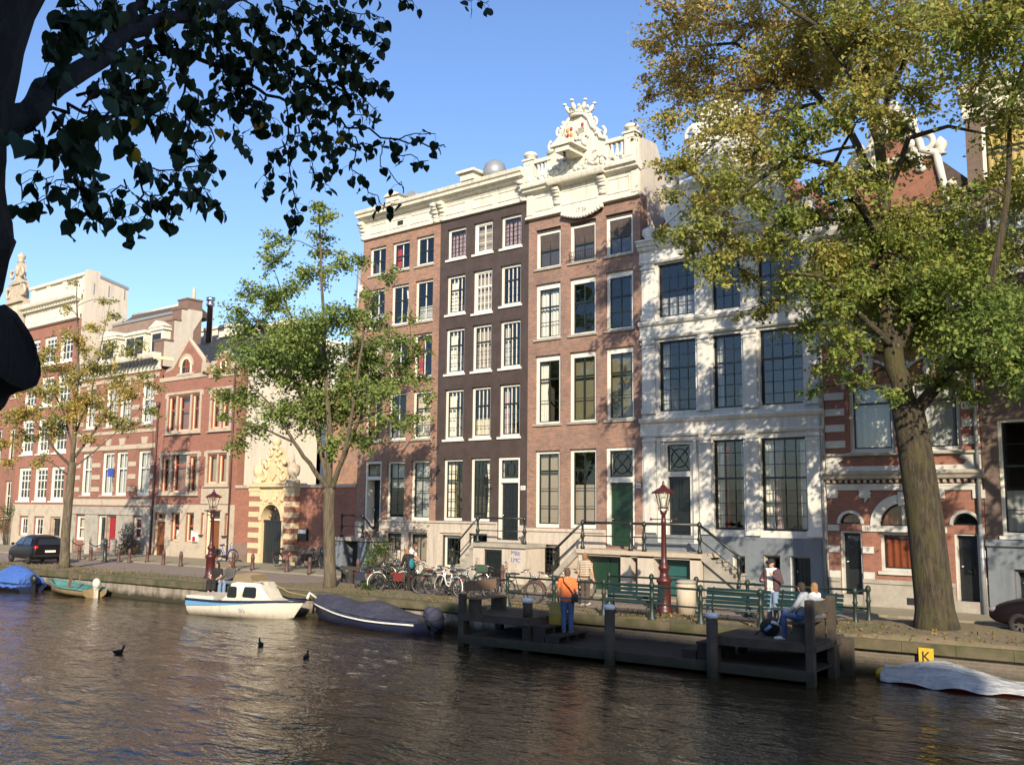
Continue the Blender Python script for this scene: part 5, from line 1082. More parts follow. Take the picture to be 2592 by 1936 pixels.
# ================================================================ green benches
def bench():
    rt = empty('park_bench', (0, 0, 0), '', 'bench', 'green slatted park benches')
    b = MB()
    for i in range(4): b.box((-.95, -.42+i*.115, .44), (.95, -.33+i*.115, .475))
    b.build('seat', 'bench_paint', rt, False)
    b = MB()
    for i in range(4): y = .06+.04*i; b.bar((-.95, y, .54+i*.115), (.95, y, .54+i*.115), .03, .09, 0, (0, -.3, 1))
    b.build('backrest', 'bench_paint', rt, False)
    for x in (-.75, .75):
        b = MB(); b.tube([(x, -.38, 0), (x, -.3, .42), (x, .02, .42), (x, .2, .95)], .028, 6); b.tube([(x, .22, 0), (x, .02, .42)], .028, 6); b.build('leg', 'iron_black', rt, False)
    return rt
mat('bench_paint', (.012, .042, .048), .55, .3, 3, (.014, .03, .08), .1)
b0 = bench(); b0.location = (-15.95, 25.3, 0); b0.rotation_euler = (0, 0, .09); b0['label'] = 'teal slatted bench left of the red lamp post'
copy_tree(b0, (-12.85, 25.75, 0), .08, 'teal slatted bench right of the pale bin'); copy_tree(b0, (-10.95, 26.2, 0), .05, 'teal slatted bench behind the standing man in a cap')
# pale advertising pillar bin
rt = empty('litter_bin', (-15.1, 27.0, 0), 'pale cylindrical litter bin between the two teal benches', 'litter bin')
b = MB(); b.lathe((-15.1, 26.9, 0), [(.3, 0), (.3, .92)], 20); b.build('body', 'stone_sand', rt); b = MB(); b.lathe((-15.1, 26.9, .92), [(.32, 0), (.32, .06), (.2, .1)], 20); b.build('lid', 'stone_grey', rt)
# wooden guard around the middle tree
rt = empty('tree_guard', (-30.4, 25.9, 0), 'weathered wooden rail guard round the foot of the middle tree', 'tree guard')
mat('wood_grey', (.082, .064, .047), .85, .4, 4, (.035, .03, .022), .25, bmp=.6); mat('wood_dark', (.036, .029, .022), .85, .4, 4, (.018, .016, .012), .25, bmp=.6); mat('wood_brown', (.20, .13, .085), .8, .3, 3, (.12, .08, .055), .1, bmp=.3)
waterline('wood_grey', -.75, -.4, (.022, .024, .012)); waterline('wood_dark', -.75, -.5, (.018, .018, .01))
for x, y in ((-31.15, 26.3), (-30.0, 26.55), (-31.0, 26.9), (-29.75, 26.2)):
    b = MB(); b.box((x-.06, y-.06, 0), (x+.06, y+.06, .64)); b.build('post', 'wood_grey', rt)
b = MB(); b.bar((-31.35, 26.25, .68), (-29.5, 26.35, .68), .2, .09); b.bar((-31.2, 27., .68), (-29.7, 26.9, .68), .14, .08); b.build('rail', 'wood_grey', rt)
# ================================================================ jetty
JA = math.atan(.07); JM = Matrix.Translation((-14, 24.36, 0)) @ Matrix.Rotation(JA, 4, 'Z')
rt = empty('jetty', (-14, 24.36, -.5), 'dark wooden landing jetty with two raised end platforms on the water', 'jetty')
def J(): return MB(JM)
DZ, PZ, FY = -.53, .1, -2.45
b = J()
for i in range(19): y = FY+.02+i*.128; b.box((-5.7, y, DZ-.05), (4.6, y+.118, DZ))
b.build('deck', 'wood_dark', rt)
b = J(); b.box((-5.79, FY-.08, DZ-.22), (4.7, FY, DZ+.02)); b.box((-5.79, -.3, DZ-.22), (4.7, -.2, DZ-.06)); b.build('beam', 'wood_grey', rt)
for u0, u1, lab in ((-5.79, -3.32, 'left'), (2.08, 4.68, 'right')):
    b = J(); n = 18
    for i in range(n): y = FY+.05+i*.13; b.box((u0+.03, y, PZ-.05), (u1-.03, y+.12, PZ))
    b.box((u0, FY-.05, PZ-.2), (u1, FY+.045, PZ+.012)); b.box((u0, FY+.05, PZ-.2), (u0+.08, -.1, PZ-.055)); b.box((u1-.08, FY+.05, PZ-.2), (u1, -.1, PZ-.055)); b.build('platform', 'wood_grey', rt)
    for u in (u0+.12, u1-.12):
        for y in (FY+.1, -.6): b = J(); b.box((u-.1, y-.1, -2.2), (u+.1, y+.1, PZ-.2)); b.build('pile', 'wood_dark', rt)
for k, (u0, u1, z) in enumerate(((-3.3, -2.88, -.1), (-2.88, -2.42, -.31), (2.06, 1.66, -.1), (1.66, 1.24, -.31))):
    b = J(); b.box((u0, FY+.12, z-.05), (u1, -.75, z))
    for y in (FY+.12, FY+.6, FY+1.1, -.85): b.box((min(u0, u1)+.03, y, DZ), (max(u0, u1)-.01, y+.08, z-.05))
    b.build('step', 'wood_dark', rt)
b = J(); b.box((-5.79, FY-.06, -1.2), (-5.6, FY+.1, PZ+.55)); b.box((-5.79, -.9, PZ), (-5.62, -.72, PZ+.5)); b.box((4.5, FY-.07, -1.3), (4.68, FY+.1, PZ+1.0)); b.box((4.5, -.95, -1.3), (4.68, -.75, PZ+1.0)); b.box((4.35, -.3, -1.3), (4.9, -.05, .02)); b.build('corner_post', 'wood_grey', rt)
mat('cap_white', (.70, .74, .78), .5, .1)
for i, (u, y, z0, z1, l) in enumerate(((-3.6, -2.1, PZ, .6, 'beside the left platform steps'), (-.68, FY-.1, -2, .64, 'midway along the jetty front'), (2.2, FY-.1, -2, .63, 'at the right platform corner'))):
    b = MB(); c = JM @ V((u, y, 0)); r = empty('mooring_post', (c.x, c.y, z0), 'grey wooden mooring post with a pale blue-white cap, '+l, 'mooring post', 'capped mooring posts of the jetty')
    b.lathe((c.x, c.y, z0), [(.14, 0), (.14, z1-z0)], 12); b.build('shaft', 'wood_grey', r)
    b = MB(); b.lathe((c.x, c.y, z1), [(.155, -.09), (.155, 0), (.13, .03)], 12); b.build('cap', 'cap_white', r)
# two plank benches standing on the platforms
def plank_bench(u, s, lab, M_):
    c = JM @ V((u, -1.6, PZ)); r = empty('plank_bench', c, lab, 'bench', 'plank benches on the jetty platforms')
    b = J()
    for i in range(3): b.box((u-.02+s*(.04+i*.15), -2.35, PZ+.4), (u-.02+s*(.17+i*.15), -.75, PZ+.45))
    b.build('seat', M_, r)
    b = J(); b.bar((u-s*.04, -2.36, PZ+.76), (u-s*.04, -.85, PZ+.76), .06, .3); b.build('backrest', M_, r)
    for y in (-2.2, -.95):
        b = J(); b.box((u+s*.05, y-.1, PZ), (u+s*.38, y+.1, PZ+.4)); b.build('leg', 'wood_grey', r)
plank_bench(-5.62, 1, 'brown plank bench on the left jetty platform', 'wood_brown'); plank_bench(4.5, -1, 'grey plank bench on the right platform with a seated man', 'wood_grey')
# yellow K plate on the quay
rt = empty('mooring_sign', (-7.1, quay_y(-7.1)-.02, -.5), 'yellow board with a black letter K fixed to the brick quay wall', 'sign')
p0 = ony(2348, 1660, quay_y(-7.0)); yk = quay_y(p0.x)-.06
b = MB(); b.box((p0.x-.17, yk-.03, p0.z-.24), (p0.x+.17, yk+.0, p0.z+.2)); mat('sign_yellow', (.62, .40, .03), .6, .15); b.build('board', 'sign_yellow', rt)
text('letter', 'K', .34, (p0.x, yk-.034, p0.z-.01), (pi/2, 0, 0), 'print_black', rt)
# ================================================================ boats
def hull(b, L, B, sheer, keel, st=14, bow=.0, transom=.75, m=0, flare=.85, n=7, bowpow=2.2, t=0.):
    """hull from the stern (x = 0) to the bow (x = L); sheer(f) is the height of its edge above the water"""
    rings = []
    for i in range(st+1):
        f = i/st; hb = B/2*max(.02, (transom+(1-transom)*min(1, f/.35))*(1-max(0, (f-.35)/.65)**bowpow))
        top = sheer(f); bot = keel*(1-max(0, (f-.7)/.3)**2*.9); x = f*L; rk = .35*max(0, (f-.8)/.2)*bow
        ring = []
        for k in range(n):
            a = k/(n-1); ring.append((x+rk*a**1.0, hb*(flare+(1-flare)*a)*(sin(min(1, a*1.6)*pi/2)**.8 if a < 1 else 1) if k else 0, bot+(top-bot)*a))
        rings.append([(x_, -y, z) for x_, y, z in ring[::-1]]+ring[1:])
    b.loft(rings, m, True, closed=False, caps=True); return rings
def boat(loc, rz, label, name='boat', cat='boat', group=None): return empty(name, (loc[0], loc[1], WATER), label, cat, group, rz)
mat('gelcoat', (.64, .60, .50), .35, .12, 2, (.40, .34, .24), .1, streak=True); mat('boat_blue', (.12, .30, .55), .5, .2); mat('boat_navy', (.02, .026, .06), .35, .25); mat('tarp_navy', (.035, .038, .065), .75, .25, 2, (.055, .055, .08), .2, bmp=.3)
mat('tarp_blue', (.05, .13, .42), .7, .2, 2, (.08, .18, .48), .1, bmp=.3); mat('tarp_silver', (.50, .53, .56), .45, .2, 3, (.62, .63, .62), .2); mat('turquoise', (.07, .23, .22), .6, .3, 3, (.16, .17, .13), .15); mat('wood_ochre', (.34, .25, .12), .7, .3, 3, (.2, .15, .08), .2); mat('smoke_screen', (.22, .17, .10), .25, .1); mat('rope', (.35, .30, .2), .9)
def creases(name, sc, st):
    t = MATS[name].node_tree; b = t.nodes['Principled BSDF']; tc = N(t, 'TexCoord').outputs['Object']; mp = N(t, 'Mapping'); mp.inputs['Scale'].default_value = sc; mp.inputs['Rotation'].default_value = (0, 0, .12); t.links.new(tc, mp.inputs[0])
    bump(t, b, noise_tex(t, mp.outputs[0], 2.2, 5, .6), st, .25)
creases('tarp_silver', (.55, 4.5, 4.5), 1.); creases('tarp_navy', (1.2, 2.2, 2.2), .5); creases('tarp_blue', (1., 2.5, 2.5), .5)
def outboard(b, x, z, s=1., m=0):
    b.ball((x, 0, z+.2*s), (.24*s, .17*s, .24*s), 12, 8, m); b.box((x-.1*s, -.1*s, z-.05*s), (x+.1*s, .1*s, z+.15*s), m); b.bar((x, 0, z), (x-.02, 0, z-.75*s), .11*s, .16*s, m)
# white cabin boat, bow to the right
A = onz(486, 1560, WATER); Bp = onz(756, 1577, WATER); dx = Bp-A; L = dx.length-.4
A = A*(1+.75/A.y); A = A+dx.normalized()*.3; rt = boat(A, atan2(dx.y, dx.x), 'white cabin boat with light blue band and amber windscreen below the seated couple', 'cabin_boat')
b = MB(); sh = lambda f: .56+.12*abs(f-.35)**1.5; hull(b, L, 1.75, sh, -.25, bow=1.4, transom=.86, bowpow=2.4); b.build('hull', 'gelcoat', rt, False)
b = MB(); pts = []
for s in (-1, 1):
    for rr_, z, m_ in ((.045, 0, 1), ):
        pl = []
        for i in range(13):
            f = i/12; hb = 1.75/2*max(.02, (.86+.14*min(1, f/.35))*(1-max(0, (f-.35)/.65)**2.4)); pl.append((f*L+.35*max(0, (f-.8)/.2)*1.4, s*(hb+.02), sh(f)+.01))
        b.tube(pl, .045, 6)
b.build('rubbing_strake', 'boat_navy', rt, False)
b = MB()
for s in (-1, 1):
    v = []
    for i in range(13):
        f = i/12; hb = 1.75/2*max(.02, (.86+.14*min(1, f/.35))*(1-max(0, (f-.35)/.65)**2.4)); x = f*L+.35*max(0, (f-.8)/.2)*1.4
        h = .2*(1-f)**1.5 if s < 0 else .05
        v += [(x, s*(hb+.012), sh(f)-.02), (x-.02, s*(hb*.985+.014), sh(f)-.03-h)]
    b.add(v, [(2*i, 2*i+2, 2*i+3, 2*i+1) for i in range(12)], 0, True)
b.build('blue_band', 'boat_blue', rt, False)
def cab(x0, x1, w0, w1, z0, z1, rake0, rake1, n=6):
    return [[(x0, -w0, z0), (x0+rake0, -w0*.82, z1), (x0+rake0, w0*.82, z1), (x0, w0, z0)], [(x1, -w1, z0), (x1-rake1, -w1*.82, z1), (x1-rake1, w1*.82, z1), (x1, w1, z0)]]
b = MB(); 
prof = [(.35*L, .6, .02), (.40*L, .62, .25), (.44*L, .64, .62), (.5*L, .64, .68), (.72*L, .58, .66), (.82*L, .50, .12), (.9*L, .38, .05)]
b.loft([[(x, -w_, sh(.5)-.02), (x, -w_*.97, sh(.5)+h*.55), (x, -w_*.8, sh(.5)+h), (x, 0, sh(.5)+h*1.06), (x, w_*.8, sh(.5)+h), (x, w_*.97, sh(.5)+h*.55), (x, w_, sh(.5)-.02)] for x, w_, h in prof], 0, False, closed=False)
b.box((.03, -.76, sh(0)-.02), (.3*L, .76, sh(0)+.14)); b.build('cabin', 'gelcoat', rt, False)
b = MB()
def pane(b, x0, x1, z0, z1, y, rk0=.08, rk1=.0): b.prism([(x0+.05, z0), (x1-.05, z0), (x1, z0+.05), (x1-rk1, z1-.04), (x1-rk1-.05, z1), (x0+rk0+.05, z1), (x0+rk0, z1-.04), (x0, z0+.05)], y-.012, y+.012)
for s in (-1, 1): pane(b, .42*L, .52*L, .70, 1.10, s*.645); pane(b, .575*L, .715*L, .72, 1.10, s*.60)
b.build('window', 'sash_black', rt, False)
b = MB()
b.loft([[(.44*L, -.5, 1.2), (.47*L, -.48, 1.52), (.47*L, .48, 1.52), (.44*L, .5, 1.2)], [(.66*L, -.48, 1.24), (.62*L, -.44, 1.5), (.62*L, .44, 1.5), (.66*L, .48, 1.24)]], 0, False, closed=False, caps=True); b.build('windscreen', 'smoke_screen', rt, False)
b = MB(); b.tube([(.78*L, .1, 1.2), (.9*L, .3, .9), (L+.4, .5, .75)], .015, 5); b.tube([(.5*L, -.45, 1.28), (.75*L, -.4, 1.26)], .025, 5); b.build('rope', 'rope', rt, False)
text('registration', '24 B', .12, (.62*L, -.91, .33), (pi/2, 0, 0), 'boat_blue', rt, False)
# navy sloop under a cover, motor to the right
A = onz(1077, 1613, WATER); Bp = onz(790, 1578, WATER); dx = Bp-A; L = dx.length-.1
A = A*(1+.8/A.y)+V((.1, 0, 0)); rt = boat(A, atan2(dx.y, dx.x), 'navy sloop under a dark boat cover with a wrapped outboard motor', 'covered_sloop')
sh2 = lambda f: .42+.42*max(0, f-.2)**1.6
b = MB(); hull(b, L, 1.9, sh2, -.3, bow=1.0, transom=.7, bowpow=2.6); b.build('hull', 'boat_navy', rt, False)
hb_ = lambda f, B_, tr, bp: B_/2*max(.02, (tr+(1-tr)*min(1, f/.35))*(1-max(0, (f-.35)/.65)**bp))
def stripe(b, L, B_, tr, bp, shf, bow, off, r, z):
    for s in (-1, 1): b.tube([(i/14*L+.35*max(0, (i/14-.8)/.2)*bow, s*(hb_(i/14, B_, tr, bp)+off), shf(i/14)+z) for i in range(15)], r, 6)
b = MB(); stripe(b, L, 1.9, .7, 2.6, sh2, 1.0, .02, .03, -.12); b.build('rubbing_strake', 'paint_white', rt, False)
def cover(b, L, B_, tr, bp, shf, bow, ridge, drop=.1, over=.03, n=22, seed=0, wr=.02):
    rings = []
    for i in range(n+1):
        f = i/n; x = f*L+.35*max(0, (f-.8)/.2)*bow; w_ = hb_(f, B_, tr, bp)+over; r_ = ridge(f); s0 = shf(f); ring = []
        for k in range(13):
            a = -1+2*k/12; z = s0+(r_-s0)*(1-abs(a)**1.35); y = a*w_
            if abs(a) == 1: z = s0-drop-.04*sin(i*1.9+seed)
            ring.append((x, y, z+wr*noise.noise((f*16+seed, a*2, seed))*(1 if abs(a) < 1 else 0)))
        rings.append(ring)
    b.loft(rings, 0, True, closed=False, caps=True)
b = MB(); cover(b, L, 1.9, .7, 2.6, sh2, 1.0, lambda f: sh2(f)+.08+.34*math.exp(-((f-.42)/.16)**2)+.24*math.exp(-((f-.8)/.2)**2), .08); b.build('cover', 'tarp_navy', rt, False)
b = MB(); b.ball((-.28, 0, .5), (.34, .27, .3), 22, 14); b.ball((-.42, 0, .34), (.24, .2, .26), 16, 10); b.ball((-.1, 0, .62), (.25, .2, .25), 10, 7)
b.v = [(x, y+.09*noise.noise((x*7, y*7, z*7)), z+.09*noise.noise((x*6+3, y*6, z*6))) for x, y, z in b.v]; b.bar((-.28, 0, .3), (-.3, 0, -.4), .14, .2); ob = b.build('outboard_motor', 'tarp_navy', rt, False)
b = MB(); b.tube([(L+.1, .1, .78), (L+.25, .3, .95), (L+.1, .5, .8)], .05, 6); b.build('fender', 'paint_white', rt, False)
b = MB(); b.bar((-.02, -.35, .35), (.1, -.5, .05), .05, .12); b.build('bracket', 'paint_white', rt, False)
# turquoise rowing boat with outboard
A = onz(239, 1508, WATER); Bp = onz(90, 1482, WATER); dx = Bp-A; L = 4.3; A = ony(240, 1500, quay_y(-41.5)-.8)
rt = boat(A, pi-.05, 'small open rowing boat, turquoise inside, with pale outboard and a leaning post', 'rowing_boat')
sh3 = lambda f: .36+.3*max(0, f-.3)**1.6
b = MB(); rg = hull(b, L, 1.35, sh3, -.1, bow=.6, transom=.8); b.build('hull', 'wood_ochre', rt, False)
b = MB(); stripe(b, L, 1.35, .8, 2.2, sh3, .6, .01, .05, .0)
b.loft([[(i/10*L*.97+.03, -hb_(i/10, 1.35, .8, 2.2)*.9, sh3(i/10)-.03), (i/10*L*.97+.03, 0, .12+.1*(i/10)**3), (i/10*L*.97+.03, hb_(i/10, 1.35, .8, 2.2)*.9, sh3(i/10)-.03)] for i in range(11)], 0, True, closed=False, caps=False)
for f in (.15, .42, .66): w_ = hb_(f, 1.35, .8, 2.2)*.85; b.box((f*L-.12, -w_, sh3(f)-.14), (f*L+.12, w_, sh3(f)-.1))
b.build('thwart', 'turquoise', rt, False)
b = MB(); outboard(b, -.1, .42, .95); b.build('outboard_motor', 'gelcoat', rt, False)
b = MB(); b.bar((.45*L, .3, .2), (.36*L, .35, 1.0), .1, .07); b.tube([(.2*L, .3, .2), (.2*L, .3, .95)], .025, 6); b.build('oar_post', 'wood_brown', rt, False)
# blue covered boat cut by the left edge
A = ony(80, 1480, quay_y(-46)-1.0)
rt = boat(A, pi-.05, 'dinghy under a bright blue tarpaulin, partly outside the left edge', 'covered_dinghy')
b = MB(); sh4 = lambda f: .4; hull(b, 4.6, 1.7, sh4, -.2, transom=.75); b.build('hull', 'boat_navy', rt, False)
b = MB(); cover(b, 4.6, 1.7, .75, 2.2, sh4, 0, lambda f: .62+.5*sin(pi*min(.98, max(.02, f*1.1+.1)))**.7, .2, seed=4); b.build('cover', 'tarp_blue', rt, False)
b = MB(); outboard(b, -.2, .4, .9); b.build('outboard_motor', 'iron_black', rt, False)
b = MB(); b.box((1.9, -.35, .93), (2.5, -.33, 1.1)); b.v = [(x, -.55+(z-.93)*.9, z-.1) for x, y, z in b.v[:4]]+[(x, -.53+(z-.93)*.9, z-.1) for x, y, z in b.v[4:]]; b.build('label_patch', 'print_white', rt, False)
# boat under a silver sheet, right edge
A = onz(2228, 1722, WATER)
rt = boat((A.x+.08, A.y+.40, 0), .13, 'boat wrapped in a silver-white sheet below the yellow K sign', 'covered_boat')
L = 4.9; sh5 = lambda f: .10-.04*f
b = MB(); hull(b, L, 1.62, sh5, -.2, transom=.5, bow=.3); b.build('hull', 'enamel_red', rt, False)
b = MB(); rings = []; n = 40
for i in range(n+1):
    f = i/n; w_ = hb_(min(f, .97), 1.8, .55, 2.4)+.05; top = .12+.30*math.exp(-((f-.26)/.2)**2)+.10*(1-f)-.02*f; ring = []
    for k in range(17):
        a = -1+2*k/16; z = (.16-.06*f)+(top-(.16-.06*f))*(1-abs(a)**1.5); y = a*w_
        if abs(a) > .99: z = .03-.05*f*0-.03*sin(i*.8); y *= 1.02
        fold = .045*abs(sin(k*1.45-f*7+3*noise.noise((f*3, a*2, 0))))*(1-.4*abs(a))+.04*noise.noise((f*9, a*3, 7))
        ring.append((f*L-.1, y, z+fold))
    rings.append(ring)
b.loft(rings, 0, True, closed=False, caps=True); b.build('cover', 'tarp_silver', rt, False)
b = MB(); b.ball((-.12, -.2, .12), (.16, .14, .16), 10, 7); b.build('fender', 'sign_yellow', rt, False)
# ================================================================ cars
def car(loc, rz, label, kind):
    """body lofted along its length; x forward"""
    rt = empty('parked_car', loc, label, 'car', 'black parked cars', rz)
    st = [(-2.15, .42, .80, .80, .74, .70), (-2.08, .3, .92, .93, .84, .76), (-1.75, .22, .98, 1.38 if kind else 1.02, .87, .62), (-1.2, .2, .97, 1.47 if kind else 1.36, .885, .6), (-.2, .2, .95, 1.48 if kind else 1.44, .89, .61), (.35, .2, .94, 1.42, .89, .6), (.95, .2, .93, .98, .885, .66), (1.5, .22, .86, .90, .87, .62), (1.98, .28, .74, .76, .80, .55), (2.12, .38, .62, .62, .68, .5)]
    rings = []
    for x, zb, zt, zr, w_, wr in st:
        rings.append([(x, -w_*.92, zb), (x, -w_, zb+.12), (x, -w_*1.01, (zb+zt)/2), (x, -w_*.97, zt), (x, -wr, zr), (x, -wr*.5, zr+.025), (x, wr*.5, zr+.025), (x, wr, zr), (x, w_*.97, zt), (x, w_*1.01, (zb+zt)/2), (x, w_, zb+.12), (x, w_*.92, zb)])
    b = MB(); b.loft(rings, 0, True); o = b.build('body', 'car_paint', rt, False)
    md = o.modifiers.new('s', 'SUBSURF'); md.levels = 1; md.render_levels = 2
    b = MB()
    for s in (-1, 1):
        q = lambda x, f, st=st: None
        b.add([(-1.72, s*.845, 1.0), (-1.45, s*.70, 1.33), (-.55, s*.70, 1.38), (-.55, s*.872, 1.0)], [(0, 1, 2, 3)]); b.add([(-.45, s*.875, 1.0), (-.45, s*.70, 1.38), (.2, s*.69, 1.36), (.75, s*.875, .99)], [(0, 1, 2, 3)])
    b.add([(-2.09, -.62, 1.0), (-2.09, .62, 1.0), (-1.86, .5, 1.30), (-1.86, -.5, 1.30)], [(0, 1, 2, 3)]); b.add([(.98, -.68, 1.0), (.98, .68, 1.0), (.48, .52, 1.36), (.48, -.52, 1.36)], [(0, 1, 2, 3)]); b.build('window_glass', 'car_glass', rt, False)
    for x in (-1.35, 1.35):
        for s in (-1, 1):
            b = MB(); b.torus((x, s*.80, .31), .23, .09, 'y', 22, 8); wl = b.build('wheel', 'tyre', rt, False)
            b = MB(); b.tube([(x, s*.74, .31), (x, s*.85, .31)], .07, 10); b.torus((x, s*.83, .31), .2, .025, 'y', 20, 5)
            for k in range(7): a = 2*pi*k/7; b.bar((x, s*.845, .31), (x+.2*cos(a), s*.84, .31+.2*sin(a)), .05, .03, 0, (0, 1, 0))
            b.build('rim', 'steel', wl, False)
    for s in (-1, 1):
        b = MB(); b.ball((-2.02, s*.66, .87), (.13, .14, .12), 10, 7); b.build('tail_light', 'lamp_red', rt, False)
        b = MB(); b.ball((1.98, s*.6, .64), (.18, .16, .1), 10, 7); b.build('headlight', 'lamp_clear', rt, False)
        b = MB(); b.ball((.7, s*.98, 1.0), (.06, .1, .07), 8, 6); b.build('mirror', 'car_paint', rt, False)
    b = MB(); b.box((-2.2, -.26, .62), (-2.17, .26, .73)); b.box((2.13, -.26, .42), (2.15, .26, .52)); pl = b.build('number_plate', 'print_white', rt, False)
    b = MB(); b.box((-2.2, -.8, .4), (-2.1, .8, .5)); b.box((2.05, -.5, .48), (2.14, .5, .6)); b.build('bumper', 'sash_black', rt, False)
    return rt
m, t, bs_ = nt('car_paint'); bs_.inputs['Base Color'].default_value = (.009, .006, .007, 1); bs_.inputs['Roughness'].default_value = .4; bs_.inputs['Coat Weight'].default_value = .06; bs_.inputs['Specular IOR Level'].default_value = .18
plain('car_glass', (.02, .025, .03), .08); plain('tyre', (.015, .015, .016), .8); plain('lamp_red', (.45, .015, .012), .2); plain('lamp_clear', (.5, .52, .55), .15, .5)
p = onz(48, 1425); car((p.x-1.2+1.1, p.y+.9, 0), pi-.12, 'black hatchback seen from behind, parked by the small autumn tree', True)
p = onz(2584, 1612); car((p.x+1.35, p.y+.85, 0), pi+.02, 'black car whose front corner enters at the right edge behind the big tree', True)
# ================================================================ bicycles
for n_, c in (('bike_black', (.02, .02, .022)), ('bike_white', (.75, .75, .73)), ('bike_blue', (.06, .13, .42)), ('bike_red', (.42, .08, .035)), ('bike_green', (.04, .10, .06)), ('bike_brown', (.16, .08, .05))): plain(n_, c, .35)
plain('cloth_bag', (.02, .026, .05), .8); plain('cloth_redbag', (.16, .02, .018), .8)
plain('rubber', (.03, .028, .026), .7)
def bike(fr, lab, name='bicycle', basket=None, bags=None, lady=True, r=.34, saddle='rubber', fender='bike_black'):
    rt = empty(name, (0, 0, 0), lab, 'bicycle', 'parked bicycles')
    for x in (-.53, .53):
        b = MB(); b.torus((x, 0, r), r, .021, 'y', 26, 6); w_ = b.build('wheel', 'rubber', rt, False)
        b = MB(); b.torus((x, 0, r), r-.028, .013, 'y', 26, 5); b.tube([(x, -.04, r), (x, .04, r)], .03, 8)
        for k in range(14): a = 2*pi*k/14; b.tube([(x, .02*(-1)**k, r), (x+(r-.03)*cos(a), 0, r+(r-.03)*sin(a))], .0035, 3, caps=False)
        b.build('rim', 'steel_dull', w_, False)
    b = MB()
    seat, head, bb = (-.18, 0, .78), (.36, 0, .84), (-.05, 0, .28)
    b.tube([(-.53, .0, r), seat], .013, 6); b.tube([(-.53, 0, r), bb], .013, 6); b.tube([bb, (-.2, 0, .86)], .018, 6)
    if lady: b.tube([(.34, 0, .72), (.12, 0, .42), (-.08, 0, .36)], .02, 6); b.tube([(.36, 0, .8), (.16, 0, .52), (-.12, 0, .52)], .016, 6)
    else: b.tube([(.35, 0, .78), (-.17, 0, .78)], .018, 6); b.tube([(.35, 0, .72), bb], .02, 6)
    b.tube([(.33, 0, .95), (.4, 0, .66), (.53, .0, r)], .017, 6); b.build('frame', fr, rt, False)
    b = MB()
    for x in (-.53, .53): b.torus((x, 0, r), r+.035, .02, 'y', 16, 5, 0, .35 if x < 0 else -.35, pi-.2 if x > 0 else pi+.3)
    b.build('mudguard', fender, rt, False)
    b = MB(); b.tube([(.12, -.28, 1.0), (.28, -.26, 1.03), (.33, -.1, 1.04), (.33, .1, 1.04), (.28, .26, 1.03), (.12, .28, 1.0)], .013, 6); b.tube([(.33, 0, 1.04), (.33, 0, .95)], .014, 6); hb = b.build('handlebar', 'steel', rt, False)
    b = MB(); b.tube([(.06, -.28, .99), (.17, -.28, 1.01)], .02, 6); b.tube([(.06, .28, .99), (.17, .28, 1.01)], .02, 6); b.build('grip', 'rubber', hb, False)
    b = MB(); b.ball((-.25, 0, .9), (.15, .09, .05), 10, 6); b.ball((-.12, 0, .9), (.12, .04, .035), 8, 5); b.build('saddle', saddle, rt, False)
    b = MB()
    for s in (-.06, .06): b.tube([(-.22, s, .66), (-.85, s, .7)], .009, 5); b.tube([(-.55, s, r), (-.75, s, .7)], .008, 5)
    for x in (-.4, -.6, -.8): b.tube([(x, -.07, .69), (x, .07, .69)], .008, 5)
    b.build('rack', 'steel_dull' if fr != 'bike_black' else fr, rt, False)
    b = MB(); b.ball((.44, 0, .86), .05, 8, 6); b.build('headlight', 'lamp_clear', rt, False); b = MB(); b.box((-.9, -.03, .6), (-.87, .03, .66)); b.build('tail_light', 'lamp_red', rt, False)
    b = MB(); b.tube([(-.05, -.06, .28), (-.05, .06, .28)], .09, 12); b.tube([(-.05, -.07, .28), (.1, -.07, .2)], .012, 5); b.tube([(-.05, .07, .28), (-.2, .07, .36)], .012, 5); b.box((-.55, -.05, .26), (-.05, -.035, .36)); b.build('crank', 'iron_black', rt, False)
    if basket: b = MB(); b.box((.42, -.2, .84), (.75, .2, 1.08)); b.build('basket', basket, rt, False)
    if bags:
        for s in (-1, 1): b = MB(); b.box((-.85, s*.09, .36), (-.48, s*.22, .68)); b.v = [(x, y*(1-.2*(z < .5)), z) for x, y, z in b.v]; b.build('pannier', bags, rt, False)
    return rt
def put(o, x, y, rz, z=0., lean=0.06): o.location = (x, y, z); o.rotation_euler = (lean, 0, rz); return o
put(bike('bike_blue', 'light blue bicycle right of the lamp post behind the couple', bags='print_black', lady=True), -46.0, 31.5, .25, .07)
put(bike('bike_red', 'red-framed bicycle with a crate before the gateway, left of the bollard', basket='wood_grey'), -40.5, 31.3, .15, .07)
put(bike('bike_black', 'black bicycle against the garden wall, behind the middle tree', bags='print_black', lady=False), -38.6, 31.7, .1, .07)
put(bike('bike_black', 'black bicycle with dark panniers at the left end of the bike cluster', bags='cloth_bag'), -28.0, 26.0, .9)
put(bike('bike_brown', 'brown bicycle in the thick of the left bike cluster'), -27.6, 26.6, 1.1)
put(bike('bike_black', 'black roadster with high bars in the left bike cluster', lady=False), -28.6, 26.9, .7)
put(bike('bike_green', 'dark green bicycle with a dark red bag beside the woman in black', bags='cloth_redbag'), -26.9, 26.9, 1.0)
put(bike('bike_black', 'black bicycle with white mudguards near the woman in black', fender='paint_white'), -27.3, 26.0, 1.2)
put(bike('bike_black', 'grey bicycle at the left of the right bike cluster, beside the white one', saddle='bike_brown', lady=False), -25.1, 26.1, .35)
put(bike('bike_white', 'big white bicycle in the right bike cluster, left of the plank bench', r=.35, saddle='iron_black', fender='bike_white'), -24.05, 25.75, pi-.25)
put(bike('bike_green', 'green bicycle behind the white one', basket='bike_green'), -24.0, 26.7, .5)
put(bike('bike_brown', 'brown bicycle with a flower basket behind the white one', basket='wood_brown'), -23.3, 27.0, pi-.4)
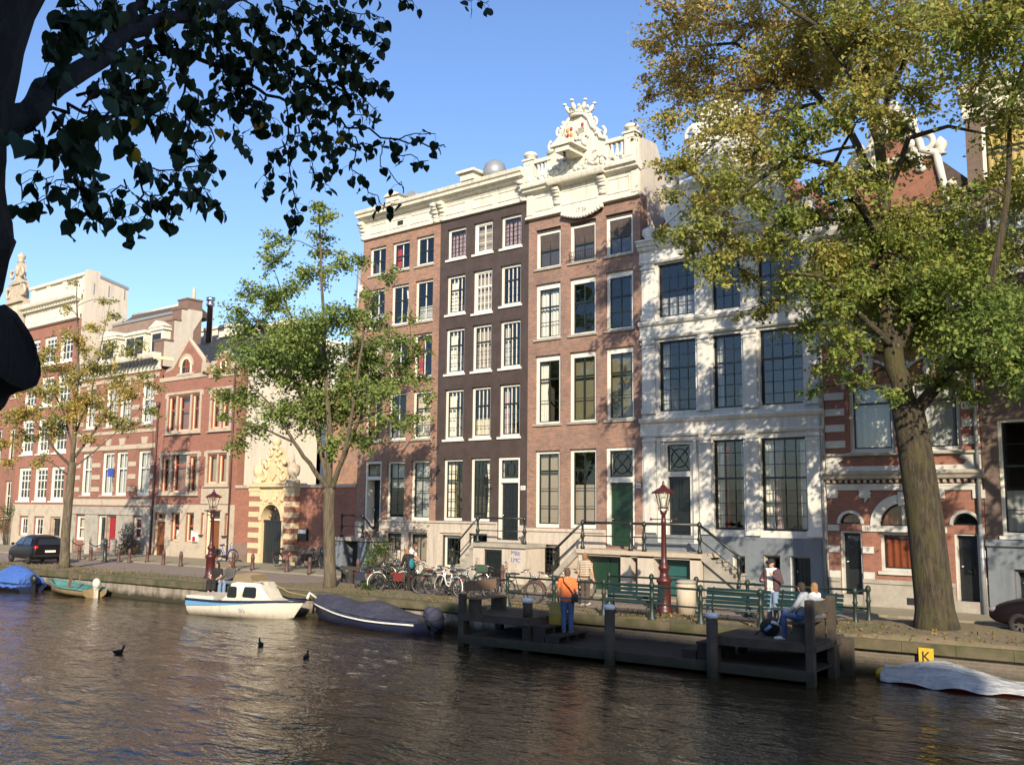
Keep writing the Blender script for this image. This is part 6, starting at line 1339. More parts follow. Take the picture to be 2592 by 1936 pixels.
put(bike('bike_black', 'black bicycle leaning on the green post right of the plank bench', lady=False), -21.4, 26.6, .5)
put(bike('bike_brown', 'rusty brown bicycle lying low behind the mooring post', fender='bike_brown', lady=True), -19.9, 26.2, pi+.3)
put(bike('bike_black', 'black bicycle against the railing below the barred window'), -20.6, 28.6, pi+.1)
put(bike('bike_black', 'black bicycle at the back of the left cluster, under the ivy shrub', lady=False), -28.9, 27.6, .8)
put(bike('bike_brown', 'dull brown bicycle at the back of the left cluster, nearer the basement windows'), -27.4, 27.5, 1.2)
put(bike('bike_black', 'black bicycle just behind the plank bench with its front wheel showing', fender='bike_black'), -22.9, 26.0, pi+.5)
put(bike('bike_black', 'black bicycle squeezed between the grey and the white ones', fender='bike_black'), -24.6, 26.3, .6)
rt = empty('bike_stand', (-27.4, 26.3, 0), 'row of silver hoop bicycle stands under the left bike cluster', 'bicycle stand', 'silver hoop bicycle stands')
for x, y in ((-28.7, 25.8), (-27.7, 26.0), (-26.7, 26.2)):
    b = MB(); b.tube([(x, y, 0), (x, y, .75), (x+.1, y+.05, .86), (x+.35, y+.2, .86), (x+.45, y+.25, .75), (x+.45, y+.25, 0)], .025, 7); b.build('hoop', 'steel', rt)
rt = empty('bike_stand', (-24.6, 26.1, 0), 'silver hoop bicycle stands around the white bicycle', 'bicycle stand', 'silver hoop bicycle stands')
for x, y in ((-25.0, 25.9), (-24.2, 26.2), (-23.3, 26.3)):
    b = MB(); b.tube([(x, y, 0), (x, y, .75), (x+.1, y+.05, .86), (x+.35, y+.2, .86), (x+.45, y+.25, .75), (x+.45, y+.25, 0)], .025, 7); b.build('hoop', 'steel', rt)
# ================================================================ trees
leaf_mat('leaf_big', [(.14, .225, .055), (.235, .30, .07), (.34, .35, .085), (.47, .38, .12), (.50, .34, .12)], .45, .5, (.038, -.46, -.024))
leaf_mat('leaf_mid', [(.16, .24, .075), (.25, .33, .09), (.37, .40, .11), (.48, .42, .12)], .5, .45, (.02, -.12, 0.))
leaf_mat('leaf_autumn', [(.24, .29, .08), (.36, .36, .11), (.50, .41, .12), (.55, .38, .11)], .5, .5)
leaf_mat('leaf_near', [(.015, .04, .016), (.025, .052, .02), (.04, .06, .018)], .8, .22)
leaf_mat('leaf_yellow', [(.40, .25, .02), (.46, .30, .03)], .8, .5)
leaf_mat('leaf_ivy', [(.03, .07, .012), (.06, .12, .02), (.11, .15, .03)], .8, .4)
leaf_mat('leaf_shrub', [(.06, .075, .04), (.12, .11, .07), (.16, .10, .06)], .9, .35)
def bark(name, c1, c2, moss, mo):
    m, t, b = nt(name); b.inputs['Roughness'].default_value = .95
    tc = N(t, 'TexCoord').outputs['Object']; mp = N(t, 'Mapping'); mp.inputs['Scale'].default_value = (1, 1, .18); t.links.new(tc, mp.inputs[0])
    f = noise_tex(t, mp.outputs[0], 11, 8, .75); c = mix(t, ramp(t, f, .42, .62), c1, c2)
    g = noise_tex(t, tc, 1.3, 5, .65); c = mix(t, ramp(t, g, .60-mo, .78-mo), c, moss); t.links.new(c, b.inputs['Base Color']); bump(t, b, f, 1., .11)
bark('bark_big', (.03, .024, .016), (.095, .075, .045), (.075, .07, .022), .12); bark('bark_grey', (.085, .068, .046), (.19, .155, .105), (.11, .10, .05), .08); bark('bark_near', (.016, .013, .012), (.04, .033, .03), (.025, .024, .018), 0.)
def leaves(b, pts, size, rng, m=0, droop=.5):
    """each leaf a small folded blade with its own tilt"""
    v, f, mm, ss = b.v, b.f, b.m, b.s
    for p in pts:
        s = size*rng.uniform(.6, 1.25); a = rng.uniform(0, 2*pi); el = rng.gauss(-droop, .5)
        d = V((cos(a)*cos(el), sin(a)*cos(el), sin(el))); w = d.cross(V((rng.gauss(0, .5), rng.gauss(0, .5), 1))).normalized(); n = d.cross(w)
        o = len(v); w = w*s*.36; c = p+d*s*.45
        v += [tuple(p), tuple(c-w+n*s*.12), tuple(p+d*s), tuple(c+w+n*s*.12)]
        f += [[o, o+1, o+2], [o, o+2, o+3]]; mm += [m, m]; ss += [False, False]
def tree(name, label, base_px, limbs, clumps, leaf, size, dens, barkm, seed, depth, trunk_top, z0=0., group='street trees along the quay', droop=.5, twig=.012):
    rng = random.Random(seed); B = onz(*base_px, z0); dist = math.hypot(B.x, B.y); dv = V((B.x/dist, B.y/dist, 0)); rv = V((dv.y, -dv.x, 0))
    def P(px, py, d=0.):
        r = ray(px, py); k = (dist+d)/(r.x*dv.x+r.y*dv.y); return r*k+V((0, 0, CAMZ))
    rt = empty(name, B, label, 'tree', group); SCL = dist/2450*1.2
    bt = MB(); nodes = []
    for i, (pl, r0, r1) in enumerate(limbs):
        pts = [P(*q) for q in pl]; fine = []
        for a, c in zip(pts[:-1], pts[1:]):
            for k in range(4): q = a.lerp(c, k/4); fine.append(q+V((rng.gauss(0, 1), rng.gauss(0, 1), 0))*min(.05, r0*.12) if (k and i) else q)
        fine.append(pts[-1]); n = len(fine); rad = [r0+(r1-r0)*(j/(n-1)) for j in range(n)]
        if i == 0: rad[0] *= 1.28; rad[1] *= 1.08; fine[0] = fine[0]-V((0, 0, .3))
        bt.tube(fine, rad, 14 if i == 0 else 8)
        if i: nodes += [(q, rad[j]) for j, q in enumerate(fine)]
        else: nodes += [(fine[-1], rad[-1])]
        if i == 0:
            bt.build('trunk', barkm, rt); bt = MB()
    lp = []
    for (px, py, rp) in clumps:
        d = rng.uniform(-depth, depth)*(1 if rp > 40 else .5); C = P(px, py, d); R = rp*SCL
        q, qr = min(nodes, key=lambda n_: (n_[0]-C).length+.35*max(0, n_[0].z-C.z)); r0 = min(qr*.55, .03+.03*R); md = q.lerp(C, .5)+V((0, 0, .12*(C-q).length))+V((rng.gauss(0, .1), rng.gauss(0, .1), 0))
        path = [q, q.lerp(md, .5)+V((0, 0, .03)), md, md.lerp(C, .5)+V((rng.gauss(0, .05), rng.gauss(0, .05), .03)), C]; bt.tube(path, [r0, r0*.85, r0*.7, r0*.5, twig*1.3], 6)
        nt_ = max(6, int(9*R/.9*1.4)); per = dens*R*R/nt_
        for k in range(nt_):
            u = V((rng.gauss(0, 1), rng.gauss(0, 1), rng.gauss(0, .75))).normalized(); e = C+V((u.x*R, u.y*R, u.z*R*.8))*rng.uniform(.55, 1.08)
            s0 = C.lerp(md, rng.uniform(0, .6)); mid = s0.lerp(e, .55)+V((0, 0, .08*R)); bt.tube([s0, mid, e], [twig, twig*.7, twig*.35], 4, caps=False)
            for j in range(int(per*rng.uniform(.5, 1.5))):
                f = rng.uniform(.25, 1.08); w_ = s0.lerp(mid, f/.55) if f < .55 else mid.lerp(e, (f-.55)/.45)
                sp_ = .055+.12*R*rng.random(); lp.append(w_+V((rng.gauss(0, sp_), rng.gauss(0, sp_), rng.gauss(-.03, sp_*.8))))
    bt.build('limbs', barkm, rt, fix=False)
    b = MB(); leaves(b, lp, size, rng, 0, droop); b.build('crown', leaf, rt, fix=False)
    return rt
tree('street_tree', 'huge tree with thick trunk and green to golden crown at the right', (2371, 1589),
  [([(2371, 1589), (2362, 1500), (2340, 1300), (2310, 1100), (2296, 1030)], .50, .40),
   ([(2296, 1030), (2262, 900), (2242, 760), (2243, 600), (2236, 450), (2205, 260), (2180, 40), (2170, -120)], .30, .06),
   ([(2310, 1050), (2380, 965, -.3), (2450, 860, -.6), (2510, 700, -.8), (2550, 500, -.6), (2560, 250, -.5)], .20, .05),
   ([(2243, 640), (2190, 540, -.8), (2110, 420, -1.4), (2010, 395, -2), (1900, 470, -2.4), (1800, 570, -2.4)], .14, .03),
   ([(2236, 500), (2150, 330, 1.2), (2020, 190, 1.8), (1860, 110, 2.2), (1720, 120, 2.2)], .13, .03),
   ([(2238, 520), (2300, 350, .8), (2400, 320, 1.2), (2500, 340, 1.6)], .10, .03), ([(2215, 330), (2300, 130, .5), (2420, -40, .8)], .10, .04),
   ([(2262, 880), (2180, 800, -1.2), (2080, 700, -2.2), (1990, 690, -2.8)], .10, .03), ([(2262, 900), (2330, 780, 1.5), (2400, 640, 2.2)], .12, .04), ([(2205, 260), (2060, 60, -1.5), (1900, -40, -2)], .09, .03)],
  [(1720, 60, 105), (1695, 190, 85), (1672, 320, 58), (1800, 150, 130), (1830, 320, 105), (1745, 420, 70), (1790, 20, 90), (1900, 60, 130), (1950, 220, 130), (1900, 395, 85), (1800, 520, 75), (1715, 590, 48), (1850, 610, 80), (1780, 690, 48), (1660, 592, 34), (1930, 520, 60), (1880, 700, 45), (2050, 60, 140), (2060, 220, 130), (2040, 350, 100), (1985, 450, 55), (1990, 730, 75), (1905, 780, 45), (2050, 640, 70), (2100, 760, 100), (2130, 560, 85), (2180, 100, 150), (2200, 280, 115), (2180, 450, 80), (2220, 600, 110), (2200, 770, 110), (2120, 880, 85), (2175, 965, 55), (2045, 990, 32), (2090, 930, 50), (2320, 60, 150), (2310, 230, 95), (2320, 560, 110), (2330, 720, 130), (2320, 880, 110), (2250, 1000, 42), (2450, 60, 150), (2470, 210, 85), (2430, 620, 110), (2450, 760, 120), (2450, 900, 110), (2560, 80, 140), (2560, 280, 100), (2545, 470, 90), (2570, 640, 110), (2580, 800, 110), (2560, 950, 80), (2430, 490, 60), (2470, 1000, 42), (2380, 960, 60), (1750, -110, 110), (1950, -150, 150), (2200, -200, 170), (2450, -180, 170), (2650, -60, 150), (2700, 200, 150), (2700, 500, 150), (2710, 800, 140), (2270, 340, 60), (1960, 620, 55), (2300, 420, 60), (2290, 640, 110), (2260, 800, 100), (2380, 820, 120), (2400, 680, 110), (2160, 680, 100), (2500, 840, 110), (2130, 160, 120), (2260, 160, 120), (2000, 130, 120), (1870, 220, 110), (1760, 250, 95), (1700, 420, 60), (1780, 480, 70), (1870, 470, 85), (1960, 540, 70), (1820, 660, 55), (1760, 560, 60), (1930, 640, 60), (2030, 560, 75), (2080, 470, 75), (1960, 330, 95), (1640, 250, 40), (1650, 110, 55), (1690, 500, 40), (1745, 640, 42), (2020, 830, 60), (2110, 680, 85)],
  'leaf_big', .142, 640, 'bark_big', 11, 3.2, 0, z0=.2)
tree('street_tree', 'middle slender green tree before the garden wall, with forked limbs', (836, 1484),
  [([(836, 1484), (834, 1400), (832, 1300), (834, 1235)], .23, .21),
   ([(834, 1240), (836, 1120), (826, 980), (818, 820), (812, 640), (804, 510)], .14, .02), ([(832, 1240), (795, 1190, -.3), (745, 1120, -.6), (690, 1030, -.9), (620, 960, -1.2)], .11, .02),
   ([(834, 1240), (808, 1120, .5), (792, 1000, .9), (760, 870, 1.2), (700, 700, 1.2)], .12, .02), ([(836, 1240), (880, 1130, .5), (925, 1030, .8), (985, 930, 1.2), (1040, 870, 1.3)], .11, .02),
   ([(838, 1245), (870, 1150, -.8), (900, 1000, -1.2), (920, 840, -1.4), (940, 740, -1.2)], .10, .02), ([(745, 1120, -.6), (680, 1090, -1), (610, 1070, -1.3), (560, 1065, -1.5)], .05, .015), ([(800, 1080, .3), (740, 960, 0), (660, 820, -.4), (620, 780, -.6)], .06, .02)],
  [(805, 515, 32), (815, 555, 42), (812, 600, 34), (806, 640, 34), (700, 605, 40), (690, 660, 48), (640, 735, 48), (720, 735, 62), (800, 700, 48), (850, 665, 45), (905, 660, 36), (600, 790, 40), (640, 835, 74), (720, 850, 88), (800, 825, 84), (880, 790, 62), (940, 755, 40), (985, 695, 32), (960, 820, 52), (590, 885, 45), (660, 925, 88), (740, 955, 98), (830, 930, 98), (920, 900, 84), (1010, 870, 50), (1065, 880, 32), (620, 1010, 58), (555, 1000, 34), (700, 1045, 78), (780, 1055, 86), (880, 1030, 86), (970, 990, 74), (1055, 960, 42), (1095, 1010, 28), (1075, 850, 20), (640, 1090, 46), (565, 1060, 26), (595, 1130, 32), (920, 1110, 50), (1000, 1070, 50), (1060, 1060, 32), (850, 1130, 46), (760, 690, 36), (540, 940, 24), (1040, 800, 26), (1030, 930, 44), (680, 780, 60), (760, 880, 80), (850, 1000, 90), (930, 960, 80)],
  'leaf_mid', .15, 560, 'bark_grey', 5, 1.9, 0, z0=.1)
tree('street_tree', 'small sparse autumn tree with yellow-orange leaves at the left', (163, 1434),
  [([(163, 1434), (166, 1350), (175, 1250), (183, 1170)], .23, .19),
   ([(183, 1170), (190, 1060), (198, 930), (196, 800), (194, 700)], .13, .015), ([(180, 1180), (140, 1140, -.4), (100, 1080, -.8), (40, 1010, -1)], .08, .015), ([(186, 1160), (240, 1090, .4), (290, 1010, .8), (330, 930, 1)], .08, .015), ([(186, 1110), (230, 1000, .6), (255, 880, .9), (280, 760, 1)], .06, .012), ([(186, 1140), (160, 1040, .6), (120, 960, .9), (90, 880, 1)], .06, .012), ([(182, 1185), (230, 1150, -.6), (310, 1080, -1), (390, 1000, -1.3)], .05, .012), ([(170, 1200), (130, 1170, -.3), (100, 1160, -.5)], .04, .012)],
  [(60, 975, 42), (35, 1050, 40), (15, 1120, 35), (100, 900, 40), (110, 1000, 50), (150, 940, 46), (180, 850, 36), (150, 1060, 46), (240, 830, 28), (272, 760, 22), (290, 890, 36), (250, 930, 46), (300, 970, 46), (340, 1000, 42), (395, 980, 26), (335, 890, 28), (230, 1020, 52), (280, 1060, 42), (330, 1080, 32), (385, 1045, 26), (170, 780, 18), (190, 715, 14), (285, 800, 22), (120, 1090, 36), (60, 1110, 32), (220, 1100, 26), (355, 860, 18), (105, 1165, 24), (20, 1170, 25), (200, 960, 40), (360, 940, 28), (210, 880, 30), (80, 1050, 40), (190, 1020, 50)],
  'leaf_autumn', .15, 460, 'bark_grey', 9, 1.6, 0, z0=.1)
rs = random.Random(31); tc_ = V((.4, 26.6, 0)); cl = []
for k in range(46):
    u = V((rs.gauss(0, 1), rs.gauss(0, 1), rs.gauss(0, 1))).normalized()*rs.uniform(.3, 1.); q = V((.6+6.2*u.x, 26.6, 10.8+5.4*u.z)); cl.append((*pxof(q), rs.uniform(55, 95)))
tree('street_tree', 'next quay tree, just outside the right edge, whose outer leaves touch the corner', pxof(tc_),
  [([pxof((.4, 26.6, 0)), pxof((.4, 26.6, 2)), pxof((.5, 26.6, 5))], .42, .34), ([pxof((.5, 26.6, 5)), pxof((.3, 26.6, 9)), pxof((.6, 26.6, 15))], .28, .05), ([pxof((.5, 26.6, 5)), pxof((-2.5, 26.6, 8)), pxof((-5, 26.6, 10.5))], .18, .03), ([pxof((.5, 26.6, 5)), pxof((3, 26.6, 8)), pxof((6, 26.6, 11))], .18, .03)],
  cl, 'leaf_big', .15, 330, 'bark_big', 17, 3.0, 0)
def bush(name, label, cat, pts, leaf, size, n, seed, stem='bark_grey'):
    rng = random.Random(seed); c0 = V(pts[0][:3]); rt = empty(name, (c0.x, c0.y, 0), label, cat); b = MB(); lp = []; st = MB()
    for x, y, z, r in pts:
        for k in range(6):
            u = V((rng.gauss(0, .5)*r, rng.gauss(0, .5)*r, rng.gauss(0, .5)*r)); st.tube([(c0.x+u.x*.3, c0.y+u.y*.3, 0), (x+u.x*.5, y+u.y*.5, z*.6), (x+u.x, y+u.y, z+u.z)], [.02, .012, .004], 4)
        for k in range(int(n*r*r)):
            u = V((rng.gauss(0, 1), rng.gauss(0, 1), rng.gauss(0, 1))); lp.append(V((x, y, z))+u.normalized()*r*rng.uniform(.3, 1.05))
    st.build('stem', stem, rt, fix=False); leaves(b, [p for p in lp if p.z > .03], size, rng); b.build('foliage', leaf, rt, fix=False); return rt
bush('ivy_shrub', 'green leafy shrub climbing beside the small stoop, left of the bicycles', 'shrub', [(-34.0, 31.2, .5, .45), (-33.9, 31.3, 1.1, .5), (-33.4, 31.4, 1.3, .4), (-34.3, 31.2, .25, .35), (-32.9, 31.5, .4, .35)], 'leaf_ivy', .1, 1500, 1)
bush('shrub', 'reddish grey shrub growing by the chain posts, left of the gabled house', 'shrub', [(-56.4, 31.6, .7, .7), (-56.6, 31.7, 1.4, .6), (-56.0, 31.8, .5, .5), (-56.9, 31.6, .5, .5)], 'leaf_shrub', .12, 900, 2)
bush('wall_creeper', 'green creeper on the front of the brick house behind the black hatchback', 'creeper', [(-74.9, 32.3, 2.6, .6), (-75.3, 32.2, 1.4, .4), (-75.2, 32.3, 2.0, .4)], 'leaf_ivy', .13, 800, 3)
g = onz(925, 1494); bush('weed_clump', 'tuft of green weeds under the left bike cluster', 'weeds', [(g.x, g.y, .12, .2), (g.x+.3, g.y, .1, .16), (g.x-.1, g.y+.2, .3, .18)], 'leaf_ivy', .09, 2600, 4)
# grass tufts and fallen leaves on the verge
rng = random.Random(21); b = MB()
for k in range(5200):
    x = rng.uniform(-62, 0); 
    if noise.noise((x*.35, 3, 0))+rng.gauss(0, .25) < .05: continue
    y = quay_y(x)+.45+abs(rng.gauss(0, .9)); z = verge_z(x, y)-.02; h = rng.uniform(.05, .16); a = rng.uniform(0, 2*pi); w_ = .02
    b.add([(x-w_*cos(a), y-w_*sin(a), z), (x+w_*cos(a), y+w_*sin(a), z), (x+rng.gauss(0, .04), y+rng.gauss(0, .04), z+h)], [(0, 1, 2)])
leaf_mat('grass_blade', [(.05, .07, .015), (.10, .11, .025), (.16, .13, .05)], .6, .3); tag(b.build('grass', 'grass_blade', fix=False), 'patchy short grass growing along the quay verge', 'grass', None, 'stuff')
b = MB(); lp = []
for k in range(1500):
    x = rng.uniform(-24, -1); y = quay_y(x)+.1+abs(rng.gauss(0, 2.0)); lp.append(V((x, y, verge_z(x, y)+.012 if y < quay_y(x)+2.5 else .02)))
for k in range(500):
    x = rng.uniform(-54, -42); y = quay_y(x)+.1+abs(rng.gauss(0, 1.6)); lp.append(V((x, y, .05)))
leaves(b, lp, .09, rng, 0, 0.); leaf_mat('leaf_fallen', [(.16, .10, .04), (.27, .18, .05), (.20, .09, .03)], 1., .1); tag(b.build('fallen_leaves', 'leaf_fallen', fix=False), 'scattered yellow brown fallen leaves on the verge', 'leaves', None, 'stuff')
# ================================================================ the near tree whose boughs hang into the picture
ZS = 1250/2212
def Q(x, y, d): return atd(x*ZS, y*ZS, d)
rng = random.Random(77)
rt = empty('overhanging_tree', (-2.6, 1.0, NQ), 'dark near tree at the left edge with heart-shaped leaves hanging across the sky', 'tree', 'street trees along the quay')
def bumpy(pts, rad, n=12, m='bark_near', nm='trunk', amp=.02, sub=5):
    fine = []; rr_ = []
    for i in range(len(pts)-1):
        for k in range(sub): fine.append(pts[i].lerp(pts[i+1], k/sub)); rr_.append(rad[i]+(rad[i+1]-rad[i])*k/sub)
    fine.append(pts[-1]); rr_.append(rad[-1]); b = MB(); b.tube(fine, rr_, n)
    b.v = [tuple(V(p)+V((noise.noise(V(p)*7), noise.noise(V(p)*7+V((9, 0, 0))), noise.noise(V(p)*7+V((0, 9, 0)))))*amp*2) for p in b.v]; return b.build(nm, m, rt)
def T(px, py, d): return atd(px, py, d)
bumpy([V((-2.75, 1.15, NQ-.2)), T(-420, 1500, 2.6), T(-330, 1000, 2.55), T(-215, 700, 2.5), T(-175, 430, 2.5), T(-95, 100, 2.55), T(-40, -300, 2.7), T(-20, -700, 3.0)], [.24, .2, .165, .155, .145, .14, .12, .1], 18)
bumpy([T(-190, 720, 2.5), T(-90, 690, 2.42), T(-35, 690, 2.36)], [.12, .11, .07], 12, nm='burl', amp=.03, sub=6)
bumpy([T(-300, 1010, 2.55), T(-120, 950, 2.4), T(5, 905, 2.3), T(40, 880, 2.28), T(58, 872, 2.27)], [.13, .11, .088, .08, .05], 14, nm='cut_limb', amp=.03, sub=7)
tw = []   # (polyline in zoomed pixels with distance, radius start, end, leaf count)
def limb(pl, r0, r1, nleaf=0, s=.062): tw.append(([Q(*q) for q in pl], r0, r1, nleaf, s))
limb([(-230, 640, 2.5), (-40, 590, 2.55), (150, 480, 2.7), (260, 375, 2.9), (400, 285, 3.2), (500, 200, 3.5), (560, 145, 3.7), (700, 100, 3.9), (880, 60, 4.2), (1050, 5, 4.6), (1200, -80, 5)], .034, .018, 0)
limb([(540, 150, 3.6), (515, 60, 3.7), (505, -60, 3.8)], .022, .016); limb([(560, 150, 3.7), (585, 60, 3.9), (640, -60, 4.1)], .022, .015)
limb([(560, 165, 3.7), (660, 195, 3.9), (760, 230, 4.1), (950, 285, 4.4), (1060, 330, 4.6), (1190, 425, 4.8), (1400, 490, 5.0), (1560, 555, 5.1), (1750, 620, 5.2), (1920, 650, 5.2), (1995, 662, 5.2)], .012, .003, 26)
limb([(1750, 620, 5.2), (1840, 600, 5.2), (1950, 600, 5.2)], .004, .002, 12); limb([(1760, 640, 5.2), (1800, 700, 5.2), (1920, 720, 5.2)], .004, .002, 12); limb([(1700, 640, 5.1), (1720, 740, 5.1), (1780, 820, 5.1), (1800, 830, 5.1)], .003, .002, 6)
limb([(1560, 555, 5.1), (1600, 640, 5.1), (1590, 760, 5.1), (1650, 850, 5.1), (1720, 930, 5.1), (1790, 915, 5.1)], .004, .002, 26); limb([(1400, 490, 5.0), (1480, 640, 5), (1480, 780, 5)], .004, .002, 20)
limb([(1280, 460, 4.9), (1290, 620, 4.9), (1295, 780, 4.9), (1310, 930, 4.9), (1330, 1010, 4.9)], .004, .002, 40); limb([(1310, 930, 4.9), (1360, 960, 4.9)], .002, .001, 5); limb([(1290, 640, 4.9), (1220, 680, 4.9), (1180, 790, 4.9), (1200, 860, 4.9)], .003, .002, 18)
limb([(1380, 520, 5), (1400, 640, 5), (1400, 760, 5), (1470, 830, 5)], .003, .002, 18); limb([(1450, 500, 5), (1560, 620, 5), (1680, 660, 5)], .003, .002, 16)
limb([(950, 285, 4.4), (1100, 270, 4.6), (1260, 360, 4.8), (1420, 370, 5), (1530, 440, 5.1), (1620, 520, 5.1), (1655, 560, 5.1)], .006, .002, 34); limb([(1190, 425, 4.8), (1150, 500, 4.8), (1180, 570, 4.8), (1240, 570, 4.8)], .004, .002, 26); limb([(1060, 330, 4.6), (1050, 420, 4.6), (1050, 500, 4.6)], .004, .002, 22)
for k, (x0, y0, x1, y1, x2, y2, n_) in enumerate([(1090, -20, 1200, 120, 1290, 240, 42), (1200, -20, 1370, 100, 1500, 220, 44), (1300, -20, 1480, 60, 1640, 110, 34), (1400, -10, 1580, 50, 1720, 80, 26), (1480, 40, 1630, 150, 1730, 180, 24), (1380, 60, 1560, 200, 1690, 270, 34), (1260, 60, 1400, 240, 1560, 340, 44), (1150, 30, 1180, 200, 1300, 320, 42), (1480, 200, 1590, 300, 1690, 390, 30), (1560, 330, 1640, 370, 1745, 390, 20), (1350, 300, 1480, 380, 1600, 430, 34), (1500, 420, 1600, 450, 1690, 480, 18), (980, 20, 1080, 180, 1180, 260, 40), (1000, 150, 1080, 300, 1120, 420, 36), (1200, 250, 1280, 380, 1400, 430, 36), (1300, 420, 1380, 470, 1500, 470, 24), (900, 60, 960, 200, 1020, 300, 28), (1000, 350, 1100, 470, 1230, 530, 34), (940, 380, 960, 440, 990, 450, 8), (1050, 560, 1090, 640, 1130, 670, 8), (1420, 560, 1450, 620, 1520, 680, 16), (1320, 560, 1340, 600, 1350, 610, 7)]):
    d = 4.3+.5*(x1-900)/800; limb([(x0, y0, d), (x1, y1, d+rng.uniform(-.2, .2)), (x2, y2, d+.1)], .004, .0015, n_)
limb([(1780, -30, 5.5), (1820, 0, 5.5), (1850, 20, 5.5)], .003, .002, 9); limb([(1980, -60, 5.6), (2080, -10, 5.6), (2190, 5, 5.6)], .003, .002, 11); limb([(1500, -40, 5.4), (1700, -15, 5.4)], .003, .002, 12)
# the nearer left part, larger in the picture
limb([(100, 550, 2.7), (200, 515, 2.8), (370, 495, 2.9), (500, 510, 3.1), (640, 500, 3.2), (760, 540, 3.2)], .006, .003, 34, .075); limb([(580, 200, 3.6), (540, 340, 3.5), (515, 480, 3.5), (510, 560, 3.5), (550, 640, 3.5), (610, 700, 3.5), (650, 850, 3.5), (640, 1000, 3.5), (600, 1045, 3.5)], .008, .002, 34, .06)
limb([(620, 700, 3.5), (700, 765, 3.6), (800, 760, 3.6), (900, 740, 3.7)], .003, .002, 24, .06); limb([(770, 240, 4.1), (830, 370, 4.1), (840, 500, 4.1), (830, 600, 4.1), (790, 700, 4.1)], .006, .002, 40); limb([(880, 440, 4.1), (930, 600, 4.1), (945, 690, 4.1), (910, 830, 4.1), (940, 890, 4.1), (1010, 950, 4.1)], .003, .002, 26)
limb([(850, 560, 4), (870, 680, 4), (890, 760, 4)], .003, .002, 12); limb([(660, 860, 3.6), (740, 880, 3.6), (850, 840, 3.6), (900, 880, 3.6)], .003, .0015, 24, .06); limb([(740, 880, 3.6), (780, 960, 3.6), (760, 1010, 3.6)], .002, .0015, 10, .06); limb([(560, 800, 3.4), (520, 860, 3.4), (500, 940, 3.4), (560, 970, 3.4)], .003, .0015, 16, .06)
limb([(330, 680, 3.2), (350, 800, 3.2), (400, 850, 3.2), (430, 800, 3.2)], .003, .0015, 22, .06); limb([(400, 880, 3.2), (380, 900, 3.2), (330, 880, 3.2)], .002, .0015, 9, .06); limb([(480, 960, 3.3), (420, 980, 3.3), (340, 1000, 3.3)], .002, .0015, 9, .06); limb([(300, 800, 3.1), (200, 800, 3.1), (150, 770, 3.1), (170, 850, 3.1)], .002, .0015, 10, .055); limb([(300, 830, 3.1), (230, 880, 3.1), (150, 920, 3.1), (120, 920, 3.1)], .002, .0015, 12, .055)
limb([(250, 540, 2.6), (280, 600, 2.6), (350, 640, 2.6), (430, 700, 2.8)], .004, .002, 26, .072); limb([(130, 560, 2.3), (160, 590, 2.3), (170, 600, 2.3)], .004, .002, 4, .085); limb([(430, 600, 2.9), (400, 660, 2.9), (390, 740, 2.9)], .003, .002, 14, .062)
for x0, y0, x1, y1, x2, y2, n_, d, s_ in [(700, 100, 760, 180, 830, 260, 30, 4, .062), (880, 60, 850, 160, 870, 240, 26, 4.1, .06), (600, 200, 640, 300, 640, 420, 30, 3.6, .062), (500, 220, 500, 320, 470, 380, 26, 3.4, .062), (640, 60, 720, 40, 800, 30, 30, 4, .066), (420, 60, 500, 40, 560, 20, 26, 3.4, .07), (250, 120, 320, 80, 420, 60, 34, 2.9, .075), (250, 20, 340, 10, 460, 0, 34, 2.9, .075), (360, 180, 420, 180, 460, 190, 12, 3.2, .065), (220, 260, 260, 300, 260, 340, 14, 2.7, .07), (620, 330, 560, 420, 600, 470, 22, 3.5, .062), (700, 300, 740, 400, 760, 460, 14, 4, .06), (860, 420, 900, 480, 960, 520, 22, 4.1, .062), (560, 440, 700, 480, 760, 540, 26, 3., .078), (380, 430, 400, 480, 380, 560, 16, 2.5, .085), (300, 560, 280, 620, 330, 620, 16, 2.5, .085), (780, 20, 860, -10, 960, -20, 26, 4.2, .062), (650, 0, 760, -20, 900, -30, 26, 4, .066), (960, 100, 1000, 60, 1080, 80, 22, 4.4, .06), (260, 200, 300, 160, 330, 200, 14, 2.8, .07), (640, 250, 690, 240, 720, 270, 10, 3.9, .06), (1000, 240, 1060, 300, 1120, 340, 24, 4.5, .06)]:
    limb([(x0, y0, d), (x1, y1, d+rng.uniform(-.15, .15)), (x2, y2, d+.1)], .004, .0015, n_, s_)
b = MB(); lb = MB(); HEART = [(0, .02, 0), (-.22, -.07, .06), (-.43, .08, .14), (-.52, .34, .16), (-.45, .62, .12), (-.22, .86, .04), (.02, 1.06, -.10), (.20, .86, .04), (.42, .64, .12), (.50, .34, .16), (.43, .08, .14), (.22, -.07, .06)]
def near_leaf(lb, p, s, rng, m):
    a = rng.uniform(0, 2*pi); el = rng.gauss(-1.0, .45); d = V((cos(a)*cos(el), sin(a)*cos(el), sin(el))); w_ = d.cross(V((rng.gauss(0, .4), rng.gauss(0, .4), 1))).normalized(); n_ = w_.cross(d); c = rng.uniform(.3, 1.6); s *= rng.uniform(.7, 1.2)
    vs = [p+w_*(x*s)+d*(y*s)+n_*(z*s*c-.12*s*c*y*y) for x, y, z in HEART]; vs.append(p+d*(.42*s)-n_*.02*s); lb.add(vs, [(12, i, (i+1) % 12) for i in range(12)], m, True)
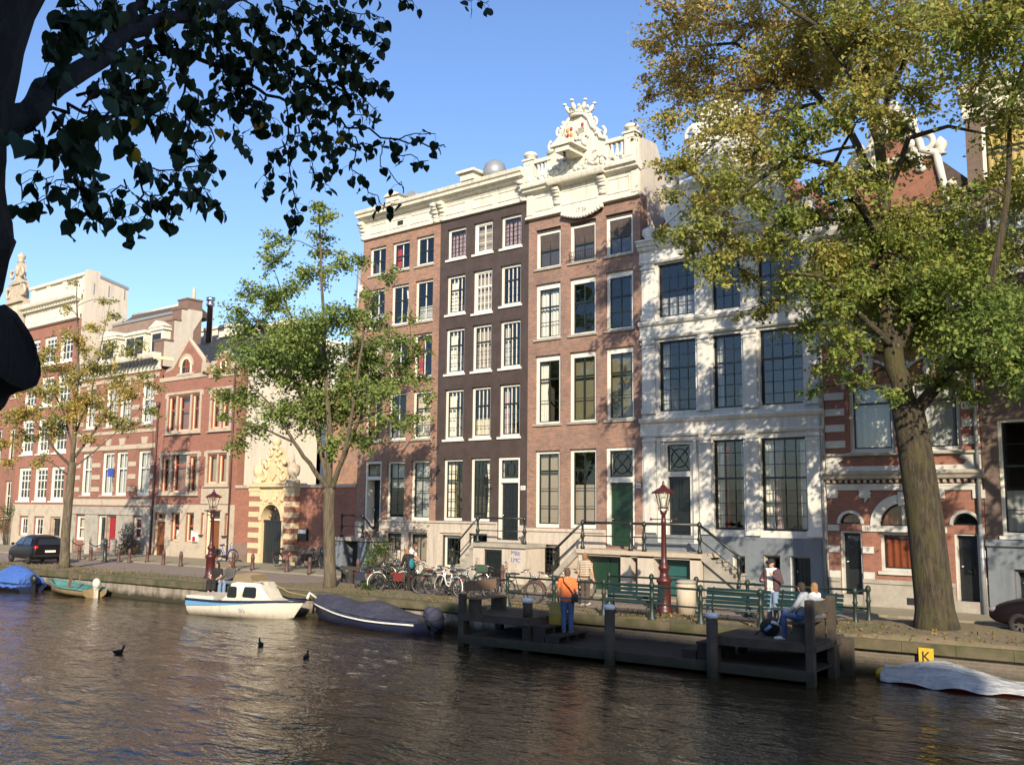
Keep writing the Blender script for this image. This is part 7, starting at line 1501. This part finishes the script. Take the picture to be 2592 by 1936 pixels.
for pl, r0, r1, nl, s in tw:
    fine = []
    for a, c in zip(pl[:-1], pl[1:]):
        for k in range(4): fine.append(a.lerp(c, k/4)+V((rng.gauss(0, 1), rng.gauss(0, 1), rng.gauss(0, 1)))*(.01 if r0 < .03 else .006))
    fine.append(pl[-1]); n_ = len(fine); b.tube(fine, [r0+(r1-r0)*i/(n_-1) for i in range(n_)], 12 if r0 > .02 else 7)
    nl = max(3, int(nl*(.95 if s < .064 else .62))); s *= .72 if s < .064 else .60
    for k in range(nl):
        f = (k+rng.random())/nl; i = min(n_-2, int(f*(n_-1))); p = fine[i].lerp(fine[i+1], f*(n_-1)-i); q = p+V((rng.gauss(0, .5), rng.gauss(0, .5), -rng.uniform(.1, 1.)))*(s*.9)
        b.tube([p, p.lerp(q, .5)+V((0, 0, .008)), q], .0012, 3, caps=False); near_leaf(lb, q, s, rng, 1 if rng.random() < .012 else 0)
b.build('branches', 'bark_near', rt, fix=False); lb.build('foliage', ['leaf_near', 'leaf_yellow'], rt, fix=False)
# ================================================================ unseen row behind the camera, added and sized to shade jetty and near tree
def near_shade_house(label, x0, x1, top, wm, y=-9.):
    cx = (x0+x1)/2; CURT[0] = Matrix.Translation((cx, y, NQ)) @ Matrix.Rotation(pi, 4, 'Z') @ Matrix.Translation((0, -YF, 0))
    rt = empty('canal_house', (cx, y, NQ), label, 'house', 'unseen houses added behind the near quay for shade'); w_ = (x1-x0)/2; ops = []; n_ = max(2, int((x1-x0)/4.2))
    for k in range(n_):
        u = -w_+(2*w_)*(k+.5)/n_
        for z in (1.2, 5.4, 9.4, 13.): ops.append((u-.9, z, u+.9, z+2.6))
    shell(rt, -w_, w_, top-.6, wm, ops, depth=12.)
    for o in ops: window(rt, *o, cols=2, bars=((.6, 1),), sill='stone_grey')
    moulding(rt, 'cornice', 'cornice_white', -w_, w_, [(.1, top-1.6), (.15, top-.6), (.5, top-.4), (.6, top)]); CURT[0] = None
near_shade_house('unseen broad brick house behind the viewpoint, added on the near quay for its shade', -22., 6.8, 15.8, 'brick_house'); near_shade_house('unseen taller dark brick house right of the viewpoint, sized to shade the jetty', 7., 23.6, 19.4, 'brick_dark')
# ================================================================ people
mat('skin', (.42, .23, .15), .55, .08); mat('skin_pale', (.52, .30, .21), .55, .08)
for n_, c in (('hair_dark', (.03, .02, .015)), ('hair_brown', (.09, .05, .03)), ('hair_blond', (.26, .14, .05)), ('hair_fair', (.22, .12, .055)), ('cloth_black', (.014, .013, .014)), ('cloth_grey', (.075, .07, .068)), ('cloth_jeans', (.05, .10, .22)), ('cloth_paleblue', (.16, .23, .34)), ('cloth_orange', (.68, .17, .045)), ('cloth_brown', (.075, .055, .045)), ('cloth_white', (.75, .73, .68)), ('cloth_plum', (.075, .04, .045)), ('cloth_hoodie', (.30, .33, .37)), ('cloth_turq', (.015, .17, .20)), ('shoe_white', (.65, .63, .6)), ('shoe_dark', (.03, .028, .028)), ('shoe_tan', (.35, .29, .17)), ('cloth_navy', (.03, .06, .16))): mat(n_, c, .85, .2, 5, bmp=.15)
m, t, b_ = nt('cloth_stripes'); tc = N(t, 'TexCoord').outputs['Object']; sp_ = N(t, 'SeparateXYZ'); t.links.new(tc, sp_.inputs[0])
mu = N(t, 'Math', operation='MULTIPLY'); t.links.new(sp_.outputs[2], mu.inputs[0]); mu.inputs[1].default_value = 17; fr_ = N(t, 'Math', operation='FRACT'); t.links.new(mu.outputs[0], fr_.inputs[0])
cr_ = N(t, 'ValToRGB'); t.links.new(fr_.outputs[0], cr_.inputs[0]); e = cr_.color_ramp.elements; cr_.color_ramp.interpolation = 'CONSTANT'; e[0].color = (.6, .55, .45, 1); e[1].position = .4; e[1].color = (.06, .05, .05, 1); k_ = e.new(.6); k_.color = (.5, .25, .08, 1); k_ = e.new(.8); k_.color = (.06, .05, .05, 1); t.links.new(cr_.outputs[0], b_.inputs['Base Color']); b_.inputs['Roughness'].default_value = .85
def fuse(b, name, m, parent, vox=.014, smooth=6):
    """melt the limbs of a figure into one continuous surface"""
    me = b.mesh(name+'_raw', m, fix=False); o = bpy.data.objects.new(name, me); COL.objects.link(o)
    md = o.modifiers.new('r', 'REMESH'); md.mode = 'VOXEL'; md.voxel_size = vox; sm = o.modifiers.new('s', 'SMOOTH'); sm.iterations = smooth; sm.factor = .5
    dg = bpy.context.evaluated_depsgraph_get(); me2 = bpy.data.meshes.new_from_object(o.evaluated_get(dg)); bpy.data.objects.remove(o)
    me2.name = name; me2.materials.clear(); me2.materials.append(MATS[m]); me2.polygons.foreach_set('use_smooth', [True]*len(me2.polygons)); return link(name, me2, parent, False)
BASE = dict(pelvis=(0, 0, .95), waist=(0, .0, 1.12), chest=(0, .01, 1.32), neck=(0, 0, 1.48), head=(0, .025, 1.63), sl=(-.18, 0, 1.42), sr=(.18, 0, 1.42), el=(-.23, -.03, 1.13), er=(.23, -.03, 1.13), wl=(-.23, .05, .89), wr=(.23, .05, .89), hl=(-.09, 0, .92), hr=(.09, 0, .92), kl=(-.10, .02, .50), kr=(.10, .02, .50), al=(-.10, -.02, .09), ar=(.10, -.02, .09), tl=(-.12, .17, .04), tr=(.12, .17, .04))
def person(label, loc, rz, h, pose, top, legs, shoes, hair, hairlen=.0, sleeve='short', skin='skin', jacket=None, skirt=False, build=1., look=(0, 1, 0), hat=None, glasses=False, hood=False):
    """figure facing its own +y; joints in metres for a 1.75 m adult"""
    Jn = {k: V(v) for k, v in {**BASE, **pose}.items()}; rt = empty('person', loc, label, 'person', None, rz); rt.scale = (h/1.75,)*3; W = build
    lk = V(look).normalized(); hd = Jn['head']; upv = (hd-Jn['neck']).normalized(); side = lk.cross(V((0, 0, 1))).normalized()
    def limb_(b, a, c, d, r, e=.0): b.tube([a, a.lerp(c, .5)+V((0, 0, 0)), c, c.lerp(d, .35), d], [r[0], (r[0]+r[1])/2, r[1], r[2]*1.02, r[3]], 10); b.ball(a, r[0], 10, 7); b.ball(c, r[1], 10, 7); b.ball(d, r[3], 8, 6)
    def torso(b, g, low='pelvis'):
        pts = [Jn['pelvis']-V((0, 0, .04)), Jn['pelvis'].lerp(Jn['waist'], .6), Jn['waist'].lerp(Jn['chest'], .5), Jn['chest'], Jn['chest'].lerp(Jn['neck'], .55)]
        ax = (Jn['sr']-Jn['sl']).normalized()
        for p, q, wx in zip(pts[:-1], pts[1:], (.155, .145, .155, .165)):
            for k in range(4):
                c = p.lerp(q, k/4)
                for s in (-1, 0, 1): b.ball(c+ax*s*wx*.48*W, (wx*.62*W+g, .105*W+g, .1+g), 10, 7)
        for s in ('sl', 'sr'): b.tube([Jn['neck']-V((0, 0, .03)), Jn[s]], [.07+g, .065+g], 8)
    b = MB(); torso(b, -.012); b.tube([Jn['neck']-upv*.06, Jn['neck']+upv*.08], [.062, .052], 10)
    b.ball(hd, (.078, .092, .115), 14, 10); b.ball(hd+lk*.035-V((0, 0, .06)), (.055, .055, .055), 10, 7); b.ball(hd+lk*.098-V((0, 0, .012)), (.016, .02, .022), 8, 6)
    for s in (-1, 1): b.ball(hd+side*s*.08-V((0, 0, .005)), (.016, .02, .03), 8, 6)
    for sd in 'lr':
        limb_(b, Jn['s'+sd], Jn['e'+sd], Jn['w'+sd], (.05*W, .042, .04, .028)); limb_(b, Jn['h'+sd], Jn['k'+sd], Jn['a'+sd], (.085*W, .058, .058, .04))
        f = (Jn['w'+sd]-Jn['e'+sd]).normalized(); n_ = f.cross(V((0, 1, 0)) if abs(f.y) < .8 else V((1, 0, 0))).normalized(); q = n_.cross(f); w0 = Jn['w'+sd]
        b.ball(w0+f*.055, (.038, .03, .045), 8, 6)
        for k in range(4): o = q*(.022*(k-1.5)); ln = (.062, .072, .068, .052)[k]; p0 = w0+f*.08+o; b.tube([p0, p0+f*ln*.5+n_*.006, p0+f*ln+n_*.022], [.0105, .010, .008], 6)
        p0 = w0+f*.035-q*.03; b.tube([p0, p0+f*.025-q*.02, p0+f*.055-q*.02+n_*.012], [.013, .012, .009], 6)
        b.tube([Jn['a'+sd], Jn['a'+sd].lerp(Jn['t'+sd], .5)-V((0, 0, .01)), Jn['t'+sd]], [.042, .04, .03], 8)
    body = fuse(b, 'body', skin, rt, .011, 3)
    b = MB()
    for s in (-1, 1): b.ball(hd+lk*.083+side*s*.032+V((0, 0, .012)), .0105, 8, 6)
    b.tube([hd+lk*.088-side*.022-V((0, 0, .052)), hd+lk*.092-V((0, 0, .05)), hd+lk*.088+side*.022-V((0, 0, .052))], .006, 5); b.build('face_features', 'hair_dark', rt, False)
    if glasses:
        b = MB()
        for s in (-1, 1): b.ball(hd+lk*.09+side*s*.035+V((0, 0, .014)), (.03, .014, .022), 8, 6)
        b.build('sunglasses', 'print_black', rt, False)
    b = MB(); torso(b, .014)
    for sd in 'lr':
        e_, w_ = Jn['e'+sd], Jn['w'+sd]
        if sleeve == 'short': b.tube([Jn['s'+sd], Jn['s'+sd].lerp(e_, .75)], [.072*W, .066], 10); b.ball(Jn['s'+sd], .074*W, 10, 7)
        elif sleeve == 'long': limb_(b, Jn['s'+sd], e_, w_, (.073*W, .062, .058, .046))
    if hood: b.ball(Jn['neck']-lk*.08-V((0, 0, .02)), (.13, .08, .075), 10, 7)
    fuse(b, 'shirt', top, rt)
    if jacket:
        b = MB(); ax = (Jn['sr']-Jn['sl']).normalized()
        for s in (-1, 1):
            for k in range(7):
                c = Jn['pelvis'].lerp(Jn['chest'], k/6*1.15); b.ball(c+ax*s*.135*W+V((0, .005, 0)), (.085, .135, .1), 10, 7)
        for k in range(7): c = Jn['pelvis'].lerp(Jn['chest'], k/6*1.1); b.ball(c-V((0, .085, 0)), (.15, .06, .1), 10, 7)
        for sd in 'lr': limb_(b, Jn['s'+sd], Jn['e'+sd], Jn['w'+sd], (.082*W, .068, .064, .052))
        fuse(b, 'jacket', jacket, rt)
    b = MB()
    for s in (-1, 0, 1): b.ball(Jn['pelvis']+(Jn['hr']-Jn['hl'])*.45*s+V((0, 0, .0)), (.115*W, .12*W, .115), 10, 7)
    b.ball(Jn['pelvis']+V((0, 0, .05)), (.14*W, .105*W, .1), 10, 7)
    for sd in 'lr':
        if skirt: b.tube([Jn['h'+sd], Jn['k'+sd], Jn['k'+sd].lerp(Jn['a'+sd], .75)], [.13, .125, .13], 10); b.ball(Jn['k'+sd], .12, 10, 7)
        else: limb_(b, Jn['h'+sd], Jn['k'+sd], Jn['a'+sd]+V((0, 0, .0)), (.105*W, .079, .074, .07))
    fuse(b, 'skirt' if skirt else 'trousers', legs, rt)
    for sd in 'lr':
        b = MB(); a, t_ = Jn['a'+sd], Jn['t'+sd]; d = (t_-a).normalized(); b.tube([a-d*.03-V((0, 0, .035)), a.lerp(t_, .5)-V((0, 0, .02)), t_+d*.05-V((0, 0, .005))], [.05, .05, .036], 10); b.ball(a-V((0, 0, .02)), (.048, .05, .055), 8, 6); b.build('shoe', shoes, rt, False)
    b = MB(); b.ball(hd-lk*.018+V((0, 0, .03)), (.09, .1, .105), 14, 10); b.ball(hd-lk*.045-V((0, 0, .02)), (.085, .075, .09), 12, 8)
    if hairlen:
        for k in range(5): b.ball(hd-lk*.05-V((0, 0, .03+hairlen*k/4)), (.088-.006*k, .06, .06), 10, 7)
        for s in (-1, 1): b.ball(hd+side*s*.07-V((0, 0, .05)), (.03, .055, .09), 8, 6)
    fuse(b, 'hair', hair, rt, .011, 3)
    if hat:
        b = MB(); b.ball(hd+V((0, 0, .055)), (.097, .105, .08), 14, 9); b.tube([hd+lk*.07+V((0, 0, .05)), hd+lk*.17+V((0, 0, .038))], [.07, .055], 10); b.v = [(x, y, z) for x, y, z in b.v]; fuse(b, 'cap', hat, rt, .011, 2)
    return rt
def SIT(fwd=.44, drop=.46, zs=0.):
    """thighs forward, shanks down; hips at z = zs+.1"""
    z = zs+.11; d = .95-z
    o = {k: (v[0], v[1], v[2]-d) for k, v in BASE.items() if k not in ('kl', 'kr', 'al', 'ar', 'tl', 'tr')}
    o.update(kl=(-.11, fwd, z+.02), kr=(.11, fwd, z+.02), al=(-.11, fwd+.02, z-drop+.02), ar=(.11, fwd+.02, z-drop+.02), tl=(-.13, fwd+.2, z-drop-.03), tr=(.13, fwd+.2, z-drop-.03)); return o
# seated couple on the quay edge, feet over the water
p = ony(549, 1480, quay_y(-34)+.16); s = SIT(); s.update(wl=(-.16, .42, .2), wr=(.1, .36, .22), el=(-.25, .14, .32), er=(.24, .14, .32))
person('woman in black with sunglasses and black skirt, seated on the quay edge below the lamp', (p.x, p.y, .03), pi+.45, 1.66, s, 'cloth_black', 'cloth_black', 'shoe_dark', 'hair_dark', .16, 'short', 'skin_pale', skirt=True, glasses=True, look=(.25, 1, 0))
p = ony(583, 1480, quay_y(-33)+.16); s = SIT(); s.update(wl=(-.08, .40, .21), wr=(.2, .36, .22), el=(-.25, .12, .34), er=(.25, .12, .34), head=(-.03, .05, .80))
person('man in grey sweater and pale jeans seated on the quay edge, turning to the woman', (p.x, p.y, .03), pi+.2, 1.76, s, 'cloth_grey', 'cloth_paleblue', 'shoe_dark', 'hair_brown', 0, 'long', look=(1, .5, 0), build=1.05)
# by the bicycles
p = onz(1040, 1497); person('blond woman in black jacket and trousers bending over the bicycles', (p.x, p.y, 0), 1.35, 1.7, dict(waist=(0, .06, 1.1), chest=(0, .17, 1.27), neck=(0, .27, 1.40), head=(0, .36, 1.51), sl=(-.17, .22, 1.35), sr=(.17, .22, 1.35), el=(-.2, .33, 1.08), er=(.2, .35, 1.08), wl=(-.12, .52, .98), wr=(.12, .55, .98)), 'cloth_black', 'cloth_black', 'shoe_dark', 'hair_blond', .14, 'long', 'skin_pale', look=(0, 1, -.4))
b = MB(); b.ball((0, 0, 0), (.07, .13, .2), 12, 8); o = b.build('shoulder_bag', 'cloth_turq'); o.location = (p.x+.14, p.y-.12, 1.05); tag(o, 'turquoise bag on the back of the blond woman in black', 'bag')
p = onz(1022, 1478); person('person in a white shirt bending behind the bicycles, facing the blond woman', (p.x-.1, p.y+.3, 0), -1.2, 1.72, dict(waist=(0, .05, 1.1), chest=(0, .15, 1.28), neck=(0, .24, 1.41), head=(0, .32, 1.53), sl=(-.17, .2, 1.36), sr=(.17, .2, 1.36), el=(-.2, .32, 1.1), er=(.2, .32, 1.1), wl=(-.12, .5, .98), wr=(.12, .5, .98)), 'cloth_white', 'cloth_grey', 'shoe_white', 'hair_brown', .05, 'short', look=(0, 1, -.5))
# orange shirt on the jetty step
c = JM @ V((-2.65, -1.5, 0)); person('man in an orange short-sleeved shirt and jeans on the jetty steps, seen from behind', (c.x, c.y, -.31), .45, 1.78, dict(el=(-.26, .0, 1.14), wl=(-.28, .12, .92), head=(-.01, .04, 1.63), wr=(.16, .22, 1.05), er=(.27, .02, 1.13)), 'cloth_orange', 'cloth_jeans', 'shoe_tan', 'hair_brown', 0, 'short', build=1.14, look=(-.4, 1, -.1))
Rm = Matrix.Translation((c.x, c.y, -.31)) @ Matrix.Rotation(.45, 4, 'Z')
mat('bag_yellow', (.30, .22, .03), .4, .3, 4, (.16, .15, .05), .2); b = MB(); v = []
for z, w_, d_ in ((.18, .17, .06), (.2, .2, .09), (.5, .21, .1), (.78, .19, .05), (.84, .14, .02)): v.append([(-w_, -d_, z), (w_, -d_, z), (w_, d_, z), (-w_, d_, z)])
b.loft(v, 0, False); b.v = [(x+.03*noise.noise((x*9, y*9, z*7)), y+.03*noise.noise((x*9+4, y*9, z*7)), z) for x, y, z in b.v]; b.tube([(-.06, 0, .83), (-.03, 0, .93), (.03, 0, .93), (.06, 0, .83)], .01, 5); o = b.build('carrier_bag', 'bag_yellow'); q = Rm @ V((-.33, .12, 0)); o.location = (q.x, q.y, -.31); o.rotation_euler = (0, 0, .3); tag(o, 'yellowish plastic carrier bag hanging from the orange-shirted man\'s left hand', 'bag')
b = MB(); b.T = Rm; b.box((.16, -.2, .86), (.32, -.06, 1.08)); b.tube([(.2, -.16, 1.08), (.08, -.165, 1.25), (-.08, -.15, 1.42), (-.12, -.05, 1.53), (-.1, .1, 1.46)], .018, 6); o = b.build('shoulder_bag', 'cloth_black'); tag(o, 'small black shoulder bag worn across the orange shirt', 'bag')
p = onz(1480, 1531); person('woman in a striped short-sleeved top and brown trousers walking away by the railing', (p.x, p.y, 0), .1, 1.7, dict(kl=(-.1, .05, .5), al=(-.1, .02, .09), el=(-.27, .0, 1.15), er=(.28, .0, 1.15), wl=(-.25, .1, .93), wr=(.29, .08, .92)), 'cloth_stripes', 'cloth_brown', 'shoe_white', 'hair_fair', .05, 'short', 'skin_pale', build=1.08, look=(0, 1, 0))
p = onz(1957, 1578); person('standing man in white T-shirt, plum jacket, jeans and black cap facing the water', (p.x, p.y, 0), pi-.1, 1.8, dict(el=(-.3, .02, 1.14), wl=(-.16, .22, 1.3), er=(.3, .05, 1.16), wr=(.14, .30, 1.18)), 'cloth_white', 'cloth_paleblue', 'shoe_dark', 'hair_dark', 0, 'short', jacket='cloth_plum', hat='cloth_black', look=(.2, 1, -.1))
# on the right platform bench
c = JM @ V((4.24, -1.85, PZ+.45)); s = SIT(.42, .5); s.update(kr=(.04, .44, .2), ar=(.22, .58, -.12), tr=(.24, .78, -.1), el=(-.25, .12, .36), wl=(-.1, .3, .22), er=(.30, -.2, .50), wr=(.52, -.3, .48), chest=(0, -.02, .48), neck=(0, .0, .64), head=(.0, .04, .78), sl=(-.18, -.02, .58), sr=(.18, -.03, .58))
person('seated man in grey hooded sweater and jeans, legs crossed, arm along the plank bench back', c, pi/2+JA+.1, 1.76, s, 'cloth_hoodie', 'cloth_jeans', 'shoe_white', 'hair_dark', 0, 'long', hood=True, look=(.5, 1, 0), build=1.06)
c = JM @ V((4.26, -1.02, PZ+.45)); s = SIT(.42, .5); s.update(el=(-.22, .1, .36), er=(.22, .1, .36), wl=(-.1, .32, .2), wr=(.1, .32, .2)); person('blond woman with bare shoulders seated at the far end of the plank bench', c, pi/2+JA-.3, 1.64, s, 'cloth_white', 'cloth_navy', 'shoe_dark', 'hair_blond', .1, None, 'skin_pale', look=(0, 1, 0))
p = onz(1945, 1609, PZ); rt = empty('backpack', (p.x, p.y+.1, PZ), 'black backpack with a blue bottle lying on the right jetty platform', 'backpack'); b = MB(); b.ball((p.x, p.y+.1, PZ+.2), (.26, .18, .22), 14, 9); b.ball((p.x+.08, p.y+.1, PZ+.34), (.14, .13, .13), 10, 7); b.tube([(p.x-.2, p.y+.02, PZ+.12), (p.x-.3, p.y-.05, PZ+.03), (p.x-.33, p.y-.05, PZ+.01)], .02, 5); b.build('sack', 'cloth_black', rt); b = MB(); b.tube([(p.x-.02, p.y-.12, PZ+.14), (p.x+.12, p.y-.11, PZ+.26)], .045, 10); b.build('bottle', 'boat_blue', rt)
p = onz(2074, 1610, PZ); b = MB(); b.lathe((p.x, p.y, PZ), [(.03, 0), (.034, .01), (.034, .12), (.027, .13)], 12); tag(b.build('drink_can', 'cloth_orange'), 'orange drink can standing on the right platform under the bench', 'can')
# ================================================================ water birds
def coot(loc, rz, label, s=1.):
    rt = empty('coot', loc, label, 'bird', 'dark water birds on the canal', rz); b = MB()
    b.ball((0, 0, .03), (.19, .10, .085), 14, 9); b.ball((-.16, 0, .07), (.08, .05, .035), 10, 7); b.tube([(.12, 0, .06), (.17, 0, .13), (.18, 0, .18)], [.05, .04, .035], 8); b.ball((.19, 0, .2), (.05, .04, .042), 10, 7)
    fuse(b, 'body', 'cloth_black', rt, .012, 3); b = MB(); b.tube([(.22, 0, .2), (.285, 0, .185)], [.018, .006], 6); b.build('beak', 'print_white', rt, False); rt.scale = (s,)*3
for (x, y), a, l in (((300, 1652), 1.6, 'lone dark water bird swimming on the canal left of the white boat'), ((660, 1632), 2.8, 'dark water bird on the canal just below the white cabin boat'), ((775, 1665), 2.2, 'dark water bird on the canal below the bow of the navy sloop')):
    p = onz(x, y, WATER); coot((p.x, p.y, WATER+.005), a, l, .78)
# pieces of a kind that were modelled together become parts of their own
def split_pieces(names):
    for o in list(COL.objects):
        if o.type != 'MESH' or o.name.split('.')[0] not in names or o.children: continue
        me = o.data; n = len(me.vertices); par = list(range(n))
        def find(i):
            while par[i] != i: par[i] = par[par[i]]; i = par[i]
            return i
        for p in me.polygons:
            a = find(p.vertices[0])
            for v in p.vertices[1:]: par[find(v)] = a
        isl = {}
        for v in me.vertices: isl.setdefault(find(v.index), []).append(v.index)
        box = []
        for k, vs in isl.items():
            c = [me.vertices[i].co for i in vs]; box.append([[min(q[j] for q in c)-.02 for j in range(3)], [max(q[j] for q in c)+.02 for j in range(3)], set([k])])
        merged = True
        while merged:
            merged = False
            for i in range(len(box)):
                for j in range(i+1, len(box)):
                    A, B = box[i], box[j]
                    if all(A[0][k] <= B[1][k] and B[0][k] <= A[1][k] for k in range(3)):
                        box[i] = [[min(A[0][k], B[0][k]) for k in range(3)], [max(A[1][k], B[1][k]) for k in range(3)], A[2]|B[2]]; del box[j]; merged = True; break
                if merged: break
        if len(box) < 2: continue
        for i, bx in enumerate(box):
            ids = {v for k in bx[2] for v in isl[k]}; mp = {v: q for q, v in enumerate(sorted(ids))}; b = MB()
            b.v = [tuple(me.vertices[v].co) for v in sorted(ids)]
            for p in me.polygons:
                if p.vertices[0] in ids: b.f.append([mp[v] for v in p.vertices]); b.m.append(p.material_index); b.s.append(p.use_smooth)
            m2 = b.mesh(o.name.split('.')[0], list(me.materials), False)
            if i == 0: keep = m2
            else:
                c = o.copy(); c.data = m2; COL.objects.link(c)
        o.data = keep
split_pieces({'pilaster', 'corner_post', 'stringer', 'console', 'pedestal', 'downpipe', 'chimney', 'baluster', 'balustrade_rail', 'side_wall', 'coping', 'brickwork', 'plinth', 'landing_post', 'railing_bar', 'railing_post', 'beam', 'ledge', 'cornice', 'bumper', 'eaves_board', 'duct', 'spandrel', 'dentil', 'modillion', 'number_plate', 'stone_band', 'grip', 'heraldry', 'carving'})
# ================================================================ camera, sun and sky
cam = bpy.data.cameras.new('camera'); co = bpy.data.objects.new('camera', cam); COL.objects.link(co)
co.matrix_world = Matrix(((R_.x, U_.x, -F_.x, 0), (R_.y, U_.y, -F_.y, 0), (R_.z, U_.z, -F_.z, CAMZ), (0, 0, 0, 1)))
cam.sensor_fit = 'HORIZONTAL'; cam.sensor_width = 36; cam.lens = FPX/2592*36; cam.clip_start = .05; cam.clip_end = 2000
SC.camera = co
AZ_, EL_ = radians(42), radians(25)
S_ = V((sin(AZ_)*cos(EL_), -cos(AZ_)*cos(EL_), sin(EL_)))
sun = bpy.data.lights.new('sun', 'SUN'); sun.energy = 4.6; sun.angle = radians(.53); sun.color = (1., .86, .66)
so = bpy.data.objects.new('sun', sun); COL.objects.link(so); so.rotation_euler = (-S_).to_track_quat('-Z', 'Y').to_euler()
w = bpy.data.worlds.new('World'); SC.world = w; w.use_nodes = True; t = w.node_tree
sk = t.nodes.new('ShaderNodeTexSky'); sk.sky_type = 'NISHITA'; sk.sun_disc = False; sk.sun_elevation = EL_; sk.sun_rotation = pi-AZ_; sk.air_density = 1.0; sk.dust_density = .8; sk.ozone_density = 3.5
hs = t.nodes.new('ShaderNodeHueSaturation'); hs.inputs['Hue'].default_value = .508; hs.inputs['Saturation'].default_value = 1.06; hs.inputs['Value'].default_value = 1.15; t.links.new(sk.outputs[0], hs.inputs['Color'])
bg = t.nodes['Background']; t.links.new(hs.outputs[0], bg.inputs[0]); bg.inputs[1].default_value = .12
vs_ = SC.view_settings; vs_.view_transform = 'Standard'; vs_.look = 'None'; vs_.exposure = .72; vs_.gamma = 1; vs_.use_curve_mapping = False
SC.cycles.max_bounces = 6; SC.cycles.transparent_max_bounces = 12; SC.cycles.caustics_reflective = False; SC.cycles.caustics_refractive = False; SC.cycles.use_denoising = True
